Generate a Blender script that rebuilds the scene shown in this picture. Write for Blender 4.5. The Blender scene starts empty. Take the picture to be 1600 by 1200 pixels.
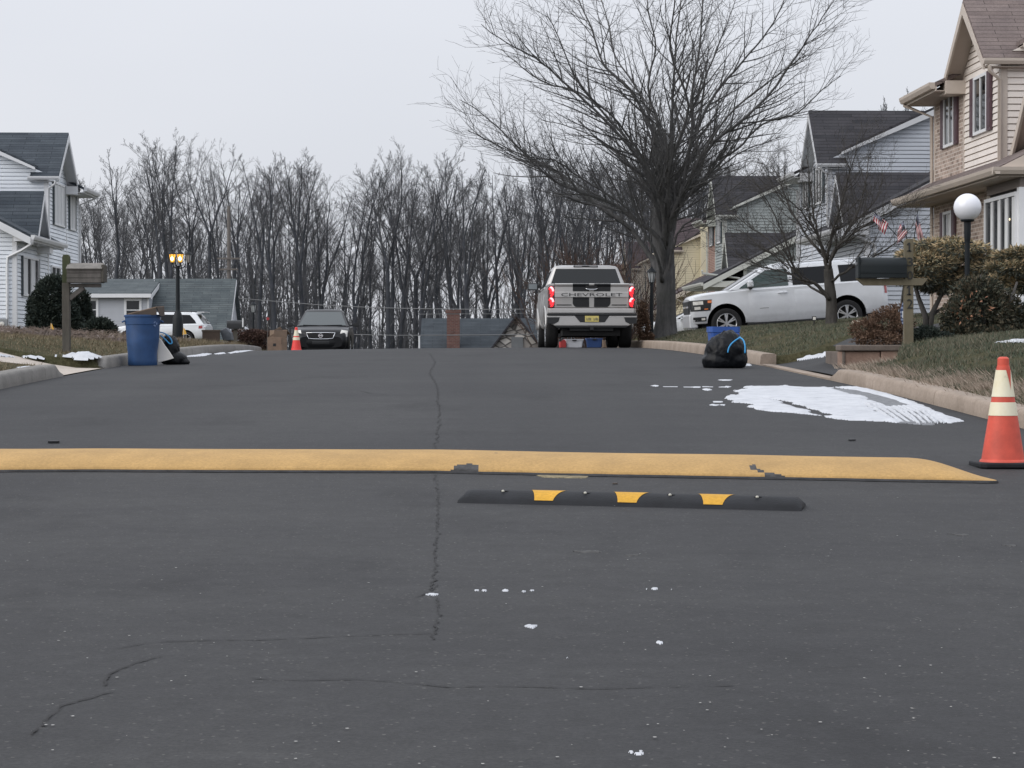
import bpy, bmesh, math, random
import numpy as np
from mathutils import Vector, Matrix, noise
SC = bpy.context.scene
COL = SC.collection
PI = math.pi
# ------------------------------------------------------------------ camera model (camera at the origin, z up, y forward)
F, CX, CY, HZ = 3555.56, 800.0, 600.0, 544.0
PIT = math.atan((CY - HZ) / F)
TH = math.atan(120.0 / F)            # heading of the road relative to the view
cT, sT = math.cos(TH), math.sin(TH)
def ray(px, py):
    cx, cz = (px - CX) / F, (CY - py) / F
    y = math.cos(PIT) + cz * math.sin(PIT)
    z = -math.sin(PIT) + cz * math.cos(PIT)
    return cx / y, z / y
def at(px, py, Y):
    a, b = ray(px, py)
    return Vector((a * Y, Y, b * Y))
def uv2xy(u, v): return (u * cT - v * sT, u * sT + v * cT)
def xy2uv(x, y): return (x * cT + y * sT, -x * sT + y * cT)
def clamp(x, a=0.0, b=1.0): return a if x < a else b if x > b else x
def sm(x):
    x = clamp(x); return x * x * (3 - 2 * x)
def lerp(a, b, t): return a + (b - a) * t
# ------------------------------------------------------------------ ground shape
RZ = [(-20,-1.88),(-8,-1.49),(0,-1.225),(6,-1.02),(12.1,-.825),(14.5,-.75),(20,-.565),(24,-.44),(28,-.345),(34,-.225),(42,-.10),
      (50,-.02),(55,0.0),(60,-.03),(66,-.15),(72,-.35),(80,-.75),(95,-1.7),(120,-3.2),(160,-4.5),(260,-5),(900,-5)]
_xs = [a for a, b in RZ]; _ys = [b for a, b in RZ]
_m = []
for i in range(len(RZ)):
    if i == 0 or i == len(RZ) - 1: _m.append(0.033 if i == 0 else 0)
    else:
        d0 = (_ys[i]-_ys[i-1])/(_xs[i]-_xs[i-1]); d1 = (_ys[i+1]-_ys[i])/(_xs[i+1]-_xs[i])
        _m.append(0 if d0*d1 <= 0 else 2*d0*d1/(d0+d1))
def prof(v):
    v = clamp(v, _xs[0], _xs[-1] - 1e-6)
    for i in range(len(_xs)-1):
        if v < _xs[i+1]: break
    h = _xs[i+1]-_xs[i]; t = (v-_xs[i])/h
    return ((1+2*t)*(1-t)**2*_ys[i] + t*(1-t)**2*h*_m[i] + t*t*(3-2*t)*_ys[i+1] + t*t*(t-1)*h*_m[i+1])
UL, UR = -4.70, 4.75
def road_z(u, v):
    uc = clamp(u, -5.5, 5.5)
    return prof(v) - .0012*uc*uc + .009*uc*sm((v-25)/20)
def plateau(v):
    if v < 55: return prof(v)
    if v < 118: return 0.0
    return lerp(0, -3.2, sm((v-118)/70))
def rise(au, v, right):
    """height of lawn above the kerb foot"""
    if right:
        return .13 + .30*sm((au-4.9)/1.7) + .075*max(0, min(au, 14)-6.6)
    return .13 + .22*sm((au-4.9)/1.9)*(1-.65*sm((v-36)/14)) + lerp(.035, .048, sm((v-30)/40))*max(0, min(au, 14)-6.2)
DRIVES = [  # right?, v0, v1, |u| from, to
    (False, 29.1, 32.4, 4.70, 17.0),
    (True, 59.6, 63.2, 4.75, 15.0), (False, 101, 108, 7.0, 22)]
def base_z(u, v):
    au = abs(u)
    r = lerp(prof(v) - .0012*22.5 + (.009*(4.7 if u > 0 else -4.7))*sm((v-25)/20), plateau(v), sm((au-5)/5))
    return r + rise(au, v, u > 0)
def rd_v0(u): return 27.35 if u < 5.55 else 27.35+(u-5.55)*4.2 if u < 6.3 else 30.5+(u-6.3)*1.8
def rd_v1(u): return 33.18 if u < 5.5 else 33.18+(u-5.5)*1.8
def in_drive(u, v, pad=0.0):
    if 4.45 <= u <= 11.3 and rd_v0(u)-pad <= v <= rd_v1(u)+pad: return True
    for (rt, v0, v1, a, b) in DRIVES:
        if (u > 0) == rt and v0-pad <= v <= v1+pad and a-.3 <= abs(u) <= b: return True
    return False
def drive_z(u, v):
    if u > 0 and v < 45:
        k = sm((v-29.0)/2.6)
        return lerp(road_z(UR, v)+.03+.03*max(0, u-4.9), base_z(u, v)-.105*(1-sm((abs(u)-4.9)/2.2))-.02, k)
    return base_z(u, v) - .105*(1-sm((abs(u)-4.9)/2.2)) - .02
def ground_z(u, v):
    if UL-.02 <= u <= UR+.02: return road_z(u, v) - .05
    if in_drive(u, v): return drive_z(u, v) - .05
    return base_z(u, v)
def gz(x, y):
    u, v = xy2uv(x, y)
    if UL <= u <= UR: return road_z(u, v)
    if in_drive(u, v): return drive_z(u, v)
    return base_z(u, v)
def hit(px, py, lim=62.0):
    """where the line of sight through a pixel of the photograph meets the ground"""
    a, b = ray(px, py)
    y = 3.0; last = y
    while y < lim:
        if b*y < gz(a*y, y): break
        last = y; y += .25
    lo, hi = last, y
    for _ in range(24):
        m = (lo+hi)/2
        if b*m < gz(a*m, m): hi = m
        else: lo = m
    return Vector((a*hi, hi, gz(a*hi, hi)))
def drop(px, Y):
    a, b = ray(px, 544)
    return Vector((a*Y, Y, gz(a*Y, Y)))
# ------------------------------------------------------------------ materials
def lin(r, g=None, b=None):
    if g is None: r, g, b = r
    f = lambda c: (c/255/12.92) if c/255 <= .04045 else ((c/255+.055)/1.055)**2.4
    return (f(r), f(g), f(b), 1)
def newmat(name):
    m = bpy.data.materials.new(name); m.use_nodes = True
    nt = m.node_tree; b = nt.nodes['Principled BSDF']
    return m, nt, b
def N(nt, t, **kw):
    n = nt.nodes.new(t)
    for k, v in kw.items():
        if k.startswith('i_'):
            key = k[2:].replace('_', ' ')
            for s in n.inputs:
                if s.name.lower() == key: s.default_value = v; break
        else: setattr(n, k, v)
    return n
def L(nt, a, b): nt.links.new(a, b)
def ramp(nt, src, stops):
    r = N(nt, 'ShaderNodeValToRGB'); e = r.color_ramp.elements
    while len(e) < len(stops): e.new(.5)
    for i, (p, c) in enumerate(stops):
        e[i].position = p; e[i].color = c if len(c) == 4 else (*c, 1)
    L(nt, src, r.inputs[0]); return r.outputs[0]
def mixc(nt, fac, a, b, mode='MIX'):
    m = N(nt, 'ShaderNodeMix', data_type='RGBA', blend_type=mode)
    for s, val in ((m.inputs[0], fac), (m.inputs[6], a), (m.inputs[7], b)):
        if hasattr(val, 'is_linked') or isinstance(val, bpy.types.NodeSocket): L(nt, val, s)
        else: s.default_value = val
    return m.outputs[2]
def tex(nt, kind='Object', scale=(1,1,1)):
    c = N(nt, 'ShaderNodeTexCoord'); m = N(nt, 'ShaderNodeMapping')
    L(nt, c.outputs[kind], m.inputs[0]); m.inputs['Scale'].default_value = scale
    return m.outputs[0]
def nz(nt, vec, scale, detail=4, rough=.55):
    n = N(nt, 'ShaderNodeTexNoise'); n.inputs['Scale'].default_value = scale
    n.inputs['Detail'].default_value = detail; n.inputs['Roughness'].default_value = rough
    L(nt, vec, n.inputs['Vector']); return n.outputs['Fac']
def bumpn(nt, b, h, strength, dist=.01):
    n = N(nt, 'ShaderNodeBump'); n.inputs['Strength'].default_value = strength; n.inputs['Distance'].default_value = dist
    L(nt, h, n.inputs['Height']); L(nt, n.outputs[0], b.inputs['Normal'])
MATS = {}
def mat(name, col, rough=.6, metal=0.0, var=.12, vs=3.0, bump=0.0, bs=40.0, spec=.5, coat=0.0, stretch=(1,1,1), coord='Object'):
    if name in MATS: return MATS[name]
    m, nt, b = newmat(name)
    c = col if len(col) == 4 else (*col, 1)
    b.inputs['Roughness'].default_value = rough; b.inputs['Metallic'].default_value = metal
    b.inputs['Specular IOR Level'].default_value = spec
    if coat: b.inputs['Coat Weight'].default_value = coat; b.inputs['Coat Roughness'].default_value = .06
    v = tex(nt, coord, stretch)
    if var:
        f = nz(nt, v, vs, 6, .6)
        lo = tuple(x*(1-var) for x in c[:3])+(1,); hi = tuple(min(1, x*(1+var)) for x in c[:3])+(1,)
        L(nt, ramp(nt, f, [(.3, lo), (.7, hi)]), b.inputs['Base Color'])
    else: b.inputs['Base Color'].default_value = c
    if bump: bumpn(nt, b, nz(nt, v, bs, 5, .6), bump)
    MATS[name] = m; return m
def emit(name, col, strength, base=None):
    if name in MATS: return MATS[name]
    m, nt, b = newmat(name)
    b.inputs['Base Color'].default_value = base or col
    b.inputs['Emission Color'].default_value = col; b.inputs['Emission Strength'].default_value = strength
    b.inputs['Roughness'].default_value = .3
    MATS[name] = m; return m
def glassmat(name, col, rough=.05, alpha=1.0):
    if name in MATS: return MATS[name]
    m, nt, b = newmat(name)
    b.inputs['Base Color'].default_value = col; b.inputs['Roughness'].default_value = rough
    b.inputs['Specular IOR Level'].default_value = .5; b.inputs['IOR'].default_value = 1.5
    b.inputs['Alpha'].default_value = alpha
    v = tex(nt); bumpn(nt, b, nz(nt, v, 1.3, 2), .05, .02)
    MATS[name] = m; return m
def island_mat(name, cols, rough=.8, vs=1.5, amount=.5, sub=0.0):
    """many small faces, each with its own tint"""
    m, nt, b = newmat(name)
    g = N(nt, 'ShaderNodeNewGeometry'); v = tex(nt)
    f = nz(nt, v, vs, 3)
    mx = N(nt, 'ShaderNodeMath', operation='MULTIPLY_ADD'); L(nt, g.outputs['Random Per Island'], mx.inputs[0])
    mx.inputs[1].default_value = amount
    m2 = N(nt, 'ShaderNodeMath', operation='MULTIPLY'); L(nt, f, m2.inputs[0]); m2.inputs[1].default_value = 1-amount*.6
    L(nt, m2.outputs[0], mx.inputs[2])
    n = len(cols)
    L(nt, ramp(nt, mx.outputs[0], [(.2+.6*i/(n-1), c) for i, c in enumerate(cols)]), b.inputs['Base Color'])
    b.inputs['Roughness'].default_value = rough; b.inputs['Specular IOR Level'].default_value = .25
    return m
# ------------------------------------------------------------------ mesh builder
class MB:
    def __init__(s): s.v = []; s.f = []; s.mi = []; s.uvs = False
    def add(s, vs, fs, m=0, T=None):
        o = len(s.v)
        s.v.extend([T @ Vector(p) for p in vs] if T is not None else [Vector(p) for p in vs])
        for f in fs: s.f.append(tuple(i+o for i in f)); s.mi.append(m)
        return s
    def poly(s, pts, m=0): return s.add(pts, [tuple(range(len(pts)))], m)
    def box(s, x0, x1, y0, y1, z0, z1, m=0, T=None):
        vs = [(x0,y0,z0),(x1,y0,z0),(x1,y1,z0),(x0,y1,z0),(x0,y0,z1),(x1,y0,z1),(x1,y1,z1),(x0,y1,z1)]
        return s.add(vs, [(0,3,2,1),(4,5,6,7),(0,1,5,4),(1,2,6,5),(2,3,7,6),(3,0,4,7)], m, T)
    def bar(s, a, b, w, h, m=0, up=(0,0,1)):
        a, b = Vector(a), Vector(b); d = b-a; Ln = d.length; d.normalize()
        up = Vector(up)
        if abs(d.dot(up)) > .99: up = Vector((0,1,0))
        x = d.cross(up).normalized(); z = x.cross(d)
        T = Matrix(((x.x,d.x,z.x,a.x),(x.y,d.y,z.y,a.y),(x.z,d.z,z.z,a.z),(0,0,0,1)))
        return s.box(-w/2, w/2, 0, Ln, -h/2, h/2, m, T)
    def tube(s, pts, rs, n=8, m=0, caps=True):
        pts = [Vector(p) for p in pts]
        if not hasattr(rs, '__len__'): rs = [rs]*len(pts)
        o = len(s.v); k = len(pts)
        d = (pts[1]-pts[0]).normalized()
        ref = Vector((0,0,1)) if abs(d.z) < .9 else Vector((1,0,0))
        x = d.cross(ref).normalized()
        for i in range(k):
            t = (pts[min(i+1,k-1)]-pts[max(i-1,0)])
            if t.length > 1e-9: t.normalize()
            else: t = d
            x = (x - t*x.dot(t))
            if x.length < 1e-6: x = t.orthogonal()
            x.normalize(); y = t.cross(x)
            for j in range(n):
                a = 2*PI*j/n
                s.v.append(pts[i] + (x*math.cos(a)+y*math.sin(a))*rs[i])
        for i in range(k-1):
            for j in range(n):
                j2 = (j+1) % n
                s.f.append((o+i*n+j, o+i*n+j2, o+(i+1)*n+j2, o+(i+1)*n+j)); s.mi.append(m)
        if caps and n > 2:
            s.f.append(tuple(o+j for j in range(n-1,-1,-1))); s.mi.append(m)
            s.f.append(tuple(o+(k-1)*n+j for j in range(n))); s.mi.append(m)
        return s
    def lathe(s, prof_, n=24, m=0, T=None, cap=False):
        """prof_: list of (r, z)"""
        vs, fs = [], []
        for r, z in prof_:
            for j in range(n):
                a = 2*PI*j/n; vs.append((r*math.cos(a), r*math.sin(a), z))
        for i in range(len(prof_)-1):
            for j in range(n):
                j2 = (j+1) % n
                fs.append((i*n+j, i*n+j2, (i+1)*n+j2, (i+1)*n+j))
        if cap:
            fs.append(tuple(range(n-1,-1,-1))); k = (len(prof_)-1)*n; fs.append(tuple(k+j for j in range(n)))
        return s.add(vs, fs, m, T)
    def extrude(s, pts, vec, m=0):
        """closed 3-D outline pushed along vec"""
        n = len(pts); vec = Vector(vec)
        vs = [Vector(p) for p in pts] + [Vector(p)+vec for p in pts]
        fs = [tuple(range(n-1,-1,-1)), tuple(range(n,2*n))] + [(i,(i+1)%n,n+(i+1)%n,n+i) for i in range(n)]
        return s.add(vs, fs, m)
    def grid(s, rows, m=0, close=False):
        o = len(s.v); nr, nc = len(rows), len(rows[0])
        for r in rows: s.v.extend(Vector(p) for p in r)
        for i in range(nr-1):
            for j in range(nc if close else nc-1):
                j2 = (j+1) % nc
                s.f.append((o+i*nc+j, o+i*nc+j2, o+(i+1)*nc+j2, o+(i+1)*nc+j)); s.mi.append(m)
        return s
    def mesh(s, name, mats, smooth=None, uv=True):
        me = bpy.data.meshes.new(name)
        me.from_pydata([tuple(p) for p in s.v], [], s.f)
        if not isinstance(mats, (list, tuple)): mats = [mats]
        for m in mats: me.materials.append(m)
        if len(mats) > 1: me.polygons.foreach_set('material_index', s.mi)
        if uv and len(s.f) < 60000:
            ul = me.uv_layers.new(name='m')
            co = np.empty(len(me.loops)*2)
            for p in me.polygons:
                n = p.normal
                if abs(n.z) < .98:
                    a = Vector((-n.y, n.x, 0)).normalized(); b = n.cross(a)
                else: a, b = Vector((1,0,0)), Vector((0,1,0))
                for li in p.loop_indices:
                    c = me.vertices[me.loops[li].vertex_index].co
                    co[li*2] = c.dot(a); co[li*2+1] = c.dot(b)
            ul.data.foreach_set('uv', co)
        if smooth is not None:
            me.shade_smooth()
            if smooth < 179: me.set_sharp_from_angle(angle=math.radians(smooth))
        me.update()
        return me
    def build(s, name, mats, parent=None, smooth=None, bevel=0, loc=None, seg=2, label=None, uv=True):
        me = s.mesh(name, mats, smooth, uv)
        o = bpy.data.objects.new(name, me); COL.objects.link(o)
        if parent: o.parent = parent
        if loc is not None: o.location = loc
        if bevel:
            b = o.modifiers.new('b', 'BEVEL'); b.width = bevel; b.segments = seg; b.limit_method = 'ANGLE'; b.angle_limit = math.radians(40)
        if label: o['label'] = label
        return o
def fix_normals(me):
    bm = bmesh.new(); bm.from_mesh(me); bmesh.ops.recalc_face_normals(bm, faces=bm.faces); bm.to_mesh(me); bm.free()
def tag(o, label, cat, group=None, kind=None):
    if label: o['label'] = label
    if cat: o['category'] = cat
    if group: o['group'] = group
    if kind: o['kind'] = kind
    return o
def thing(name, label, cat, loc=(0,0,0), rz=0.0, group=None):
    o = bpy.data.objects.new(name, None); COL.objects.link(o); o.empty_display_size = .2
    o.location = loc; o.rotation_euler = (0,0,rz)
    return tag(o, label, cat, group)
def struct(o, kind='structure'):
    o['kind'] = kind; return o
def dup(root, loc, rz=0.0, label=None, group=None, scale=None):
    def cp(o, par):
        c = o.copy(); COL.objects.link(c)
        if par: c.parent = par
        for ch in o.children: cp(ch, c)
        return c
    r = cp(root, None); r.location = loc; r.rotation_euler = (0,0,rz)
    if scale: r.scale = (scale,)*3 if not hasattr(scale, '__len__') else scale
    if label: r['label'] = label
    if group: r['group'] = group
    return r
def text_mb(txt, height, depth=.004, width=None):
    cu = bpy.data.curves.new('t', 'FONT'); cu.body = txt; cu.size = 1; cu.extrude = .5; cu.resolution_u = 2
    cu.align_x = 'CENTER'
    o = bpy.data.objects.new('t', cu); COL.objects.link(o)
    dg = bpy.context.evaluated_depsgraph_get()
    me = bpy.data.meshes.new_from_object(o.evaluated_get(dg))
    vs = np.array([v.co[:] for v in me.vertices]); fs = [tuple(p.vertices) for p in me.polygons]
    bpy.data.objects.remove(o); bpy.data.curves.remove(cu); bpy.data.meshes.remove(me)
    mn, mxx = vs.min(0), vs.max(0)
    sx = height/(mxx[1]-mn[1]); s2 = sx if width is None else width/(mxx[0]-mn[0])
    out = [((v[0]-(mn[0]+mxx[0])/2)*s2, (v[1]-mn[1])*sx, v[2]*depth) for v in vs]
    return out, fs
# ------------------------------------------------------------------ world, sun, camera
W = bpy.data.worlds.new("World"); SC.world = W; W.use_nodes = True
nt = W.node_tree; bg = nt.nodes['Background']
SUN_EL, SUN_AZ = math.radians(32), math.radians(242)
sky = N(nt, 'ShaderNodeTexSky', sky_type='NISHITA', sun_disc=False, sun_elevation=SUN_EL, sun_rotation=SUN_AZ, air_density=1.0, dust_density=4.0)
tc = N(nt, 'ShaderNodeTexCoord'); sx = N(nt, 'ShaderNodeSeparateXYZ'); L(nt, tc.outputs['Generated'], sx.inputs[0])
# overcast: zenith about twice to three times the horizon; cloud cover hides most of the blue
mp = N(nt, 'ShaderNodeMapping'); mp.inputs['Scale'].default_value = (1, 1, 3.5); L(nt, tc.outputs['Generated'], mp.inputs[0])
cl = nz(nt, mp.outputs[0], 2.6, 3, .45)
g = ramp(nt, sx.outputs[2], [(0.0, (7.2, 7.42, 7.95)), (.06, (7.3, 7.52, 8.05)), (.2, (7.9, 8.15, 8.8)), (1.0, (13.0, 13.5, 14.6))])
g2 = mixc(nt, 1.0, g, ramp(nt, cl, [(.3, (.95, .955, .965)), (.7, (1.04, 1.035, 1.03))]), 'MULTIPLY')
fin = mixc(nt, .94, sky.outputs[0], g2)
L(nt, fin, bg.inputs['Color']); bg.inputs['Strength'].default_value = .105
sd = bpy.data.lights.new('sun', 'SUN'); sd.energy = 1.4; sd.angle = math.radians(55); sd.color = (1, .96, .9)
so = bpy.data.objects.new('sun', sd); COL.objects.link(so)
sdir = Vector((math.sin(SUN_AZ)*math.cos(SUN_EL), math.cos(SUN_AZ)*math.cos(SUN_EL), math.sin(SUN_EL)))
so.rotation_euler = sdir.to_track_quat('Z', 'Y').to_euler(); so.location = (0, -20, 30)
cam = bpy.data.cameras.new('camera'); cam.sensor_width = 36; cam.lens = 36*F/1600; cam.clip_end = 3000; cam.clip_start = .2
co = bpy.data.objects.new('camera', cam); COL.objects.link(co); co.rotation_euler = (PI/2-PIT, 0, 0); SC.camera = co
SC.view_settings.view_transform = 'Standard'; SC.view_settings.look = 'None'; SC.view_settings.exposure = 0; SC.view_settings.gamma = 1
SC.cycles.max_bounces = 6; SC.cycles.transparent_max_bounces = 12
# ------------------------------------------------------------------ shared materials
def asphalt(name, base=.029, warm=1.0, fine=1.0):
    m, nt, b = newmat(name); v = tex(nt)
    big = nz(nt, v, .35, 4, .5)
    vs = tex(nt, 'Object', (.25, 1.0, 1)); st = nz(nt, vs, 1.6, 5, .6)
    mid = nz(nt, v, 9, 5, .65); fin_ = nz(nt, v, 75, 4, .75)
    vo = N(nt, 'ShaderNodeTexVoronoi'); vo.inputs['Scale'].default_value = 110; L(nt, v, vo.inputs['Vector'])
    c0 = ramp(nt, big, [(.25, (base*.80, base*.81, base*.88)), (.75, (base*1.17, base*1.18, base*1.23))])
    c1 = mixc(nt, 1.0, c0, ramp(nt, st, [(.3, (.84, .84, .86)), (.7, (1.13, 1.13, 1.11))]), 'MULTIPLY')
    c2 = mixc(nt, 1.0, c1, ramp(nt, mid, [(.3, (.82, .82, .82)), (.7, (1.16, 1.16, 1.16))]), 'MULTIPLY')
    c3 = mixc(nt, fine, c2, ramp(nt, fin_, [(.30, (.62, .62, .63)), (.5, (.98, .98, .98)), (.70, (1.38, 1.37, 1.35))]), 'MULTIPLY')
    # worn wheel lanes and old damp stains
    ln = nz(nt, tex(nt, 'Object', (1.0, .05, 1)), .55, 3, .5)
    c3 = mixc(nt, 1.0, c3, ramp(nt, ln, [(.32, (.80, .80, .82)), (.68, (1.20, 1.19, 1.16))]), 'MULTIPLY')
    stn = nz(nt, tex(nt, 'Object', (.8, .45, 1)), 1.1, 6, .68)
    c3 = mixc(nt, 1.0, c3, ramp(nt, stn, [(.30, (.60, .60, .62)), (.44, (1, 1, 1)), (.62, (1, 1, 1)), (.76, (1.26, 1.25, 1.21))]), 'MULTIPLY')
    # pale stones
    wn = N(nt, 'ShaderNodeTexWhiteNoise'); L(nt, vo.outputs['Color'], wn.inputs['Vector'])
    f = ramp(nt, wn.outputs['Value'], [(.986, (0,0,0)), (.993, (.32,.32,.32))])
    c4 = mixc(nt, f, c3, (.22, .21, .195, 1))
    L(nt, c4, b.inputs['Base Color']); b.inputs['Roughness'].default_value = .82; b.inputs['Specular IOR Level'].default_value = .42
    hh = N(nt, 'ShaderNodeMath', operation='MULTIPLY_ADD'); L(nt, fin_, hh.inputs[0]); hh.inputs[1].default_value = .7; L(nt, mid, hh.inputs[2])
    bumpn(nt, b, hh.outputs[0], .45, .005)
    return m
M_ASPH = asphalt('asphalt')
M_ASPH2 = asphalt('drive_asphalt', .030)
def concrete(name, a, b_, rough=.85):
    m, nt, b = newmat(name); v = tex(nt)
    f = nz(nt, v, 2.2, 6, .65); f2 = nz(nt, v, 40, 4, .7)
    c = mixc(nt, 1.0, ramp(nt, f, [(.3, a), (.7, b_)]), ramp(nt, f2, [(.3, (.8,.8,.8)), (.7, (1.15,1.15,1.15))]), 'MULTIPLY')
    L(nt, c, b.inputs['Base Color']); b.inputs['Roughness'].default_value = rough
    bumpn(nt, b, f2, .4, .004); return m
M_KERB_R = concrete('kerb_tan', (.235,.185,.142), (.36,.29,.235))
M_KERB_L = concrete('kerb_grey', (.145,.138,.128), (.235,.222,.205))
M_CONC = concrete('concrete_drive', (.40,.35,.30), (.52,.46,.40))
def lawnmat(name, cols):
    m, nt, b = newmat(name); v = tex(nt)
    f = nz(nt, v, .9, 5, .65); f2 = nz(nt, tex(nt, 'Object', (1,1,1)), 22, 5, .75)
    c = mixc(nt, 1.0, ramp(nt, f, [(.28+.44*i/(len(cols)-1), c) for i, c in enumerate(cols)]), ramp(nt, f2, [(.3, (.55,.55,.5)), (.7, (1.4,1.4,1.35))]), 'MULTIPLY')
    L(nt, c, b.inputs['Base Color']); b.inputs['Roughness'].default_value = .95; b.inputs['Specular IOR Level'].default_value = .1
    bumpn(nt, b, f2, 1.0, .05); return m
M_LAWN = lawnmat('winter_lawn', [(.115,.09,.058), (.098,.088,.052), (.074,.074,.042), (.13,.104,.066)])
M_SNOW, _nt, _b = newmat('snow')
_b.inputs['Base Color'].default_value = (.82,.84,.88,1); _b.inputs['Roughness'].default_value = .7
_b.inputs['Subsurface Weight'].default_value = 0
_v = tex(_nt); L(_nt, ramp(_nt, nz(_nt, _v, 5, 7, .75), [(.30, (.36,.375,.40)), (.42, (.50,.515,.545)), (.6, (.585,.60,.63))]), _b.inputs['Base Color'])
bumpn(_nt, _b, nz(_nt, _v, 30, 5, .7), .5, .015)
M_SLUSH = mat('grey_slush', (.13,.135,.145), .45, var=.55, vs=14, bump=.5, bs=60)
M_BLACK = mat('black_plastic', (.014,.015,.017), .45, var=.2, vs=8)
M_RUBBER = mat('black_rubber', (.014,.015,.018), .7, spec=.3, var=.35, vs=6, bump=.25, bs=70)
M_GREYMETAL = mat('grey_metal', (.35,.36,.37), .4, metal=.8)
M_WHITE = mat('white_paint', (.76,.77,.78), .5, var=.05)
# ------------------------------------------------------------------ terrain, road, drives
def cumr(a, b, st):
    n = max(1, int(round((b-a)/st))); return [a+(b-a)*i/n for i in range(n)]
us = [-420,-260,-160,-100,-70,-50,-38,-30,-25,-22,-20,-18] + cumr(-17,-9,.8) + cumr(-9,-5.2,.3) + [-5.0,-4.85,-4.71] + cumr(-4.69,4.74,1.0) + [4.74,4.76,4.9] + cumr(5.05,11.4,.2) + cumr(11.4,17,.8) + [17,18,20,22,25,30,38,50,70,100,160,260,420]
vs = [-60,-40,-25,-15] + cumr(-10,15,1.5) + cumr(15,27,.6) + cumr(27,29,.25) + [29,29.05,29.12] + cumr(29.3,32.38,.25) + [32.38,32.42] + cumr(32.6,33.18,.3) + [33.18,33.22] + cumr(33.5,42,.3) + cumr(42,59.5,.8) + [59.58,59.62] + cumr(60,63.1,.8) + [63.18,63.22] + cumr(64,90,2) + cumr(90,200,6) + [200,240,300,400,600,900]
mb = MB()
mb.grid([[(*uv2xy(u, v), ground_z(u, v)) for u in us] for v in vs])
struct(mb.build('ground', M_LAWN, smooth=180))
mb = MB()
ru = [UL+(UR-UL)*i/24 for i in range(25)]
mb.grid([[(*uv2xy(u, v), road_z(u, v)) for u in ru] for v in cumr(-15, 90, .7)+cumr(90, 150, 4)])
struct(mb.build('road', M_ASPH, smooth=180))
def sheet(u0, u1, v0, v1, fn, st=.35):
    m = MB(); nu = max(2, int(abs(u1-u0)/st)); nv = max(2, int((v1-v0)/st))
    m.grid([[(*uv2xy(lerp(u0,u1,i/nu), lerp(v0(lerp(u0,u1,i/nu)) if callable(v0) else v0, v1, j/nv)), fn(lerp(u0,u1,i/nu), lerp(v0(lerp(u0,u1,i/nu)) if callable(v0) else v0, v1, j/nv))) for i in range(nu+1)] for j in range(nv+1)])
    return m
# asphalt driveway on the right, flaring to the kerb
def dz_r(u, v): return drive_z(u, v)+.004
dm = MB(); du_ = [4.93, 5.0, 5.15, 5.3, 5.5, 5.7, 5.85, 6.0]+cumr(6.3, 11, .3)
dm.grid([[(*uv2xy(u, lerp(rd_v0(u), rd_v1(u), k/16)), drive_z(u, lerp(rd_v0(u), rd_v1(u), k/16))+.006) for u in du_] for k in range(17)])
struct(dm.build('driveway', M_ASPH2, smooth=180))
struct(sheet(4.93, 15, 59.6, 63.2, dz_r).build('driveway', M_ASPH2, smooth=180))
def apz(u, v):
    return drive_z(u, v)+.006
struct(sheet(-17, -4.72, 29.1, 32.4, apz).build('concrete_driveway', M_CONC, smooth=180))
struct(sheet(-22, -7.5, 101, 108, lambda u, v: drive_z(u, v)+.006, 1).build('driveway', M_ASPH2, smooth=180))
# ------------------------------------------------------------------ kerbs
def kerb(name, u0, sgn, v0, v1, M, h=.15, w=.17, end0=0, end1=0, joint=3.05):
    m = MB(); v = v0
    while v < v1-.05:
        e = min(v+joint, v1); rows = []
        for k in range(7):
            vv = lerp(v+.006, e-.006, k/6)
            s = 1.0
            if end0 and vv-v0 < .5: s = .25+.75*sm((vv-v0)/.45)
            if end1 and v1-vv < .5: s = .25+.75*sm((v1-vv)/.45)
            z = road_z(u0, vv); wob = .006*noise.noise(Vector((vv*1.7, u0, 3)))
            row = []
            for (a, b) in ((-.0,-.12),(0.0,.02),(.012,h*s-.035),(.03,h*s-.008),(.055,h*s),(w-.02,h*s),(w,h*s-.015),(w,-.15)):
                row.append((*uv2xy(u0+sgn*(a+wob), vv), z+b))
            rows.append(row)
        o = len(m.v); m.grid(rows)
        m.f.append(tuple(o+i for i in range(7,-1,-1))); m.mi.append(0)
        m.f.append(tuple(o+6*8+i for i in range(8))); m.mi.append(0)
        v = e
    ob = m.build(name, M, smooth=50); fix_normals(ob.data); struct(ob); return ob
kerb('kerb', UR, 1, -12, 27.3, M_KERB_R, .145, .24, end1=1)
kerb('kerb', UR, 1, 33.15, 59.4, M_KERB_R, .17, .24)
kerb('kerb', UR, 1, 63.4, 90, M_KERB_R, .15, .2)
kerb('dropped_kerb', UR, 1, 27.3, 33.15, M_KERB_R, .022, .18, joint=2.0)
kerb('kerb', UL, -1, -12, 28.95, M_KERB_L, .16, .24, end1=1)
kerb('kerb', UL, -1, 32.5, 62, M_KERB_L, .16, .22, end0=1)
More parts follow.
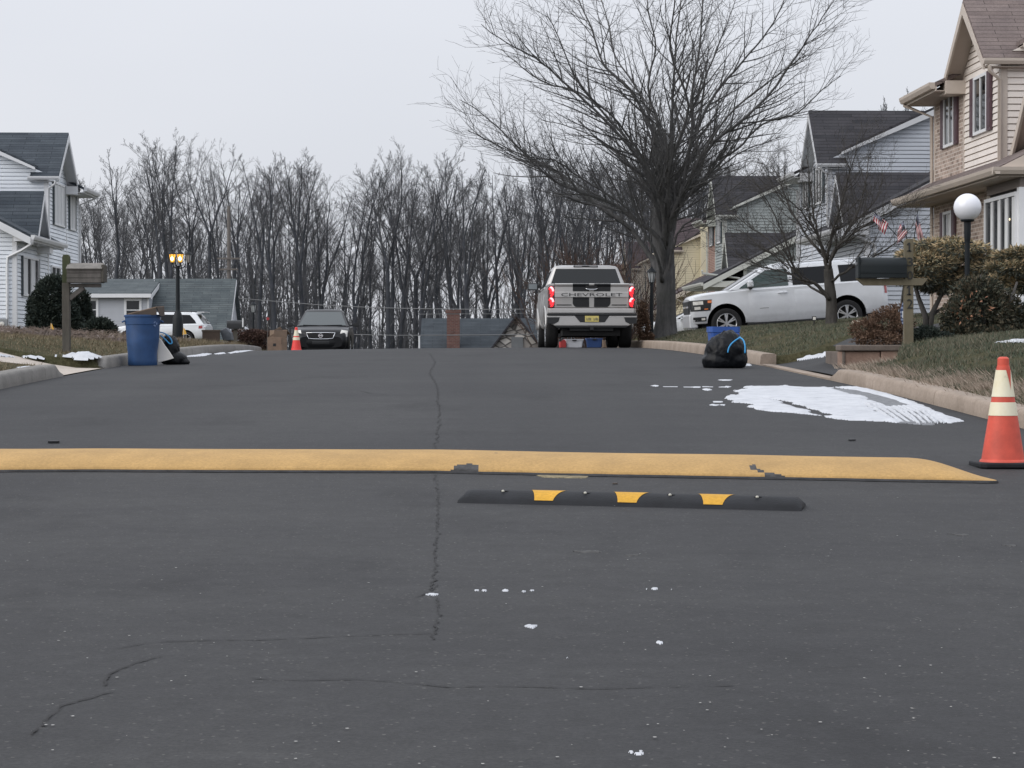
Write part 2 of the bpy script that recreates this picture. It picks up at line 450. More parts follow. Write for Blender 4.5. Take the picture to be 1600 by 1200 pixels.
# ------------------------------------------------------------------ patches lying on the ground
def inside(p, poly):
    x, y = p; c = False; n = len(poly); j = n-1
    for i in range(n):
        xi, yi = poly[i]; xj, yj = poly[j]
        if (yi > y) != (yj > y) and x < (xj-xi)*(y-yi)/(yj-yi)+xi: c = not c
        j = i
    return c
def patch(name, pxs, h, M, du=.03, dv=.06, rag=.05, sc=5.0, hn=.5, fn=None, holes=(), pixel=True, kind='structure'):
    P = [xy2uv(*hit(px, py)[:2]) for px, py in pxs] if pixel else pxs
    H = [[xy2uv(*hit(px, py)[:2]) for px, py in hh] for hh in holes]
    u0, u1 = min(p[0] for p in P)-.1, max(p[0] for p in P)+.1; v0, v1 = min(p[1] for p in P)-.2, max(p[1] for p in P)+.2
    nu, nv = int((u1-u0)/du)+1, int((v1-v0)/dv)+1
    ins = {}
    for j in range(nv+1):
        for i in range(nu+1):
            u, v = u0+i*du, v0+j*dv
            q = (u+rag*noise.noise(Vector((u*sc, v*sc*.5, 1)))+rag*.5*noise.noise(Vector((u*sc*3.1, v*sc*1.5, 4))), v+rag*2.5*noise.noise(Vector((u*sc, v*sc*.5, 9)))+rag*noise.noise(Vector((u*sc*3, v*sc*2, 19))))
            ins[i, j] = inside(q, P) and not any(inside(q, hh) for hh in H)
    m = MB(); idx = {}
    def vid(i, j):
        if (i, j) not in idx:
            u, v = u0+i*du, v0+j*dv; x, y = uv2xy(u, v)
            dd = 0
            if ins[i, j]:
                dd = 1
                for rr in (1, 2, 3):
                    if all(ins.get((i+a*rr, j+b), False) for a in (-1,0,1) for b in (-1,0,1)) and all(ins.get((i, j+b*max(1,rr//2)), False) for b in (-1,1)): dd = rr+1
                    else: break
            zz = (fn(u, v) if fn else gz(x, y)) + (min(1, dd/4)**1.2*h*(1-hn+hn*2*abs(noise.noise(Vector((u*2, v*2, 7))))) + .004 if ins[i, j] else -.006)
            idx[i, j] = len(m.v); m.v.append(Vector((x, y, zz)))
        return idx[i, j]
    for j in range(nv):
        for i in range(nu):
            if ins[i,j] or ins[i+1,j] or ins[i,j+1] or ins[i+1,j+1]:
                if sum((ins[i,j], ins[i+1,j], ins[i,j+1], ins[i+1,j+1])) < 2: continue
                m.f.append((vid(i,j), vid(i+1,j), vid(i+1,j+1), vid(i,j+1))); m.mi.append(0)
    if not m.f: return None
    o = m.build(name, M, smooth=180, uv=False); o['kind'] = kind; return o
# big snow patch by the right kerb, cut by tyre tracks
patch('snow', [(1140,622),(1166,604),(1230,605),(1300,606),(1345,614),(1395,628),(1440,642),(1472,655),(1450,660),(1405,661),(1380,659),(1330,657),(1290,651),(1250,647),(1210,644),(1160,637),(1185,632),(1145,629)], .018, M_SNOW, .018, .045, .085, 4,
      holes=[[(1190,621),(1240,631),(1280,642),(1308,651),(1290,651),(1268,643),(1230,633)], [(1352,632),(1395,640),(1436,660),(1405,661),(1392,652),(1370,643)], [(1296,606),(1345,611),(1400,625),(1440,640),(1458,656),(1440,661),(1425,650),(1398,640),(1352,622)]])
patch('snow', [(1300,604.5),(1345,606),(1378,611),(1410,622),(1450,637),(1485,651),(1506,659),(1480,661),(1462,656),(1440,641),(1400,626),(1350,613)], .025, M_SNOW, .02, .05, .03, 5)
patch('grey_slush', [(1290,606),(1345,610),(1402,625),(1450,643),(1470,660),(1455,665),(1430,663),(1400,661),(1392,652),(1350,632),(1352,625)], .004, M_SLUSH, .03, .07, .05, 5, hn=.2)
for k in range(5):
    a = k*9.5
    patch('snow', [(1392+a*.75,636-k*.3),(1412+a,645),(1424+a,654),(1433+a,663-k*.4),(1438+a,663-k*.4),(1430+a,654),(1418+a,645),(1398+a*.75,636-k*.3)], .075, M_SNOW, .010, .035, .004, 6)
for k in range(4):
    a = k*10
    patch('snow', [(1345+a*.7,630+k*1.2),(1368+a,641),(1386+a,653),(1398+a,660),(1402+a,660),(1392+a,653),(1374+a,641),(1351+a*.7,630+k*1.2)], .075, M_SNOW, .010, .035, .004, 6)
for (x0, x1, y, d) in ((1018,1030,603,1.2),(1036,1062,604.4,.3),(1068,1090,605,.25),(1094,1118,604.6,.35),(1120,1139,605,.3),(1078,1096,605,.9),(1098,1111,609,1.6),(1120,1146,594,.9),(1113,1132,628,1.0),(1124,1133,633,1.0),(1136,1156,618.5,1.8),(1130,1142,604.6,1.3),(1108,1125,633,1.2),(1222,1232,602.5,.9)):
    patch('snow', [(x0,y),(lerp(x0,x1,.3),y-d),(x1,y-d*.4),(lerp(x0,x1,.8),y+d),(lerp(x0,x1,.2),y+d*.8)], .01, M_SNOW, .02, .06, .02, 9)
patch('snow', [(1143,569),(1172,568.5),(1176,571.5),(1160,572)], .02, M_SNOW, .03, .08, .02, fn=road_z)
patch('snow', [(1196,566.5),(1230,562),(1262,558),(1285,555),(1314,551.5),(1314,556.5),(1280,559.5),(1240,564),(1200,567.5)], .06, M_SNOW, .025, .05, .05, 4, fn=lambda u, v: lerp(drive_z(u, v)+.012, base_z(u, v)+.012, sm((v-rd_v1(u)+.2)/.5)))
patch('snow', [(1225,560.5),(1250,555.5),(1262,557),(1240,561)], .05, M_SNOW, .025, .05, .06, 4, fn=lambda u, v: base_z(u, v)+.01)
patch('snow', [(1556,536),(1575,533.5),(1600,532.5),(1640,532),(1640,536),(1590,537)], .04, M_SNOW, .04, .08, .1, 4, fn=lambda u, v: base_z(u, v)+.01)
patch('snow', [(78,563),(104,560),(122,557),(140,556.5),(150,559),(157,562),(148,566),(110,565.5),(84,565)], .07, M_SNOW, .025, .05, .08, 4, fn=lambda u, v: lerp(drive_z(u, v)+.02, base_z(u, v)+.035, sm((v-31.9)/.6)))
patch('snow', [(-10,554),(40,556.5),(88,560),(84,563),(30,559),(-10,557.5)], .04, M_SNOW, .025, .05, .06, 4, fn=lambda u, v: lerp(drive_z(u, v)+.012, base_z(u, v)+.012, sm((v-32.0)/.7)))
patch('snow', [(20,575.5),(45,573.2),(52,574),(30,577)], .03, M_SNOW, .03, .08, .05, 4, fn=lambda u, v: base_z(u, v)+.01)
for pl in ([(0,601),(12,598),(30,595.5),(28,598.5),(10,602.5),(-6,604)], [(20,596),(30,594.3),(30,596.3)], [(80,584),(94,581.8),(98,583),(84,586)], [(286,556.8),(320,552),(331,553),(318,556.5),(286,558.4)], [(334,553),(350,550.6),(352,552.6),(338,554.2)], [(356,551.5),(378,548.6),(396,547),(404,547.6),(380,550),(358,552.8)]):
    patch('snow', pl, .025, M_SNOW, .03, .1, .02, 6, fn=road_z)
# white flecks left on the road
for (x0, x1, y, d) in ((740,748,923,1.3),(752,760,923.5,1.5),(786,796,923.3,1.6),(814,822,924.6,1.5),(827,834,923.5,1),(1006,1013,921,1),(1017,1028,920.5,1.2),(1036,1040,921,.8),(1048,1053,922,1),(818,841,979,3.4),(1023,1037,1005,1.8),(665,684,929.5,1.8),(663,673,930,1.2),(884,890,1028.5,1),(981,992,1176,2.8),(990,1007,1179,2.6),(996,1009,1175,1.6),(1002,1004,1184,1)):
    patch('snow', [(x0,y),(lerp(x0,x1,.25),y-d),(x1,y-d*.6),(lerp(x0,x1,.85),y+d),(lerp(x0,x1,.3),y+d*.7)], .003, M_SNOW, .007, .012, .008, 22)
M_STAIN = mat('pale_stain', (.060,.059,.058), .85, var=.35, vs=20)
for (x0, x1, y, d) in ((1476,1521,836,1.2),(1560,1592,853,1.0),(890,945,862,1.6),(960,1005,868,1.0)):
    patch('pale_stain', [(x0,y),(lerp(x0,x1,.25),y-d),(x1,y-d*.6),(lerp(x0,x1,.85),y+d),(lerp(x0,x1,.3),y+d*.7)], .0012, M_STAIN, .012, .02, .02, 18, hn=0)
rngf = random.Random(4)
fk = MB()
for k in range(130):
    px, py = rngf.uniform(0,1600), 760+440*rngf.random()**.8
    p = hit(px, py); r = rngf.uniform(.002,.005); a = rngf.uniform(0, PI)
    fk.poly([(p.x+r*rngf.uniform(.6,1.5)*math.cos(a+t), p.y+r*1.4*math.sin(a+t), p.z+.005) for t in (0,1.3,2.4,3.6,4.9)])
struct(fk.build('grit', mat('pale_grit', (.42,.41,.39), .8, var=.4, vs=30)), 'stuff')
# cracks
M_CRACK = mat('crack_dark', (.022,.022,.023), .95, var=.4, vs=20)
rc = random.Random(8)
def crack(pxs, w, jag=.035, st=.06, z=.004, gap=0):
    m = MB(); pts = []
    P = [hit(*p) for p in pxs]
    for a, b in zip(P[:-1], P[1:]):
        n = max(2, int((b-a).length/st))
        for i in range(n): pts.append(a.lerp(b, i/n))
    pts.append(P[-1]); off = [Vector((rc.uniform(-1,1)*jag, rc.uniform(-1,1)*jag*.6, 0)) for _ in pts]
    off = [(off[max(i-1,0)]+off[i]*2+off[min(i+1,len(off)-1)])/3 for i in range(len(off))]
    prev = None
    for i in range(len(pts)-1):
        p, q = pts[i]+off[i], pts[i+1]+off[i+1]
        d = (q-p); s = Vector((-d.y, d.x, 0)).normalized()
        w0 = w*rc.uniform(.35,1.3) if rc.random() > gap else .0008
        a_, b_ = prev if prev else (p+s*w0/2, p-s*w0/2)
        w1 = w*rc.uniform(.35,1.3) if rc.random() > gap else .0008
        c_, e_ = q-s*w1/2, q+s*w1/2
        prev = (e_, c_)
        m.poly([(t.x, t.y, gz(t.x, t.y)+z) for t in (a_, b_, c_, e_)])
    o = m.build('crack', M_CRACK); struct(o)
crack([(671,552),(680,566),(671,583),(681,600),(684,614),(685,640),(686,660),(682,684),(680,704)], .014, .020, .07, gap=.25)
crack([(680,742),(684,770),(685,800),(682,840),(679,866),(681,890),(679,908),(668,922)], .008, .012, .02, gap=.3)
crack([(686,914),(672,925),(650,934)], .006, .008, .02)
crack([(682,932),(688,948),(680,985),(678,1000)], .008, .012, .02, gap=.35)
crack([(676,990),(620,992),(560,994),(470,998),(390,1001),(330,1001),(260,1003),(225,1006),(175,1015)], .0075, .006, .03, gap=.15)
crack([(255,1026),(215,1036),(185,1046),(170,1054),(163,1072)], .008, .006, .02, gap=.1)
crack([(170,1082),(140,1092),(100,1104),(75,1125),(50,1150)], .009, .01, .02, gap=.15)
crack([(390,1061),(470,1064),(560,1062),(640,1068),(700,1074),(800,1073),(930,1077),(1040,1074),(1150,1072)], .008, .006, .03, gap=.2)
crack([(1230,1046),(1400,1040),(1560,1046)], .004, .01, .05, gap=.4)
crack([(560,612),(600,618),(650,620)], .012, .03, .1, gap=.4)
# ------------------------------------------------------------------ yellow speed hump
def yellowmat(name, chips=.6, col=(.46,.285,.105)):
    m, nt, b = newmat(name); v = tex(nt)
    f = nz(nt, v, 3, 6, .6); f2 = nz(nt, v, 55, 6, .75); f3 = nz(nt, v, 1.1, 5, .7)
    c = ramp(nt, f, [(.3, tuple(x*.86 for x in col)), (.7, tuple(min(1,x*1.12) for x in col))])
    c = mixc(nt, 1.0, c, ramp(nt, f2, [(.35, (.82,.82,.82)), (.65, (1.1,1.1,1.1))]), 'MULTIPLY')
    k = N(nt, 'ShaderNodeMath', operation='MULTIPLY'); L(nt, f3, k.inputs[0]); L(nt, f2, k.inputs[1])
    c = mixc(nt, ramp(nt, k.outputs[0], [(chips*.62, (0,0,0)), (chips*.62+.07, (.75,.75,.75))]), c, (.06,.055,.05,1))
    L(nt, c, b.inputs['Base Color']); b.inputs['Roughness'].default_value = .8
    bumpn(nt, b, f2, .4, .005); return m
M_HUMP = yellowmat('road_yellow', .62)
M_YEL = yellowmat('marker_yellow', .85, (.62,.33,.03))
fpx = [(-120,737.5),(0,737.5),(130,737),(330,738),(520,738.5),(680,739),(860,743),(1060,746.5),(1290,750.5),(1480,754),(1560,755.5)]
FP = [hit(*p) for p in fpx]
pts = []
for a, b in zip(FP[:-1], FP[1:]):
    n = int((b-a).length/.02)+1
    pts += [a.lerp(b, i/n) for i in range(n)]
pts.append(FP[-1])
Lh = (pts[-1]-pts[0]).length
hb = MB(); rows = []; edge = []; WD, HH = .98, .088
for i, p in enumerate(pts):
    s = (p-pts[0]).length; e = Lh-s
    wk = clamp(e/.42)**.75
    hk = sm((e+.04)/.42)
    row = []
    rag = .016*noise.noise(Vector((s*3.1,0,0)))+.012*noise.noise(Vector((s*11,3,0)))
    for k in range(37):
        t = (k/36)**1.35
        y = p.y + (t*WD*(.12+.88*wk)) + (rag*(1-t)**3) + (1-wk)*.02
        prof_ = (1-(2*t-1)**2)**.62
        z = HH*hk*prof_*(1+.05*noise.noise(Vector((s*1.3, t*3, 2)))) + (.012 if 0 < k < 36 else -.02)
        row.append((p.x, y, road_z(*xy2uv(p.x, y))+z))
    rows.append(row)
hump = thing('speed_hump', 'long yellow painted asphalt speed hump crossing the street', 'speed hump', (0,0,0))
hb.grid(rows)
bare = mat('bare_asphalt_chip', (.060,.059,.060), .9, var=.4, vs=30, bump=.5, bs=90)
CH = []
q = hit(720,740); CH.append([(q.x-.07,q.y-.1),(q.x-.05,q.y+.05),(q.x-.01,q.y+.075),(q.x+.05,q.y+.085),(q.x+.08,q.y+.06),(q.x+.11,q.y+.03),(q.x+.10,q.y-.1)])
q = hit(1200,749.5); CH.append([(q.x-.10,q.y+.15),(q.x-.07,q.y+.22),(q.x-.045,q.y+.20),(q.x-.055,q.y+.13),(q.x-.01,q.y+.085),(q.x+.06,q.y+.045),(q.x+.15,q.y+.0),(q.x+.15,q.y-.1),(q.x+.09,q.y-.1),(q.x+.02,q.y+.02),(q.x-.05,q.y+.07)])
q = hit(768,738); CH.append([(q.x-.0,q.y+.25),(q.x+.03,q.y+.27),(q.x+.035,q.y+.25)])
for n_, f in enumerate(hb.f):
    c = sum((hb.v[i] for i in f), Vector())/4
    c2 = (c.x+.012*noise.noise(Vector((c.x*30, c.y*30, 1))), c.y+.02*noise.noise(Vector((c.x*25, c.y*25, 6))))
    if any(inside(c2, P) for P in CH): hb.mi[n_] = 1
hb.build('painted_surface', [M_HUMP, bare], hump, smooth=180)
lipm = MB(); r2 = []
for i, p in enumerate(pts):
    s = (p-pts[0]).length; e = Lh-s
    w0 = .030+.018*noise.noise(Vector((s*2.3, 5, 0)))+.014*noise.noise(Vector((s*9, 5, 0)))
    if e < .1: w0 *= e/.1
    r2.append([(p.x, p.y-max(w0,.004), road_z(*xy2uv(p.x, p.y))+.002), (p.x, p.y-max(w0,.004)*.6, road_z(*xy2uv(p.x, p.y))+.014), (p.x, p.y+.09, road_z(*xy2uv(p.x, p.y))+.016)])
lipm.grid(r2).build('asphalt_edge', mat('hump_edge', (.03,.03,.032), .9, var=.4, vs=15, bump=.5, bs=60), hump, smooth=180)
patch('faded_paint', [(830,741),(924,742),(918,747.5),(848,746.5)], .0015, mat('old_paint', (.20,.165,.095), .9, var=.5, vs=25), .015, .02, .015, 16, hn=0)
# ------------------------------------------------------------------ black rubber speed bump
a, b = hit(714,786), hit(1252,799)
d = (b-a); Lb = d.length
bump_ = thing('rubber_speed_bump', 'short black rubber speed bump with three yellow patches on the asphalt', 'speed bump', a, math.atan2(d.y, d.x))
def bsec(t): # across: returns height
    return .058*(1-(2*t-1)**2)**.75
def bz(x, t):  # local surface height incl. end slope
    e = min(x, Lb-x); return bsec(t)*sm(.45+e/.07) if e < .07 else bsec(t)
Wb = .31
slope = d.z/Lb
def bsurf(x, t, o=0):
    wx, wy = a.x+d.x/Lb*x - d.y/Lb*t*Wb, a.y+d.y/Lb*x + d.x/Lb*t*Wb
    return (x, t*Wb, gz(wx, wy)-a.z+bz(x, t)+o)
rows = []
for i in range(61):
    x = Lb*i/60; rows.append([bsurf(x, k/16, -.006 if k in (0,16) else .002) for k in range(17)])
m = MB(); m.grid(rows); o_ = len(m.v)
m.f.append(tuple(range(16,-1,-1))); m.mi.append(0); m.f.append(tuple(60*17+k for k in range(17))); m.mi.append(0)
o = m.build('rubber_body', M_RUBBER, bump_, smooth=50); fix_normals(o.data)
for f in (.2555, .5, .748):
    xc = Lb*f; rr = []
    for k in range(12):
        t = .055+.6*k/11; hw = lerp(.047, .105, (k/11)**.8)*(.62+.38*k/11) if False else lerp(.05, .105, (k/11)**1.25)
        rr.append([bsurf(xc+hw*s_, t, .0045) for s_ in (-1,-.5,0,.5,1)])
    m = MB(); m.grid(rr); m.build('yellow_marker', M_YEL, bump_, smooth=180)
for f in (.128, .372, .62, .871):
    p = bsurf(Lb*f, .30, .003); m = MB()
    m.lathe([(.022,0),(.022,.002),(.010,.004)], 12, 0, Matrix.Translation((p[0], p[1]+.03, p[2]+.004)), cap=True)
    m.build('bolt_hole', mat('hole_black', (.006,.006,.006), .8, var=0), bump_)
    m = MB(); m.lathe([(.008,0),(.008,.006),(.004,.009)], 10, 0, Matrix.Translation((p[0], p[1]-.012, p[2]+.004)), cap=True)
    m.build('bolt', mat('bolt_pale', (.6,.58,.5), .5, var=.1), bump_)
# ------------------------------------------------------------------ houses
def siding_mat(name, col):
    return mat(name, col, .55, var=.06, vs=1.2, bump=.05, bs=30)
def roof_mat(name, a, b_):
    m, nt, b = newmat(name)
    v = tex(nt, 'UV')
    br = N(nt, 'ShaderNodeTexBrick'); L(nt, v, br.inputs['Vector'])
    br.inputs['Scale'].default_value = 1; br.inputs['Brick Width'].default_value = .95; br.inputs['Row Height'].default_value = .145
    br.inputs['Mortar Size'].default_value = .009; br.inputs['Mortar Smooth'].default_value = .3; br.inputs['Bias'].default_value = 0
    br.inputs['Color1'].default_value = a; br.inputs['Color2'].default_value = b_; br.inputs['Mortar'].default_value = tuple(x*.45 for x in a[:3])+(1,)
    f = nz(nt, v, 1.3, 5, .65); f2 = nz(nt, v, 25, 3, .7)
    c = mixc(nt, 1.0, br.outputs['Color'], ramp(nt, f, [(.3, (.78,.78,.80)), (.7, (1.2,1.2,1.18))]), 'MULTIPLY')
    c = mixc(nt, 1.0, c, ramp(nt, f2, [(.3, (.8,.8,.8)), (.7, (1.2,1.2,1.2))]), 'MULTIPLY')
    L(nt, c, b.inputs['Base Color']); b.inputs['Roughness'].default_value = .9; b.inputs['Specular IOR Level'].default_value = .3
    # shingle butts: a step per course
    sp = N(nt, 'ShaderNodeSeparateXYZ'); L(nt, v, sp.inputs[0])
    md = N(nt, 'ShaderNodeMath', operation='FRACT'); dv = N(nt, 'ShaderNodeMath', operation='DIVIDE'); L(nt, sp.outputs[1], dv.inputs[0]); dv.inputs[1].default_value = .145
    L(nt, dv.outputs[0], md.inputs[0]); inv = N(nt, 'ShaderNodeMath', operation='SUBTRACT'); inv.inputs[0].default_value = 1; L(nt, md.outputs[0], inv.inputs[1])
    bumpn(nt, b, inv.outputs[0], .8, .02)
    return m
def brick_mat(name, a, b_, mort, w=.21, h=.075, ms=.012):
    m, nt, b = newmat(name); v = tex(nt, 'UV')
    br = N(nt, 'ShaderNodeTexBrick'); L(nt, v, br.inputs['Vector'])
    br.inputs['Scale'].default_value = 1; br.inputs['Brick Width'].default_value = w; br.inputs['Row Height'].default_value = h
    br.inputs['Mortar Size'].default_value = ms; br.inputs['Mortar Smooth'].default_value = .1
    br.inputs['Color1'].default_value = a; br.inputs['Color2'].default_value = b_; br.inputs['Mortar'].default_value = mort
    f = nz(nt, v, 2.5, 6, .7)
    c = mixc(nt, 1.0, br.outputs['Color'], ramp(nt, f, [(.3, (.72,.72,.72)), (.7, (1.25,1.22,1.2))]), 'MULTIPLY')
    L(nt, c, b.inputs['Base Color']); b.inputs['Roughness'].default_value = .9
    bumpn(nt, b, br.outputs['Fac'], -.6, .01); return m
M_PANE = glassmat('window_glass', (.012,.014,.016,1), .04)
M_CURT = mat('curtain_white', (.62,.63,.64), .9, var=.15, vs=6, stretch=(9,9,.4))
M_SOFF = {}
def house(name, label, side, u0, v0, z0, P, he=5.1, wing=True, bay=3.0, ext=2.7, deep=9.5, rot=None, windows=True):
    """template of the estate. Local x = away from the street, y = along the street (away from the viewer), z up.
    side=-1 mirrors x."""
    X0, Y0 = uv2xy(u0, v0)
    root = thing(name, label, 'house', (X0, Y0, z0), TH)
    sg = side
    def T(a, b, z): return Vector((sg*a, b, z))
    SID, TRIM, ROOF, SHUT = P['siding'], P['trim'], P['roof'], P['shutter']
    BRK = P.get('brick'); 
    def facefix(m): return m
    CO = .127                      # siding course
    def siding(mb, pa, pb, z0_, ztop, nrm):
        """lap siding on the vertical plane through pa..pb (2-D a,b points); ztop(t) roof line"""
        pa, pb = Vector(pa), Vector(pb); z = z0_
        zm = max(ztop(i/20) for i in range(21))
        n = Vector(nrm)
        while z < zm-.002:
            z1 = min(z+CO, zm)
            def span(zz):
                ts = [i/200 for i in range(201) if ztop(i/200) >= zz-1e-6]
                return (ts[0], ts[-1]) if ts else None
            s0, s1 = span(z), span(z1)
            if not s0: break
            if not s1: s1 = (s0[0]*.5+s0[1]*.5,)*2
            lo, hi = .027, .001
            def p(t, zz, o): q = pa.lerp(pb, t)+n*o; return T(q.x, q.y, zz)
            zg_ = min(z+.021, z1-.001); s_ = span(zg_) or s0
            mb.poly([p(s_[0],zg_,lo), p(s_[1],zg_,lo), p(s1[1],z1,hi+.012), p(s1[0],z1,hi+.012)])
            mb.poly([p(s_[0],zg_,-.035), p(s_[1],zg_,-.035), p(s_[1],zg_,lo), p(s_[0],zg_,lo)])
            mb.poly([p(s0[0],z,-.035), p(s0[1],z,-.035), p(s_[1],zg_,-.035), p(s_[0],zg_,-.035)])
            mb.poly([p(s0[0],z,-.035), p(s0[1],z,-.035), p(s0[1],z,hi+.012), p(s0[0],z,hi+.012)])
            z = z1
    def roofslab(mb, q, th=.09):
        """q: four local points (a,b,z) of the upper face"""
        pts = [T(*p) for p in q]; dn = Vector((0,0,-th))
        mb.extrude(pts, dn)
    def trimbar(p, q, w, h, M=TRIM, nm='trim', par=None): 
        m = MB(); m.bar(T(*p), T(*q), w, h); return m.build(nm, M, par or root)
    wallm = MB(); roofm = MB(); brick = MB()
    class Parts:
        def __init__(s, nm, M): s.nm, s.M = nm, M
        def extrude(s, pts, vec):
            m = MB(); m.extrude(pts, vec); o = m.build(s.nm, s.M, root); fix_normals(o.data)
        def box(s, *a):
            m = MB(); m.box(*a); m.build(s.nm, s.M, root)
    trim = Parts('rake_board', TRIM); gut = Parts('gutter', P.get('gutter', TRIM)); soff = Parts('soffit', P.get('soffit', TRIM)); corner = Parts('corner_board', TRIM); fasc = Parts('fascia', TRIM)
    OH = .38                       # overhang
    def block(ya, yb, zb, he, pitch, width, cg0, cg1, cgz, oha=.62, backw=True, cgo=.40):
        """ridge along y; gable end facing the viewer at y=ya; cross gable on the street face between y=cg0..cg1"""
        half = width/2; rz = he+half*pitch
        # gable end (faces the viewer)
        siding(wallm, (0, ya), (width, ya), zb, lambda t: he-.02+min(t, 1-t)*2*half*pitch, (0,-1))
        # street wall
        siding(wallm, (0, ya), (0, yb), zb, lambda t: he-.02, (-1,0))
        # plain core behind the siding keeps light out
        wallm.extrude([T(.08,ya+.08,zb-.3),T(width-.08,ya+.08,zb-.3),T(width-.08,ya+.08,he-.1),T(half,ya+.08,rz-.15),T(.08,ya+.08,he-.1)], T(0,yb-ya-.16,0))
        near = cg0 is not None and cg0-ya < .6     # the cross gable sits on the near corner and swallows the eave there
        ac = .34 if near else -oha
        ym = cg1 if near else ya-.28
        roofslab(roofm, [(ac,ya-.28,he+ac*pitch+.10),(half,ya-.28,rz+.10),(half,yb+.28,rz+.10),(ac,yb+.28,he+ac*pitch+.10)])
        roofslab(roofm, [(half,ya-.28,rz+.10),(width+.4,ya-.28,he-.4*pitch+.10),(width+.4,yb+.28,he-.4*pitch+.10),(half,yb+.28,rz+.10)])
        if near: roofslab(roofm, [(-oha,ym,he-oha*pitch+.10),(ac,ym,he+ac*pitch+.10),(ac,yb+.28,he+ac*pitch+.10),(-oha,yb+.28,he-oha*pitch+.10)])
        for (a0, a1, z0_, z1_) in ((ac, half, he+ac*pitch, rz),(width+.4, half, he-.4*pitch, rz)):
            trim.extrude([T(*q) for q in [(a0,ya-.30,z0_+.02),(a1,ya-.30,z1_+.02),(a1,ya-.30,z1_-.24),(a0,ya-.30,z0_-(.06 if near and a0 == ac else .20))]], T(0,.045,0))
            soff.extrude([T(*q) for q in [(a0,ya-.25,z0_-.02),(a1,ya-.25,z1_-.02),(a1,ya,z1_-.02),(a0,ya,z0_-.02)]], Vector((0,0,-.02)))
        zs = he-oha*pitch-.04; y0_ = ym if near else ya-.25
        soff.extrude([T(-oha+.02,y0_,zs-.03),T(.0,y0_,zs-.03),T(.0,yb+.25,zs-.03),T(-oha+.02,yb+.25,zs-.03)], Vector((0,0,-.02)))
        fasc.extrude([T(-oha,y0_,zs-.05),T(-oha+.03,y0_,zs-.05),T(-oha+.03,y0_,zs+.06),T(-oha,y0_,zs+.06)], T(0,yb+.28-y0_,0))
        if not near: trim.extrude([T(-oha+.02,ya-.252,zs-.05),T(-oha+.02,ya-.252,zs+.13),T(-.3*oha,ya-.252,zs+.20),T(0.02,ya-.252,zs+.20),T(0.02,ya-.252,zs-.05)], T(0,.03,0))
        gprof = [(-oha-.004,.13),(-oha-.13,.13),(-oha-.125,.075),(-oha-.085,.0),(-oha-.004,.0)]
        gut.extrude([T(a, y0_ if near else ya-.28, zs+z) for a, z in gprof], T(0,(yb+.3)-(y0_ if near else ya-.28),0))
        # cross gable
        if cg0 is not None:
            mid = (cg0+cg1)/2; hz = he+cgz; ob = .25; cgp = cgz/((cg1-cg0)/2)
            dep = (cgz/pitch)+.5
            siding(wallm, (-.004, cg0), (-.004, cg1), he-.06, lambda t: he-.02+min(t,1-t)*2*cgz, (-1,0))
            for (s0, lo) in ((-1, cg0-ob),(1, cg1+ob)):
                zl = he-ob*cgp
                if s0 < 0:
                    roofslab(roofm, [(-cgo,lo,zl+.10),(.52,lo,zl+.10),(.52,mid,hz+.10),(-cgo,mid,hz+.10)], .085)
                    bb_ = cg0+.12; roofslab(roofm, [(.52,bb_,he+(bb_-cg0)*cgp+.10),(dep+2.4,bb_,he+(bb_-cg0)*cgp+.10),(dep+2.4,mid,hz+.10),(.52,mid,hz+.10)], .085)
                else: roofslab(roofm, [(-cgo,lo,zl+.10),(dep+2.4,lo,zl+.10),(dep+2.4,mid,hz+.10),(-cgo,mid,hz+.10)] if s0 < 0 else [(-cgo,mid,hz+.10),(dep+2.4,mid,hz+.10),(dep+2.4,lo,zl+.10),(-cgo,lo,zl+.10)], .085)
                e = [(-cgo-.02,lo,zl+.02),(-cgo-.02,mid,hz+.02),(-cgo-.02,mid,hz-.20),(-cgo-.02,lo,zl-.13)]
                trim.extrude([T(*p) for p in e], T(.04,0,0))
                soff.extrude([T(-cgo,lo,zl),T(-cgo,mid,hz),T(0,mid,hz),T(0,lo,zl)], Vector((0,0,-.02)))
                # eave return box and short gutter across the corner
                if s0 < 0:
                    gp = [(lo-.01,.10),(lo-.12,.10),(lo-.115,.05),(lo-.08,-.01),(lo-.01,-.01)]
                    gut.extrude([T(-cgo-.02, b_, zl+z-.02) for b_, z in gp], T(cgo+.60,0,0))
                    soff.extrude([T(-cgo,lo,zl-.06),T(.55,lo,zl-.06),T(.55,cg0+.0,zl-.06),T(-cgo,cg0,zl-.06)], Vector((0,0,-.02)))
                else:
                    trim.box(*(sorted((sg*(-cgo-.02), sg*(.0)))), cg1-.12, cg1+ob+.22, zl-.24, zl+.03)
    def cpost(a, b, z0_, z1_):
        corner.box(*sorted((sg*(a-.036), sg*(a+.10))), b-.036, b+.10, z0_, z1_)
    W1 = bay; yb = bay+ext
    block(0, yb, 2.6 if wing else -.3, he, P.get('pitch', .46), deep, .05, W1, P.get('cgz', 1.55))
    if not wing: pass
    cpost(0, 0, -.2, he-.1); corner.box(*sorted((sg*-.036, sg*.03)), W1-.03, W1+.05, -.2, he-.02)
    corner.box(*sorted((sg*-.036, sg*.1)), yb-.10, yb+.036, -.2, he-.1)
    # ground storey street wall, gable wall
    if wing:
        siding(wallm, (0, 0), (0, yb), -.3, lambda t: 2.65, (-1,0))
        wl = P.get('wing', 5.5)
        block(-wl, 0, -.3, P.get('whe', 2.75), .52, deep-.8, *P.get('wcg', (-wl+1.2, -wl+3.0, 1.0)), oha=P.get('woh', .55))
        cpost(0, -wl, -.2, P.get('whe', 2.75)-.1)
    if BRK:
        brick.box(*sorted((sg*-.036, sg*.06)), W1+.05, yb-.10, -.3, he-.16)
    ob = wallm.build('wall', SID, root); fix_normals(ob.data)
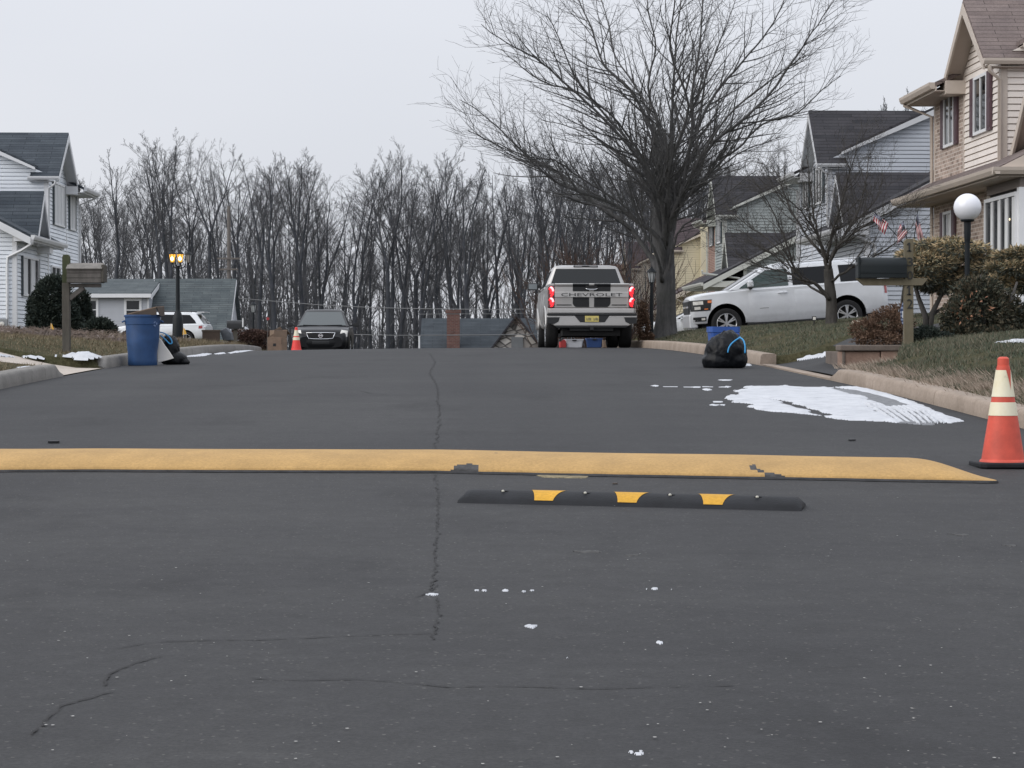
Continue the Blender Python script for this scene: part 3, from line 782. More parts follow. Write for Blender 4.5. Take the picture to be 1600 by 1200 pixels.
    if BRK: brick.build('brick_wall', BRK, root)
    ob = roofm.build('roof', ROOF, root); fix_normals(ob.data)
    H = dict(root=root, T=T, sg=sg)
    # downspouts
    def spout(pts, r=.045):
        m = MB(); m.tube([T(*p) for p in pts], r, 6); m.build('downspout', P.get('gutter', TRIM), root, smooth=60)
    spout([(-.30,.0-.24,he-.25),(-.30,-.24,he-.35),(-.06,-.07,he-.5),(-.06,-.06,2.9 if wing else .1)], .04)
    spout([(-.66,yb+.18,he-.28),(-.66,yb+.18,he-.36),(-.08,yb+.05,he-.62),(-.07,yb+.05,.1)], .04)
    if wing:
        wl_, wh_ = P.get('wing', 5.5), P.get('whe', 2.75); wo_ = P.get('woh', .55)
        spout([(-wo_-.05,-wl_-.25,wh_-.30),(-wo_-.04,-wl_-.22,wh_-.42),(-.2,-wl_-.10,wh_-.62),(.22,-wl_-.08,wh_-.82),(.24,-wl_-.08,wh_-1.1),(.24,-wl_-.08,.1)], .05)
    def window(face, c0, c1, z0_, z1_, shut=0.0, mull=1, curtain=False, rail=0, off=0.0, frame=.06):
        """face 's' = street wall (c along y), 'g' = gable wall at y=off (c along x)"""
        def Q(c, z, o): return T(-o, c, z) if face == 's' else T(c, off-o, z)
        def bx(m, ca, cb, za, zb, oa, ob_):
            p, q = Q(ca, za, oa), Q(cb, zb, ob_)
            m.box(min(p.x,q.x),max(p.x,q.x),min(p.y,q.y),max(p.y,q.y),za,zb)
        b0 = (off if face == 's' else 0)+.027
        f = MB()
        bx(f, c0-frame, c0, z0_-frame, z1_+frame, -.02+b0, .05+b0); bx(f, c1, c1+frame, z0_-frame, z1_+frame, -.02+b0, .05+b0)
        bx(f, c0, c1, z1_, z1_+frame, -.02+b0, .048+b0); bx(f, c0, c1, z0_-frame, z0_, -.02+b0, .052+b0)
        for k in range(1, mull+1):
            c = c0+(c1-c0)*k/(mull+1); bx(f, c-.028, c+.028, z0_, z1_, -.02+b0, .043+b0)
        for k in range(1, rail+1):
            z = z0_+(z1_-z0_)*k/(rail+1); bx(f, c0, c1, z-.018, z+.018, -.02+b0, .040+b0)
        fo = f.build('window', P.get('sash', TRIM), root)
        p = MB(); bx(p, c0, c1, z0_, z1_, .0+b0, .021+b0); p.build('pane', M_PANE, fo)
        if curtain:
            for ca, cb in curtain:
                cu = MB(); bx(cu, lerp(c0,c1,ca), lerp(c0,c1,cb), z0_+.01, z1_-.01, .021+b0, .025+b0); cu.build('curtain', M_CURT, fo)
        if shut:
            for (ca, cb) in ((c0-frame-shut-.01, c0-frame-.01),(c1+frame+.01, c1+frame+shut+.01)):
                s_ = MB(); bx(s_, ca, cb, z0_-frame, z1_+frame, 0+b0, .045+b0)
                for (za, zb) in ((z0_, (z0_+z1_)/2-.05),((z0_+z1_)/2+.05, z1_)):
                    bx(s_, ca+.05, cb-.05, za, zb, .045+b0, .052+b0)
                s_.build('shutter', SHUT, root)
        return fo
    H['window'] = window; H['he'] = he; H['W1'] = W1; H['yb'] = yb
    if windows:
        for face, c0, c1, za, zb_, sh_, ml, cu_ in P.get('wins', [('s',1.0,2.05,he-1.27,he-.22,.30,1,None),('s',W1+.75,W1+1.6,he-1.27,he-.27,.28,1,None)]):
            window(face, c0, c1, za, zb_, sh_, ml, cu_, off=(.012 if BRK and c0 > W1 else 0))
    return H
T_WHITE = mat('trim_white', (.74,.75,.77), .45, var=.04)
T_GREY = mat('trim_pale_grey', (.55,.56,.58), .5, var=.05)
T_CREAM = mat('trim_cream', (.56,.50,.42), .5, var=.05)
T_TAN = mat('trim_tan', (.54,.47,.41), .5, var=.05)
R_BLUE = roof_mat('roof_slate_blue', (.040,.050,.062,1), (.066,.078,.092,1))
R_DARK = roof_mat('roof_charcoal', (.030,.030,.035,1), (.050,.048,.054,1))
R_BROWN = roof_mat('roof_red_brown', (.150,.118,.110,1), (.190,.152,.143,1))
R_PURP = roof_mat('roof_dark_brown', (.055,.042,.046,1), (.085,.066,.07,1))
B_TAN = brick_mat('brick_tan', (.22,.160,.130,1), (.50,.40,.34,1), (.56,.50,.45,1), .23, .08, .011)
B_RED = brick_mat('brick_red', (.21,.09,.06,1), (.30,.15,.105,1), (.36,.31,.28,1))
SH_PLUM = mat('shutter_plum', (.085,.045,.055), .5, var=.1)
SH_DARK = mat('shutter_slate', (.05,.065,.075), .5, var=.1)
SH_RED = mat('shutter_red', (.14,.03,.035), .5, var=.1)
# left white house
PW = dict(siding=siding_mat('siding_white', (.79,.83,.88)), trim=T_WHITE, roof=R_BLUE, shutter=SH_DARK, sash=T_WHITE, gutter=T_WHITE, soffit=T_GREY, sh=.12,
          wins=[('s',1.15,3.1,3.58,4.88,.18,2,[(.02,.31),(.36,.64),(.69,.98)]),('s',4.35,5.45,3.58,4.88,.16,1,[(.04,.46),(.54,.96)])], cgz=1.4, pitch=.46, wing=5.6, wcg=(-3.9,-1.9,1.25), whe=3.0, woh=.5)
zl = (544-517)/48.4
H1 = house('white_house', 'white sided two storey house with slate blue roof left of the street', -1, -12.6, 74.5, zl, PW, he=5.12, bay=3.7, ext=2.65)
H1['window']('s', -4.6, -2.0, 1.1, 2.2, .14, 3, [(.05,.3),(.55,.75)], off=0)
H1['window']('s', .55, 2.2, .9, 2.1, 0, 1, None)
# bracketed electric meter on its near gable wall
# right beige house
PB = dict(siding=siding_mat('siding_beige', (.80,.735,.68)), trim=T_TAN, roof=R_BROWN, shutter=SH_PLUM, sash=T_WHITE, gutter=T_TAN, soffit=mat('soffit_tan', (.42,.36,.315), .7, var=.05), brick=B_TAN, sh=.33, pitch=.46, cgz=1.18, wins=[('s',1.02,2.0,3.92,4.97,.31,1,None),('s',3.82,4.64,3.9,4.88,.30,1,None),('s',4.0,4.66,1.3,2.42,.30,1,[(0,.42)])],
          wing=2.2, whe=2.62, wcg=(None,None,0), woh=.35)
zr = .42
H2 = house('beige_house', 'beige sided house with tan brick and plum shutters behind the globe lamp', 1, 10.92, 43.6, zr, PB, he=5.25, bay=3.05, ext=2.75, deep=9.5, wing=False)
def skirt():
    T, root = H2['T'], H2['root']
    y0, y1, a0, zg, pt = -2.72, 6.4, -.74, 2.73, .50
    def part(nm, M, pts, vec, par=None):
        m = MB(); m.extrude([T(*q) for q in pts], Vector(vec)); o = m.build(nm, M, par or root); fix_normals(o.data); return o
    zt = lambda a: zg+.13+(a-a0)*pt
    part('porch_roof', R_BROWN, [(a0,y0,zt(a0)),(.03,y0,zt(.03)),(.03,y1,zt(.03)),(a0,y1,zt(a0))], (0,0,-.09))
    part('porch_roof', R_BROWN, [(.03,y0,zt(.03)),(4.2,y0,zt(4.2)),(4.2,-.02,zt(4.2)),(.03,-.02,zt(.03))], (0,0,-.09))
    part('porch_rake_board', T_TAN, [(a0-.02,y0-.03,zt(a0)-.03),(4.2,y0-.03,zt(4.2)-.03),(4.2,y0-.03,zt(4.2)-.26),(a0+.35,y0-.03,zt(a0)-.10),(a0-.02,y0-.03,zt(a0)-.14)], (0,.05,0))
    pr = [(-.0,.13),(-.13,.13),(-.12,.07),(-.08,0),(-.0,0)]
    part('porch_gutter', T_TAN, [(a0+a, y0-.14, zg-.01+z) for a, z in pr], (0,y1-y0+.14,0))
    part('porch_gutter', T_TAN, [(a0-.13, y0-.03+a, zg-.01+z) for a, z in pr], (8.2,0,0))
    part('porch_gable_wall', PB['siding'], [(a0+.3,y0+.03,zg),(7.4,y0+.03,zg),(4.2,y0+.03,zt(4.2)-.12),(a0+.3,y0+.03,zt(a0+.3)-.12)], (0,.05,0))
    m = MB(); m.box(a0+.005, 7.4, y0, y1, zg-.05, zg-.015); m.build('porch_soffit', MATS['soffit_tan'], root)
    # sun room of tall panes below the porch roof
    ax, b0, b1 = -.30, -2.62, -.12
    m = MB(); m.box(ax+.05, 7.3, b0+.05, b1, -.4, zg-.06); m.build('sun_room_wall', mat('dark_interior', (.05,.045,.042), .8, var=.1), root)
    m = MB(); m.box(ax-.02, 7.3, b0-.02, b1, 2.50, zg-.052); m.build('sun_room_header', mat('header_dark_brown', (.17,.145,.13), .7, var=.05), root)  # header beam over the panes, dark brown in its own colour
    H2['window']('s', b0+.17, b1-.08, .2, 2.36, 0, 3, [(.0,.13),(.26,.36),(.51,.60),(.76,.84)], off=-ax, frame=.07)
    H2['window']('g', ax+.26, ax+3.4, .2, 2.36, 0, 3, None, off=b0)
    m = MB(); m.box(ax-.045, ax+.17, b0-.045, b0+.13, -.3, 2.50); m.build('corner_post', T_WHITE, root)
    m = MB(); m.box(-.035, .05, .5, 1.1, -.2, 2.2); d = m.build('front_door', mat('door_frame_tan', (.27,.21,.17), .5), root)
    m = MB(); m.box(-.045, -.03, .55, .98, .1, 2.05); m.build('door_glass', M_PANE, d)
    for (yy, zz) in ((b0+.62,1.95),(b0+1.75,1.25)):
        m = MB(); m.lathe([(.001,-.035),(.026,-.02),(.035,0),(.026,.02),(.001,.035)], 10, 0, Matrix.Translation((ax-.03, yy, zz))); m.build('window_light', emit('warm_bulb', (1,.8,.5,1), 1.4), root, smooth=180)
    m = MB(); m.box(ax+.42-.03, ax+.42+.03, b0-.05, b0-.02, 1.75, 1.82); m.build('window_light', MATS['warm_bulb'], root)
    # brick on the ground storey
    m = MB(); m.box(-.034, .05, 1.12, 3.06, -.3, zg-.06); m.build('brick_wall', B_TAN, root)
    # street facing gable above the porch roof
    lo, hi, mid, ze, zp, w0 = -2.85, -.40, -1.62, 3.40, 4.62, .46
    part('dormer_wall', PB['siding'], [(w0,lo,2.7),(w0,lo,ze),(w0,mid,zp),(w0,hi,ze),(w0,hi,2.7)], (2.6,0,0))
    sl = (zp-ze)/(hi-mid)
    for e in (lo-.2, hi+.2):
        zl_ = ze-.2*sl
        part('dormer_roof', R_BROWN, [(w0-.34,e,zl_+.12),(3.0,e,zl_+.12),(3.0,mid,zp+.12),(w0-.34,mid,zp+.12)], (0,0,-.09))
        part('dormer_rake_board', T_TAN, [(w0-.37,e,zl_+.05),(w0-.37,mid,zp+.05),(w0-.37,mid,zp-.17),(w0-.37,e,zl_-.15)], (.05,0,0))
        part('dormer_soffit', MATS['soffit_tan'], [(w0-.33,e,zl_+.02),(w0-.33,mid,zp+.02),(w0,mid,zp+.02),(w0,e,zl_+.02)], (0,0,-.02))
    H2['window']('s', -2.1, -1.25, 3.05, 3.95, 0, 1, None, off=-w0)
    m = MB(); m.box(-.06, 9.5, -1.5, 5.9, -1.2, -.3); m.build('foundation', mat('foundation', (.22,.2,.18), .9), root)
skirt()
PG = dict(siding=siding_mat('siding_grey', (.50,.53,.58)), trim=T_GREY, roof=R_DARK, shutter=SH_DARK, sash=T_WHITE, gutter=T_GREY, sh=.2, wing=6.2, wcg=(-4.6,-2.3,1.35), whe=3.0, woh=.9, pitch=.46)
H3 = house('grey_house', 'grey sided two storey house with charcoal roof standing behind the white parked car', 1, 12.3, 70.8, .78, PG, he=5.15)
PN = dict(siding=siding_mat('siding_sage', (.33,.36,.355)), trim=mat('trim_sage_white', (.55,.56,.52), .5, var=.05), roof=R_DARK, shutter=SH_DARK, sash=T_WHITE, brick=B_RED, sh=.2, wing=6.4, wcg=(-4.2,-2.2,1.3), whe=2.6, woh=1.7, pitch=.46)
H4 = house('sage_house', 'sage green sided house with red brick end between big tree and grey house', 1, 12.55, 98.5, .85, PN, he=5.1)
PY = dict(siding=siding_mat('siding_yellow', (.64,.575,.41)), trim=T_CREAM, roof=R_PURP, shutter=SH_RED, sash=T_WHITE, sh=.2, wing=6.2, wcg=(None,None,0), whe=2.7, woh=.5, pitch=.46)
H5 = house('yellow_house', 'yellow sided house with dark brown roof seen right of the big tree trunk', 1, 12.9, 123.5, .3, PY, he=5.2)
def chase(H, M):
    T, root = H['T'], H['root']
    m = MB(); m.box(1.5, 2.5, -.55, .05, -.3, 6.3); m.build('chimney_chase', M, root)
chase(H5, PY['siding'])
PK = dict(siding=siding_mat('siding_pale_beige', (.55,.49,.41)), trim=T_CREAM, roof=R_PURP, shutter=SH_RED, sash=T_WHITE, sh=.2, wing=5.0, wcg=(None,None,0), whe=2.8, woh=.5, pitch=.46)
H6 = house('pale_beige_house', 'pale beige house with gutter and brown roof seen between truck and big tree', 1, 12.95, 149, -.9, PK, he=6.3)
# low grey cape houses
def cape(name, label, X, Y, z0, w, d, he, ridge, SID, ROOF, windows=(), rz=0.0):
    root = thing(name, label, 'house', (X, Y, z0), rz)
    m = MB(); z = -.5
    m.box(-w/2, w/2, .02, d, -.6, he)
    while z < he-.01:
        z1 = min(z+.12, he)
        m.poly([(-w/2,-.016,z),(w/2,-.016,z),(w/2,0,z1),(-w/2,0,z1)]); m.poly([(-w/2,-.016,z),(w/2,-.016,z),(w/2,.0,z),(-w/2,.0,z)]); z = z1
    for s in (-1, 1): m.extrude([(s*w/2,0,he),(s*w/2,d,he),(s*w/2,d/2,ridge-.05)], (-s*.05,0,0))
    o = m.build('wall', SID, root); fix_normals(o.data)
    r = MB(); e = .35; k = (ridge-he)/(d/2)
    r.extrude([(-w/2-.2,-e,he-e*k+.1),(w/2+.2,-e,he-e*k+.1),(w/2+.2,d/2,ridge+.1),(-w/2-.2,d/2,ridge+.1)], (0,0,-.1))
    r.extrude([(-w/2-.2,d+e,he-e*k+.1),(w/2+.2,d+e,he-e*k+.1),(w/2+.2,d/2,ridge+.1),(-w/2-.2,d/2,ridge+.1)], (0,0,-.1))
    o = r.build('roof', ROOF, root); fix_normals(o.data)
    t = MB(); t.box(-w/2-.2, w/2+.2, -e-.03, -e+.02, he-e*k-.12, he-e*k+.08)
    t.box(w/2-.05, w/2+.03, -.04, .08, -.5, he-.1)
    for s in (-1, 1):
        t.extrude([(s*(w/2+.2),-e,he-e*k+.03),(s*(w/2+.2),d/2,ridge+.03),(s*(w/2+.2),d/2,ridge-.2),(s*(w/2+.2),-e,he-e*k-.2)], (s*.03,0,0))
    o = t.build('fascia', T_WHITE, root); fix_normals(o.data)
    for (x0, x1, za, zb) in windows:
        f = MB()
        for bx in ((x0-.12,x0,za-.12,zb+.14),(x1,x1+.12,za-.12,zb+.14),(x0,x1,zb,zb+.14),(x0,x1,za-.12,za)): f.box(bx[0],bx[1],-.06,.0,bx[2],bx[3])
        f.box(x0,x1,-.045,0,(za+zb)/2-.025,(za+zb)/2+.025)
        fo = f.build('window', T_WHITE, root); p = MB(); p.box(x0,x1,-.025,.0,za,zb); p.build('pane', M_PANE, fo)
    return root
S_CAPE = siding_mat('siding_cape', (.44,.46,.50))
R_CAPE = roof_mat('roof_grey_cape', (.070,.085,.092,1), (.10,.115,.12,1))
Yc = 118.0; sc_ = F/Yc
pxx = lambda x: (x-CX)/F*Yc
pzz = lambda y: (HZ-y)/sc_
w0 = pxx(232)-pxx(100)
g0 = pzz(545)
C1 = cape('grey_cape_house', 'low grey sided cottage wing with white framed windows behind the blue bin', (pxx(100)+pxx(232))/2, Yc, g0, w0, 6.2, pzz(459)-g0, pzz(436)-g0, S_CAPE, R_CAPE,
     [((150-166)/sc_-.9, (150-166)/sc_+.02, pzz(498)-g0, pzz(470)-g0), ((198-166)/sc_, (218-166)/sc_, pzz(499)-g0, pzz(470)-g0)])
vp = MB(); vp.lathe([(.22,0),(.22,.04),(.16,.05)], 12, 0, Matrix.Translation((.65,1.9,pzz(449)-g0)), cap=True); vp.tube([(.65,1.9,pzz(449)-g0),(.65,1.9,pzz(444)-g0)], .06, 8)
vp.build('roof_vent', T_WHITE, C1)
C2 = cape('grey_cape_house', 'low house with a large blank grey shingled roof beside the utility pole', (pxx(236)+pxx(354))/2, Yc-.7, g0, pxx(354)-pxx(236), 6.6, .35, pzz(436)-g0, S_CAPE, R_CAPE)
# far house beyond the crest: dark roof, brick chimney, stone gable
Yf = 112.0; sf = F/Yf; fx = lambda x: (x-CX)/F*Yf; fz = lambda y: (HZ-y)/sf
rt = thing('stone_gable_house', 'low house with long dark roof, brick chimney and stone gable just beyond the crest', 'house', (fx(750), Yf, -3.0), 0)
m = MB(); Wd = fx(950)-fx(655)
m.box(fx(655)-fx(750), fx(950)-fx(750), 0, 8, -.5, fz(560)+3); m.build('wall', mat('stone_dark', (.2,.19,.18), .9), rt)
r = MB(); zr_, ze_ = fz(496)+3, fz(575)+3
r.extrude([(fx(655)-fx(750),-1.2,ze_),(fx(950)-fx(750),-1.2,ze_),(fx(950)-fx(750),3.2,zr_),(fx(655)-fx(750),3.2,zr_)], (0,0,-.12))
r.extrude([(fx(655)-fx(750),7.6,ze_),(fx(950)-fx(750),7.6,ze_),(fx(950)-fx(750),3.2,zr_),(fx(655)-fx(750),3.2,zr_)], (0,0,-.12))
o = r.build('roof', roof_mat('roof_black_blue', (.038,.047,.056,1), (.052,.062,.072,1)), rt); fix_normals(o.data)
c = MB(); x0, x1 = fx(698)-fx(750), fx(718)-fx(750)
c.box(x0, x1, .2, .95, 0, fz(489)+3); c.box(x0-.06, x1+.06, .14, 1.01, fz(489)+3, fz(484)+3)
c.build('chimney', brick_mat('brick_chimney', (.13,.06,.05,1), (.17,.085,.07,1), (.16,.12,.11,1)), rt)
g_ = MB(); ga = fx(807)-fx(750); gh = fz(497)+3; gl = fx(762)-fx(750); gr = fx(852)-fx(750); gb = fz(556)+3
g_.extrude([(gl,-2.2,gb),(gr,-2.2,gb),(ga,-2.2,gh)], (0,4.5,0))
g_.box(gl+.3, gr-.3, -2.15, 2, -.5, gb)
def stonemat(name, a, b_, mort, sc=4.5):
    m, nt, b = newmat(name); v = tex(nt, 'UV', (1,1.7,1))
    vo = N(nt, 'ShaderNodeTexVoronoi', feature='DISTANCE_TO_EDGE'); vo.inputs['Scale'].default_value = sc; L(nt, v, vo.inputs['Vector'])
    v2 = N(nt, 'ShaderNodeTexVoronoi'); v2.inputs['Scale'].default_value = sc; L(nt, v, v2.inputs['Vector'])
    sp = N(nt, 'ShaderNodeSeparateColor'); L(nt, v2.outputs['Color'], sp.inputs[0])
    c = mixc(nt, ramp(nt, vo.outputs['Distance'], [(.03,(1,1,1)),(.10,(0,0,0))]), ramp(nt, sp.outputs[0], [(.1,a),(.9,b_)]), mort)
    L(nt, c, b.inputs['Base Color']); b.inputs['Roughness'].default_value = .9
    bumpn(nt, b, vo.outputs['Distance'], .6, .05); return m
g_.build('stone_gable', stonemat('field_stone', (.24,.22,.21), (.62,.59,.55), (.10,.095,.09,1), 1.7), rt)
rk = MB()
for e in (gl-.18, gr+.18):
    ke = gb-.18*(gh-gb)/((gr-gl)/2)
    rk.extrude([(e,-2.45,ke+.02),(ga,-2.45,gh+.02),(ga,3.0,gh+.02),(e,3.0,ke+.02)], (0,0,.14))
o = rk.build('gable_roof', MATS.get('x', R_DARK), rt); fix_normals(o.data)
wv = MB(); wv.box(fx(799)-fx(750), fx(817)-fx(750), -2.27, -2.1, fz(545)+3, fz(527)+3); wv.build('gable_window', mat('grey_blind', (.17,.18,.19), .5), rt)
# small brown roofed shed wing left of the pale beige house
sh_ = thing('brown_shed', 'plain brown gabled outbuilding half hidden behind the pickup roof', 'outbuilding', (*uv2xy(11.4,158)[:2], -1.2), TH)
m = MB(); m.box(0,3.0,0,4,-.5,4.6); m.build('wall', T_CREAM, sh_)
r = MB(); r.extrude([(-.3,-.3,4.0),(3.3,-.3,4.0),(3.3,2,7.1),(-.3,2,7.1)], (0,0,-.12)); r.extrude([(-.3,4.3,4.6),(3.3,4.3,4.6),(3.3,2,7.1),(-.3,2,7.1)], (0,0,-.12))
o = r.build('roof', roof_mat('roof_brown_plain', (.13,.085,.07,1), (.16,.105,.09,1)), sh_); fix_normals(o.data)
# ------------------------------------------------------------------ bare trees
def barkmat(name, a, b_, bump=.6, sc=14):
    m, nt, b = newmat(name); v = tex(nt, 'Object', (1,1,.22))
    f = nz(nt, v, sc, 6, .7); f2 = nz(nt, tex(nt), 1.4, 3)
    c = mixc(nt, 1.0, ramp(nt, f, [(.3, a), (.7, b_)]), ramp(nt, f2, [(.3,(.75,.78,.75)),(.7,(1.2,1.2,1.2))]), 'MULTIPLY')
    L(nt, c, b.inputs['Base Color']); b.inputs['Roughness'].default_value = .95; b.inputs['Specular IOR Level'].default_value = .2
    if bump: bumpn(nt, b, f, bump, .03)
    return m
M_BARK = barkmat('bark_grey_brown', (.050,.046,.044), (.105,.096,.090))
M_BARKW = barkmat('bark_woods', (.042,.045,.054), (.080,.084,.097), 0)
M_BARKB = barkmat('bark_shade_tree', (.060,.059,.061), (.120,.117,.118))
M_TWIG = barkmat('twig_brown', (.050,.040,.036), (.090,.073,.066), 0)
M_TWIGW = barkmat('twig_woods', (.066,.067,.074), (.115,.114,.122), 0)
def wander(rng, p, d, Ln, nseg, wob, trop):
    pts = [Vector(p)]; d = Vector(d).normalized(); ds = [d.copy()]
    st = Ln/nseg
    for i in range(nseg):
        d = d + Vector((rng.gauss(0,wob), rng.gauss(0,wob), rng.gauss(0,wob)*.7+trop)); d.normalize()
        pts.append(pts[-1]+d*st); ds.append(d.copy())
    return pts, ds
def child_dir(rng, d, ang):
    o = d.orthogonal().normalized(); q = d.cross(o)
    a = rng.uniform(0, 2*PI)
    s = (o*math.cos(a)+q*math.sin(a))
    return (d*math.cos(ang)+s*math.sin(ang)).normalized()
def sides(r): return 7 if r > .09 else 5 if r > .035 else 4 if r > .016 else 3
def grow(rng, mb, pts, ds, r0, r1, lev, S):
    """hang children on the limb pts (radius r0->r1)"""
    n = len(pts)-1
    Ln = sum((pts[i+1]-pts[i]).length for i in range(n))
    cnt = S['n'][lev]
    cnt = int(cnt if not S.get('perlen') else max(2, cnt*Ln))
    for k in range(cnt):
        t = lerp(S['t0'][lev], .98, (k+rng.random())/cnt)
        f = t*n; i = min(int(f), n-1)
        p = pts[i].lerp(pts[i+1], f-i); d = ds[min(i+1, n)]
        r = lerp(r0, r1, t)
        ang = math.radians(rng.uniform(*S['ang'][lev]))
        cd = child_dir(rng, d, ang)
        if cd.z < S.get('minz', -.3): cd.z = abs(cd.z)*.4; cd.normalize()
        cl = Ln*S['len'][lev]*(1.05-S['lt'][lev]*t)*rng.uniform(.7,1.2)
        if S.get('absl') and S['absl'][lev]: cl = S['absl'][lev]*(1.1-S['lt'][lev]*t)*rng.uniform(.6,1.25)
        cr = min(r*S['rr'][lev], S['rmax'][lev])
        cr = max(cr, S['rmin'])
        ns = S['seg'][lev]
        cp, cds = wander(rng, p, cd, cl, ns, S['wob'][lev], S['trop'][lev])
        e = max(S['rmin']*.6, cr*.3)
        mb.tube(cp, [lerp(cr, e, j/ns) for j in range(ns+1)], sides(cr), caps=False)
        if lev+1 < len(S['n']): grow(rng, mb, cp, cds, cr, e, lev+1, S)
# --- the big shade tree: main limbs follow the photograph, twigs are grown
YT = 56.5
base = hit(1040, 523); base = drop(1040, YT)
big = thing('shade_tree', 'large spreading bare shade tree with thick trunk between the pickup and the white car', 'tree', base)
def PX(l, z0=0.0, z1=0.0, r=None):
    n = len(l); out = []
    for i, (px, py) in enumerate(l): out.append(at(px, py, YT)+Vector((0, lerp(z0, z1, i/(n-1)), 0))-base)
    return out
def smoothpath(P, n=5):
    out = []
    for i in range(len(P)-1):
        p0, p1, p2, p3 = P[max(i-1,0)], P[i], P[i+1], P[min(i+2,len(P)-1)]
        for k in range(n):
            t = k/n
            out.append(.5*((2*p1)+(-p0+p2)*t+(2*p0-5*p1+4*p2-p3)*t*t+(-p0+3*p1-3*p2+p3)*t**3))
    out.append(P[-1]); return out
rng = random.Random(21)
tm = MB()
trunk = smoothpath([base-base+Vector((0,0,-.25))]+PX([(1040,516),(1041,495),(1041,465),(1040,435),(1038,405),(1036,380),(1035,350),(1035,325),(1036,300),(1037,280)]), 4)
TR = [(0,.42),(.04,.33),(.10,.275),(.25,.245),(.42,.24),(.52,.25),(.62,.27),(.72,.255),(.80,.20),(.88,.14),(1,.05)]
def trad(t):
    for (a, ra), (b, rb_) in zip(TR[:-1], TR[1:]):
        if a <= t <= b: return lerp(ra, rb_, (t-a)/(b-a))
    return .05
trs = [trad(i/(len(trunk)-1)) for i in range(len(trunk))]
o0 = len(tm.v); tm.tube(trunk, trs, 18)
for i in range(o0, len(tm.v)):
    p = tm.v[i]; a = math.atan2(p.y, p.x)
    k = 1+.07*noise.noise(Vector((p.x*3, p.y*3, p.z*.8)))+ (.16*max(0, 1-p.z/.5)*(.5+.5*math.sin(a*5)) if p.z < .5 else 0)
    c = trunk[min((i-o0)//18, len(trunk)-1)]
    tm.v[i] = c+(p-c)*k
tm.build('trunk', M_BARKB, big, smooth=180)
LIMBS = [
 ([(1026,412),(1012,388),(985,352),(953,325),(918,302),(886,270),(852,250),(815,232),(780,215),(740,196)], .16, .6,2.2),
 ([(1030,380),(1000,352),(955,322),(905,305),(865,290),(838,268),(804,235),(765,200),(722,172)], .13, -.4,-2.4),
 ([(1031,330),(1020,290),(1002,247),(969,198),(911,140),(853,120),(815,92),(783,62)], .13, 0,1.8),
 ([(1028,340),(1010,275),(977,231),(927,181),(878,140),(837,107),(790,85),(754,62)], .12, -.3,-2.6),
 ([(1033,320),(1028,262),(1022,206),(985,136),(944,95),(927,41),(903,-10),(885,-60)], .13, .2,.8),
 ([(1038,325),(1043,280),(1026,198),(1010,140),(1022,82),(1010,25),(1000,-60)], .12, -.3,-1.0),
 ([(1044,330),(1051,264),(1051,198),(1055,132),(1059,66),(1067,0),(1072,-80)], .14, .1,1.0),
 ([(1050,335),(1066,285),(1078,206),(1076,157),(1088,82),(1092,10),(1104,-60)], .14, -.3,-1.4),
 ([(1050,330),(1064,275),(1090,206),(1117,148),(1154,103),(1200,50),(1230,0),(1250,-40)], .13, .2,1.5),
 ([(1052,345),(1100,240),(1154,194),(1196,152),(1235,95),(1262,55),(1285,20)], .12, -.2,-2.2),
 ([(1054,352),(1062,318),(1101,285),(1117,252),(1154,231),(1196,190),(1249,173),(1290,136),(1322,112)], .12, .3,.8),
 ([(1050,388),(1060,360),(1090,338),(1117,318),(1150,290),(1175,272)], .065, -.4,-1.5),
 ([(1036,335),(1036,280),(1040,220),(1010,130),(970,60),(960,0),(945,-60)], .12, .8,4.4),
 ([(1042,335),(1048,270),(1075,200),(1110,120),(1135,60),(1160,0),(1180,-50)], .12, .8,4.6),
 ([(1034,345),(1020,290),(985,240),(940,200),(895,175),(850,160)], .10, 1.0,4.4),
 ([(1048,345),(1080,300),(1125,262),(1170,225),(1215,205),(1255,188)], .10, .9,4.2),
 ([(1040,330),(1042,260),(1065,180),(1035,100),(1040,20),(1035,-60)], .12, -.8,-4.2),
 ([(1034,340),(1012,280),(960,205),(900,155),(870,95),(850,60)], .10, -.8,-4.4),
 ([(1048,335),(1075,275),(1120,200),(1180,150),(1225,120)], .10, -.8,-4.2),
 ([(1020,395),(985,340),(945,310),(900,285),(862,262),(820,262),(770,240),(735,225)], .07, -.8,-3.6),
]
SB = dict(n=[3.9, 4.0, 4.0], perlen=True, t0=[.14,.1,.08], ang=[(22,50),(24,58),(25,62)], len=[.40,.40,.40], lt=[.55,.5,.45], rr=[.5,.55,.6], rmax=[.026,.0115,.0062], rmin=.0034,
          seg=[6,4,3], wob=[.07,.11,.14], trop=[.05,.035,.02], absl=[2.0,.85,.42], minz=-.1)
cm = MB()
for pts, r, a, b in LIMBS:
    pre = (lerp(pts[0][0], 1037, .75), min(pts[0][1]+48, 440)); PP = PX(pts, a, b); q0 = at(*pre, YT)-base+Vector((0, a*.3, 0)); P = smoothpath([q0]+PP, 4)
    P = [p+Vector((rng.gauss(0,.008), rng.gauss(0,.012), rng.gauss(0,.008))) for p in P]
    n = len(P)-1
    ds = [(P[min(i+1,n)]-P[max(i-1,0)]).normalized() for i in range(n+1)]
    r *= .56
    cm.tube(P, [lerp(r, .008, (i/n)**.7)*(1+.45*max(0, 1-i/7)) for i in range(n+1)], 8)
    grow(rng, cm, P, ds, r, .012, 0, SB)
cm.build('branches', M_BARKB, big, smooth=180, uv=False)
print('big tree faces', len(cm.f))
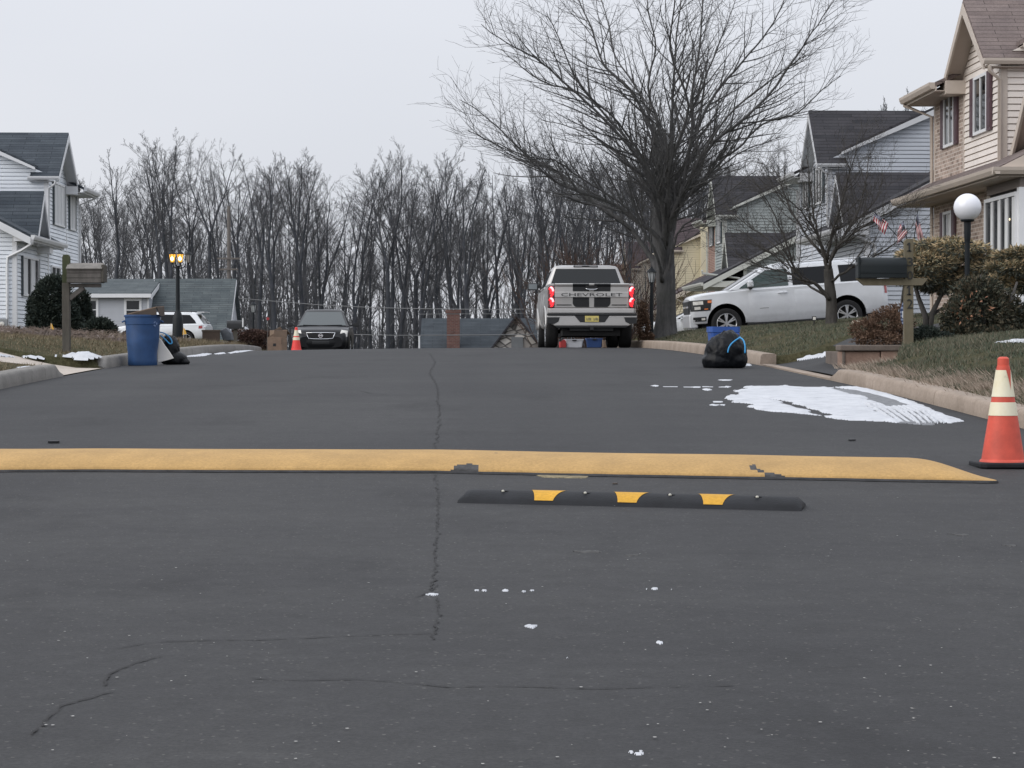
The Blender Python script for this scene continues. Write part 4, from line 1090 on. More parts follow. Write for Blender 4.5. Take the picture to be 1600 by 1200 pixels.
# --- small ornamental tree
YS = 46.0
sbase = drop(1299, YS)
small = thing('ornamental_tree', 'small bare ornamental tree with a leaning side stem in front of the white car', 'tree', sbase)
def PS(l, a=0, b=0): return [at(px, py, YS)+Vector((0, lerp(a,b,i/(len(l)-1)), 0))-sbase for i, (px, py) in enumerate(l)]
t2 = MB()
P = smoothpath([Vector((0,0,-.12))]+PS([(1299,500),(1299,470),(1296,445),(1294,420)]), 4)
t2.tube(P, [.155,.14,.13,.125,.12,.118,.115,.112,.11,.11,.11,.108,.105,.10,.10,.095,.09][:len(P)], 12); t2.build('trunk', M_BARK, small, smooth=180)
SL = [([(1295,468),(1275,447),(1250,435),(1236,418),(1228,395),(1215,362),(1192,318),(1170,285)], .062, -.1,-.9),
 ([(1290,462),(1262,443),(1240,428),(1215,420),(1190,412),(1160,395),(1140,380)], .038, .1,.9),
 ([(1294,425),(1288,402),(1280,370),(1272,330),(1268,290),(1262,240)], .062, 0,.2),
 ([(1294,430),(1298,400),(1318,375),(1350,352),(1380,335),(1410,318)], .052, 0,-.8),
 ([(1296,425),(1305,395),(1330,360),(1352,320),(1365,275),(1372,235)], .048, .1,1.2),
 ([(1298,440),(1325,420),(1355,405),(1385,385),(1415,352)], .042, -.1,-1.0),
 ([(1292,410),(1298,370),(1310,320),(1322,270),(1330,225)], .05, .1,-.9),
 ([(1284,395),(1258,360),(1238,320),(1225,275),(1212,245)], .045, .1,1.0),
 ([(1240,428),(1228,405),(1200,372),(1165,348),(1142,325)], .034, -.1,.4),
 ([(1290,405),(1270,365),(1245,335),(1215,312),(1185,300)], .038, -.2,-1.3),
 ([(1298,410),(1320,378),(1345,345),(1385,305),(1400,262)], .04, .3,1.6),
 ([(1236,420),(1215,398),(1190,380),(1170,360),(1150,352)], .026, .3,1.2)]
SS = dict(n=[8, 8, 7], perlen=True, t0=[.16,.12,.1], ang=[(22,52),(24,60),(25,60)], len=[.4]*3, lt=[.5,.5,.4], rr=[.5,.55,.6], rmax=[.014,.0075,.0045], rmin=.0028,
          seg=[5,4,3], wob=[.14,.18,.2], trop=[.06,.05,.02], absl=[1.0,.5,.28], minz=-.25)
c2 = MB()
for pts, r, a, b in SL:
    P = smoothpath(PS(pts, a, b), 4); n = len(P)-1
    P = [p+Vector((rng.gauss(0,.008), rng.gauss(0,.01), rng.gauss(0,.008))) for p in P]
    ds = [(P[min(i+1,n)]-P[max(i-1,0)]).normalized() for i in range(n+1)]
    r *= .74
    c2.tube(P, [lerp(r, .006, (i/n)**.75) for i in range(n+1)], 7)
    grow(rng, c2, P, ds, r, .007, 0, SS)
c2.build('branches', M_BARK, small, smooth=180, uv=False)
print('small tree faces', len(c2.f))
# --- trees of the woods beyond the street: several grown kinds, every tree its own object
def wood_tree(seed, Ht=18.0, r=.24, fork=.42, spread=1.0, nl=13, lead=2):
    rg = random.Random(seed); t = MB(); c = MB()
    SW = dict(n=[7,6,4], t0=[.22,.15,.1], ang=[(16,38),(18,44),(20,50)], len=[.40,.46,.55], lt=[.5,.45,.3], rr=[.5,.5,.6], rmax=[.036,.016,.0085], rmin=.0055,
              seg=[4,3,2], wob=[.06,.09,.11], trop=[.045,.035,.02], minz=-.1)
    P, ds = wander(rg, (0,0,-.5), (rg.gauss(0,.03), rg.gauss(0,.03), 1), Ht*fork, 7, .022, .03)
    n = len(P)-1; rt = r*.80
    t.tube(P, [lerp(r*1.15, rt, (i/n)**.8) for i in range(n+1)], 8, caps=False)
    for k in range(3):      # a few low side limbs, some of them dead stubs
        i = rg.randrange(3, n); q, qd = wander(rg, P[i], child_dir(rg, ds[i], math.radians(rg.uniform(40,75))), rg.uniform(1.2,3.8), 5, .12, .05)
        c.tube(q, [lerp(.045, .01, j/5) for j in range(6)], 4, caps=False); grow(rg, c, q, qd, .045, .01, 1, SW)
    a0 = rg.uniform(0, 6.28)
    for k in range(lead):   # leaders
        a = a0+2*PI*k/lead+rg.gauss(0,.3); inc = math.radians(rg.uniform(6,20)*spread) if lead > 1 else .03
        d = Vector((math.cos(a)*math.sin(inc), math.sin(a)*math.sin(inc), math.cos(inc))); Ll = Ht*(1-fork)*rg.uniform(.86,1.03)
        Q, qd = wander(rg, P[-1], d, Ll, 12, .05, .012); m_ = 12; r0 = rt*(.72 if lead > 1 else .98)
        t.tube(Q, [lerp(r0, .018, (i/m_)**.8) for i in range(m_+1)], 6, caps=False)
        for j in range(nl):
            tt = lerp(.10, .97, (j+rg.random()*.8)/nl); f = tt*m_; i = min(int(f), m_-1); p = Q[i].lerp(Q[i+1], f-i); rr = lerp(r0, .018, tt**.8)
            cd = child_dir(rg, qd[i], math.radians(rg.uniform(20,46)*spread)); cd.z = abs(cd.z)
            L2 = Ht*lerp(.27, .10, tt)*rg.uniform(.65,1.25)*spread
            q, dd = wander(rg, p, cd, L2, 6, .08, .035)
            rr0 = min(rr*.55, .085); c.tube(q, [lerp(rr0, .011, jj/6) for jj in range(7)], 5 if rr0 > .04 else 4, caps=False)
            grow(rg, c, q, dd, rr0, .011, 0, SW)
    return t, c
LBLW = 'tall bare deciduous tree crowded in the grey woods at the end of the street'
GRW = 'bare trees of the woods beyond the street'
protos = []
for k, (Ht, r, fork, sp, nl, ld) in enumerate([(18,.19,.42,1.0,9,2),(19,.22,.50,.85,9,2),(17,.16,.36,1.15,9,3),(18.5,.19,.58,1.2,11,2),(16,.12,.30,.8,15,1),(19.5,.24,.40,1.0,8,3),(17.5,.14,.62,1.0,10,2),(18,.16,.28,.9,16,1)]):
    t, c = wood_tree(100+k, Ht, r, fork, sp, nl, ld)
    root = thing('bare_tree', LBLW, 'tree', (0,0,0), 0, GRW)
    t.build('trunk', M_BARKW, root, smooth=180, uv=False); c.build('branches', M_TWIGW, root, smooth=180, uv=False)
    protos.append((root, Ht)); print('wood proto faces', len(c.f))
rw = random.Random(77); used = [False]*len(protos)
def put_tree(px, Y, topy, k=None, label=None, rz=None):
    k = rw.randrange(len(protos)) if k is None else k
    root, Ht = protos[k]
    x = (px-CX)/F*Y; zb = min(gz(x, Y), .3)
    top = (HZ-topy)/F*Y
    s = (top-zb)/Ht
    w = s*rw.uniform(.9,1.15)
    if not used[k]:
        used[k] = True; o = root; o.location = (x, Y, zb); o.rotation_euler = (0,0,rw.uniform(0,6.28)); o.scale = (w,w,s)
        if label: o['label'] = label
        return o
    return dup(root, (x, Y, zb), rw.uniform(0,6.28), label or LBLW, GRW, (w,w,s))
def topline(px):  # crown line of the woods in the photograph
    T_ = [(100,300),(128,262),(150,232),(185,230),(205,250),(225,212),(265,214),(290,240),(318,224),(350,230),(372,262),(395,238),(430,228),(480,230),(505,262),(540,254),(575,262),(598,242),(640,238),(690,234),(720,246),(760,250),(820,215),(880,200),(940,205),(1000,210),(1100,215),(1200,205),(1280,195),(1400,180)]
    for (a, ya), (b, yb) in zip(T_[:-1], T_[1:]):
        if a <= px <= b: return lerp(ya, yb, (px-a)/(b-a))
    return 215
for px in (172, 243, 262, 330, 402, 428, 480, 545, 608, 655, 700, 738):      # front row seen clearly
    put_tree(px+rw.uniform(-5,5), rw.uniform(128,140), topline(px)+rw.uniform(-4,4))
for px in range(100, 1120, 40): put_tree(px+rw.uniform(-10,10), rw.uniform(138,152), topline(px)+rw.uniform(4,40))
for px in range(90, 1130, 38): put_tree(px+rw.uniform(-9,9), rw.uniform(152,172), topline(px)+rw.uniform(12,75))
for px in range(90, 1150, 42): put_tree(px+rw.uniform(-9,9), rw.uniform(172,205), topline(px)+rw.uniform(25,95))
for px in range(80, 1180, 22): put_tree(px+rw.uniform(-9,9), rw.uniform(206,250), topline(px)+rw.uniform(70,140))
for px in range(860, 1300, 34): put_tree(px+rw.uniform(-12,12), rw.uniform(178,200), 235+rw.uniform(-22,25))
for px, ty in ((1352,142),(1372,128),(1395,138),(1420,150),(1462,100),(1440,118),(1310,178)): put_tree(px, rw.uniform(110,122), ty+rw.uniform(-6,6), 4)
# understorey far back: uncountable thin stems and brush
ub = MB(); ru_ = random.Random(5)
for k in range(4200):
    Y = ru_.uniform(140, 215); px = ru_.uniform(80, 1180); x = (px-CX)/F*Y; z0 = gz(x, Y)-.2
    h = ru_.uniform(2.5, 7.5) if ru_.random() < .8 else ru_.uniform(6, 12)
    lean = Vector((ru_.gauss(0,.07), ru_.gauss(0,.07), 1))
    P, d_ = wander(ru_, (x, Y, z0), lean, h, 4, .08, .03)
    r = ru_.uniform(.018,.06); ub.tube(P, [r, r*.85, r*.65, r*.45, r*.2], 3, caps=False)
    for j in range(3):
        q = P[1+j%3].lerp(P[2+j%3], ru_.random()); dd = child_dir(ru_, d_[2], ru_.uniform(.4,.9)); dd.z = abs(dd.z)
        Q, _ = wander(ru_, q, dd, h*ru_.uniform(.15,.35), 2, .12, .06); ub.tube(Q, [r*.4, r*.3, r*.15], 3, caps=False)
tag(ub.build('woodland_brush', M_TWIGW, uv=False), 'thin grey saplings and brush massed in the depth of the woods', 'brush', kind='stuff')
# ------------------------------------------------------------------ shrubs built from many small leaves
def leaf_cloud(n, blobs, size, rnd, elong=2.2, up=.25, shell=.55, flat=0.0, droop=0.0, zmin=-1e9):
    """returns MB of n small quads spread through the blobs (centre, radii)"""
    rs = np.random.RandomState(rnd)
    vol = np.array([b[1][0]*b[1][1]*b[1][2] for b in blobs])**.66; vol /= vol.sum()
    V = []; Fc = []
    which = rs.choice(len(blobs), n, p=vol)
    for i in range(n):
        c, r = blobs[which[i]]
        d = rs.normal(size=3); d /= np.linalg.norm(d)
        rad = shell+(1-shell)*rs.random()**.6
        k = 1+.22*noise.noise(Vector((d[0]*2.3+c[0], d[1]*2.3+c[1], d[2]*2.3+c[2])))+.10*noise.noise(Vector(d*6))
        p = np.array(c)+d*np.array(r)*rad*k
        if p[2] < zmin: continue
        t = d+rs.normal(size=3)*.55; t[2] += up; t[2] *= (1-flat); t[2] -= droop; t /= np.linalg.norm(t)
        s = np.cross(t, rs.normal(size=3)); s /= (np.linalg.norm(s)+1e-9)
        ln = size*elong*rs.uniform(.6,1.3); w = size*rs.uniform(.5,1.1)*.5
        o = len(V)
        V += [p-s*w*.4, p+t*ln*.5-s*w, p+t*ln, p+t*ln*.5+s*w]
        Fc.append((o, o+1, o+2, o+3))
    m = MB(); m.v = [Vector(v) for v in V]; m.f = Fc; m.mi = [0]*len(Fc); return m
def shrub(name, label, loc, parts, stems=None, group=None, cat='shrub'):
    root = thing(name, label, cat, loc, 0, group)
    for nm, m, M in parts: m.build(nm, M, root, uv=False)
    if stems:
        s = MB()
        for P, r in stems: s.tube(P, [lerp(r, r*.4, i/(len(P)-1)) for i in range(len(P))], 7)
        s.build('stem', M_BARK, root, smooth=180)
    return root
M_JUN = island_mat('juniper_gold', [(.16,.165,.115),(.26,.24,.155),(.38,.315,.195),(.48,.36,.22)], vs=2.5, amount=.7)
M_JUNG = island_mat('juniper_green', [(.060,.070,.066),(.10,.112,.094),(.15,.155,.118)], vs=2, amount=.6)
M_DKG = island_mat('evergreen_dark', [(.014,.022,.020),(.026,.037,.031),(.042,.052,.041)], vs=2, amount=.6)
M_HOLLY = island_mat('broadleaf_dark', [(.022,.028,.025),(.042,.050,.038),(.070,.072,.050),(.11,.09,.06)], vs=2.5, amount=.6)
M_BROWNB = island_mat('dry_brown_leaf', [(.060,.036,.026),(.11,.066,.045),(.17,.11,.075)], vs=3, amount=.6)
M_ORANGE = island_mat('orange_leaf', [(.19,.085,.05),(.30,.15,.09)], vs=3, amount=.8)
s1 = F/36.0
jb = drop(1455, 36.0)
def rel(px, py, Y, b): return at(px, py, Y)-b
def jun(pts, Y, b, seed, n, sz=.05):
    """tiers of flat sprays: list of (px, py, rx px)"""
    s_ = F/Y; bl = []; rr = random.Random(seed)
    for px, py, rx in pts:
        c = rel(px, py, Y+rr.uniform(-.5,.5), b); bl.append((tuple(c), (rx/s_*rr.uniform(.85,1.15), rx/s_*.9, rx/s_*rr.uniform(.22,.42))))
    return bl
J1 = jun([(1430,402,26),(1462,392,34),(1500,390,34),(1532,402,26),(1418,420,28),(1455,415,38),(1500,415,42),(1545,420,24),(1440,434,34),(1478,438,42),(1522,432,34),(1556,425,22),(1486,380,26),(1450,384,20),(1404,428,16),(1573,434,14),(1470,449,30),(1515,447,26),(1415,437,18)], 36.0, jb, 3, 0)
shrub('juniper_shrub', 'golden tipped spreading juniper on bare stems behind the numbered mailbox post', jb, [
    ('foliage', leaf_cloud(13000, J1, .026, 1, 3.4, .05, .45, .55), M_JUNG),
    ('golden_tips', leaf_cloud(17000, [(( c[0], c[1], c[2]+r[2]*.35), (r[0]*1.02, r[1]*1.02, r[2]*.85)) for c, r in J1], .024, 2, 3.6, .25, .85, .5), M_JUN)],
    [([rel(1448,520,36,jb), rel(1446,495,36,jb), rel(1435,465,36,jb), rel(1425,430,36,jb)], .06), ([rel(1452,520,36,jb), rel(1456,490,36,jb), rel(1470,462,36,jb), rel(1490,430,36,jb)], .055), ([rel(1415,515,36.4,jb), rel(1408,480,36.4,jb), rel(1412,445,36.4,jb)], .035), ([rel(1456,492,36,jb), rel(1478,478,36.2,jb), rel(1500,450,36.2,jb)], .03)])
J2 = jun([(1575,402,22),(1598,398,26),(1625,400,30),(1562,420,20),(1590,420,34),(1630,424,34),(1575,438,28),(1610,445,34),(1640,452,30)], 34.0, drop(1600,34), 4, 0)
j2b = drop(1600, 34.0)
shrub('juniper_shrub', 'golden juniper at the right edge in front of the sun room windows', j2b, [
    ('foliage', leaf_cloud(9000, J2, .028, 5, 3.4, .05, .45, .55), M_JUNG),
    ('golden_tips', leaf_cloud(9500, [((c[0], c[1], c[2]+r[2]*.35), (r[0]*1.02, r[1]*1.02, r[2]*.85)) for c, r in J2], .024, 6, 3.6, .25, .85, .5), M_JUN)],
    [([rel(1600,520,34,j2b), rel(1602,480,34,j2b), rel(1612,440,34,j2b)], .06)])
def pxblobs(L_, Y, b, fl=1.0):
    s_ = F/Y; return [(tuple(rel(px, py, Y+dy, b)), (rx/s_, rx/s_*.9, rz/s_)) for px, py, rx, rz, dy in L_]
b3 = drop(1535, 31.5)
B3 = pxblobs([(1530,490,48,44,0),(1500,500,30,34,-.2),(1565,495,36,44,.2),(1528,455,40,22,0),(1590,505,26,34,.3),(1510,525,34,20,-.3),(1560,528,40,18,-.2)], 31.5, b3)
shrub('evergreen_shrub', 'big dark broadleaf shrub with a few orange leaves right of the stone planter', b3, [
    ('foliage', leaf_cloud(17000, B3, .034, 7, 1.7, .2, .5), M_HOLLY),
    ('orange_leaves', leaf_cloud(34, pxblobs([(1518,478,34,22,-.9),(1505,490,22,12,-.9)], 31.5, b3), .040, 8, 1.3, .1, .4), M_ORANGE)],
    [([Vector((0,0,-.1)), Vector((.02,0,.3)), Vector((0,.1,.8))], .05), ([Vector((.1,0,-.1)), Vector((.35,0,.3)), Vector((.5,.1,.7))], .04)])
b4 = drop(1455, 30.2)
B4 = pxblobs([(1448,528,24,18,0),(1475,535,26,14,.1),(1430,535,16,12,0)], 30.2, b4)
shrub('low_shrub', 'low rounded dark green shrub at the foot of the mailbox post', b4, [('foliage', leaf_cloud(6500, B4, .022, 9, 1.9, .2, .45), M_DKG)])
b5 = drop(1375, 31.4)
B5 = pxblobs([(1385,505,30,24,0),(1352,515,26,16,-.1),(1410,510,20,26,.1),(1372,530,40,12,-.2),(1400,488,18,12,.2)], 31.4, b5)
shrub('brown_shrub', 'reddish brown winter shrub growing behind the stone planter wall', b5, [('foliage', leaf_cloud(9000, B5, .020, 10, 2.0, .2, .35), M_BROWNB)],
    [([Vector((.02*k,0,-.1)), Vector((.07*k-.2,0,.25)), Vector((.12*k-.3,.05,.45))], .012) for k in range(6)])
# left evergreens
b6 = drop(85, 67.0)
B6 = pxblobs([(83,480,34,44,0),(85,455,24,26,0),(68,505,28,26,-.2),(100,505,30,30,.2),(60,485,18,26,0)], 67.0, b6)
shrub('evergreen_shrub', 'tall rounded dark evergreen shrub against the white house', b6, [('foliage', leaf_cloud(14000, B6, .06, 11, 1.8, .3, .55), M_DKG)])
b7 = drop(128, 68.0)
B7 = pxblobs([(128,500,18,30,0),(128,475,12,20,0),(124,520,22,16,0)], 68.0, b7)
shrub('evergreen_shrub', 'narrow conical dark evergreen just left of the grey cottage window', b7, [('foliage', leaf_cloud(7000, B7, .055, 12, 1.8, .3, .5), M_DKG)])
b8 = drop(158, 64.0)
B8 = pxblobs([(156,512,20,13,0),(166,518,16,10,0),(145,516,12,10,0)], 64.0, b8)
shrub('low_shrub', 'low dark spiky shrub left of the blue bin', b8, [('foliage', leaf_cloud(4500, B8, .05, 13, 2.4, .4, .4), M_DKG)])
# dry hedge left and red-brown thicket by the pickup
b9 = drop(392, 68.0)
B9 = pxblobs([(372,530,16,16,0),(392,530,18,15,0),(412,532,14,14,0),(400,524,22,8,0)], 68.0, b9)
shrub('dry_hedge', 'low clipped hedge of dry brown leaves beside the cardboard boxes', b9, [('foliage', leaf_cloud(6500, B9, .04, 14, 1.6, .2, .4), island_mat('hedge_brown', [(.035,.022,.02),(.075,.045,.038),(.115,.07,.055)], vs=2, amount=.6))], cat='hedge')
tb = drop(935, 104.0)
tk = MB(); rt_ = random.Random(12)
for k in range(230):
    x = rt_.gauss(0,1.0); P, d_ = wander(rt_, (x*.95, rt_.uniform(-.8,.8), -.2), (x*.22+rt_.gauss(0,.15), rt_.gauss(0,.2), 1), rt_.uniform(3.4,6.3), 6, .09, .02)
    tk.tube(P, [.022,.018,.016,.013,.011,.009,.006], 3, caps=False)
    for j in range(7):
        i = rt_.randrange(2,6); Q, _ = wander(rt_, P[i], child_dir(rt_, d_[i], rt_.uniform(.4,.9)), rt_.uniform(.5,1.3), 3, .15, .04); tk.tube(Q, [.010,.009,.008,.005], 3, caps=False)
root = thing('thicket', 'dense reddish brown bare thicket rising behind the pickup cab', 'bush', tb)
tk.build('stems', barkmat('thicket_brown', (.055,.036,.030), (.10,.066,.055), 0), root, uv=False)
bb = drop(1008, 53.5)
Bb = pxblobs([(1006,510,9,18,0),(1004,488,6,18,0),(1010,528,12,8,0)], 53.5, bb)
shrub('brown_shrub', 'narrow dry brown shrub between the pickup tail light and lantern post', bb, [('foliage', leaf_cloud(2200, Bb, .035, 15, 2.0, .3, .3), M_BROWNB)], [([Vector((0,0,-.1)), Vector((.03,0,.6)), Vector((-.02,0,1.0))], .02)])
# ------------------------------------------------------------------ grass blades
def blades(name, n, fn, hgt, M, seed, w=.005, lean=.5):
    rs = np.random.RandomState(seed); V = np.zeros((n*3,3)); k = 0
    while k < n:
        u, v, dens = fn(rs)
        c = noise.noise(Vector((u*1.6, v*1.1, 2)))
        if c+.35 < rs.random()*.5-.1: continue
        x, y = uv2xy(u, v); z = base_z(u, v)-.006
        a = rs.uniform(0, 6.28); h = hgt*rs.uniform(.4,1.3)*(1+.6*c); ww = w*rs.uniform(.7,1.5)
        lx, ly = rs.normal(size=2)*lean*h
        V[k*3] = (x-math.cos(a)*ww, y-math.sin(a)*ww, z); V[k*3+1] = (x+math.cos(a)*ww, y+math.sin(a)*ww, z); V[k*3+2] = (x+lx, y+ly, z+h)
        k += 1
    me = bpy.data.meshes.new(name); me.vertices.add(n*3); me.vertices.foreach_set('co', V.ravel())
    me.loops.add(n*3); me.loops.foreach_set('vertex_index', np.arange(n*3)); me.polygons.add(n)
    me.polygons.foreach_set('loop_start', np.arange(n)*3); me.polygons.foreach_set('loop_total', np.full(n,3))
    me.materials.append(M); me.update(); me.validate()
    o = bpy.data.objects.new(name, me); COL.objects.link(o); o['kind'] = 'stuff'; return o
M_GRS = island_mat('grass_blades', [(.046,.064,.044),(.066,.084,.056),(.094,.105,.070),(.17,.15,.11)], vs=.8, amount=.55)
M_GRSL = island_mat('grass_dry', [(.075,.07,.04),(.12,.098,.06),(.17,.135,.085),(.22,.18,.12)], vs=.8, amount=.55)
def reg(u0, u1, v0, v1, right):
    def f(rs):
        while True:
            u = rs.uniform(u0, u1); v = rs.uniform(v0, v1)
            if not in_drive(u, v, .05): return u, v, 1
    return f
tag(blades('grass', 42000, reg(5.0, 8.2, 17, 30.3, 1), .055, M_GRS, 1), 'short winter grass on the bank behind the right kerb', 'grass')
tag(blades('grass', 42000, reg(5.0, 11.5, 33.3, 59.4, 1), .05, M_GRS, 2, .006), 'short winter grass on the lawn around the ornamental tree', 'grass')
tag(blades('grass', 26000, reg(-12.5, -4.95, 32.5, 60, 0), .06, M_GRSL, 3, .006), 'dry straw coloured grass around the wooden mailbox', 'grass')
tag(blades('grass', 12000, reg(-8, -4.95, 22, 29.0, 0), .05, M_GRSL, 4), 'dry grass behind the near left kerb', 'grass')
tag(blades('grass', 5000, reg(-8, -5.0, 52, 62, 0), .12, M_GRSL, 6, .006), 'long dry grass tufts along the far left kerb', 'grass')
# straw-coloured tufts that hang over the right kerb and leaf litter in the left bed
tf = MB(); rg = np.random.RandomState(9)
for k in range(75):
    u0 = 5.03+abs(rg.normal())*.25; v0 = rg.uniform(17.5, 27.6)
    for j in range(60):
        u = u0+rg.normal()*.09; v = v0+rg.normal()*.14; x, y = uv2xy(u, v); z = base_z(u, v)
        h = rg.uniform(.03,.085); l = np.array([-rg.uniform(.02,.09), rg.normal()*.03]); w = .004
        tf.add([(x-w,y,z),(x+w,y,z),(x+l[0],y+l[1],z+h)], [(0,1,2)])
tag(tf.build('dry_tufts', island_mat('tuft_tan', [(.20,.155,.12),(.31,.25,.20),(.40,.33,.27)], vs=2, amount=.6), uv=False), 'pale dry grass tufts drooping along the top of the right kerb', 'grass', kind='stuff')
lf = MB()
for k in range(5200):
    u = rg.uniform(-13.5, -6.2); v = rg.uniform(46, 66)
    x, y = uv2xy(u, v); z = base_z(u, v)+rg.uniform(0,.07)*max(0, noise.noise(Vector((u*.9, v*.5, 5)))+.5); s = rg.uniform(.03,.07)
    q = [Vector(rg.normal(size=3))*s for _ in range(3)]; lf.add([Vector((x,y,z))+w for w in q], [(0,1,2)])
tag(lf.build('leaf_litter', island_mat('dead_leaves', [(.06,.045,.04),(.12,.092,.08),(.19,.155,.14)], vs=2, amount=.7), uv=False), 'grey brown dead leaves and stalks in the bed before the white house', 'leaf litter', kind='stuff')
st = MB()
for k in range(900):
    u = rg.uniform(-13, -6.2); v = rg.uniform(44, 62); x, y = uv2xy(u, v); z = base_z(u, v)
    h = rg.uniform(.06,.2); st.tube([(x,y,z),(x+rg.normal()*.08,y,z+h*.6),(x+rg.normal()*.16,y,z+h)], [.006,.005,.003], 3, caps=False)
tag(st.build('dead_stalks', MATS.get('stk') or mat('stalk_tan', (.19,.145,.12), .9, var=.3), uv=False), 'thin dead perennial stalks in the left garden bed', 'stalks', kind='stuff')
# ------------------------------------------------------------------ vehicles (local: y forward, x right, z up, y=0 at the rear bumper)
def paint(name, col, rough=.28, metal=0.0, coat=.6, dirt=.5):
    m, nt, b = newmat(name); v = tex(nt)
    f = nz(nt, v, 2.2, 5, .6); f2 = nz(nt, v, 12, 5, .7)
    lo = tuple(x*.93 for x in col)+(1,); hi = tuple(min(1, x*1.04) for x in col)+(1,)
    c = ramp(nt, f, [(.3, lo), (.7, hi)])
    # road film: more dirt low on the sides
    sp = N(nt, 'ShaderNodeSeparateXYZ'); L(nt, v, sp.inputs[0])
    mr = N(nt, 'ShaderNodeMapRange'); mr.inputs['From Min'].default_value = .85; mr.inputs['From Max'].default_value = .25; mr.inputs['To Max'].default_value = dirt
    L(nt, sp.outputs[2], mr.inputs['Value'])
    mm = N(nt, 'ShaderNodeMath', operation='MULTIPLY'); L(nt, mr.outputs[0], mm.inputs[0]); L(nt, f2, mm.inputs[1])
    L(nt, mixc(nt, mm.outputs[0], c, (.22,.215,.205,1)), b.inputs['Base Color'])
    b.inputs['Roughness'].default_value = rough; b.inputs['Metallic'].default_value = metal
    b.inputs['Coat Weight'].default_value = coat; b.inputs['Coat Roughness'].default_value = .08
    return m
P_WHITE = paint('paint_white', (.76,.78,.81))
P_SILV = paint('paint_champagne', (.50,.49,.48), .32, .3)
P_BLACK = paint('paint_black', (.005,.0055,.007), .3, 0, 0.0, .03)
P_BLACK.node_tree.nodes['Principled BSDF'].inputs['Specular IOR Level'].default_value = .32
M_TYRE = mat('tyre_rubber', (.018,.018,.019), .85, var=.2, vs=10)
M_WELL = mat('wheel_well', (.010,.010,.011), .9, var=0)
M_ALLOY = mat('alloy', (.62,.63,.65), .28, metal=.75, var=.05)
M_CHROME = mat('chrome', (.75,.76,.78), .12, metal=1.0, var=0)
M_VGLASS = glassmat('dark_car_glass', (.010,.012,.013,1), .03)
M_WSCR = glassmat('windscreen_glass', (.060,.072,.074,1), .05)
M_TRIM = mat('car_trim_black', (.016,.017,.019), .5, var=.1)
M_RED = emit('brake_red', (1.0,.02,.03,1), 1.5, (.45,.01,.02,1))
M_REDHOT = emit('brake_core', (1.0,.30,.33,1), 2.4, (.9,.3,.3,1))
M_REDOFF = mat('tail_red', (.30,.012,.015), .15, var=.1, coat=.8)
M_AMBER = mat('amber_lens', (.75,.19,.03), .2, var=.05, coat=.8)
M_LENS = mat('clear_lens', (.70,.68,.63), .15, var=.18, vs=14, coat=.8)
def section(w, zb, zt, crown, tuck, belt):
    h = zt-zb
    half = [(0,zb),(w-.22,zb),(w-tuck,zb+.02),(w-tuck*.35,zb+.13*h),(w-.012,zb+.30*h),(w,zb+.48*h),(w-.006,zb+.64*h),(w-.030,zb+.82*h),(w-belt*.6,zt-.045),(w-belt,zt-.012),(w-belt-.10,zt+crown*.30),(w*.45,zt+crown*.85),(0,zt+crown)]
    return half
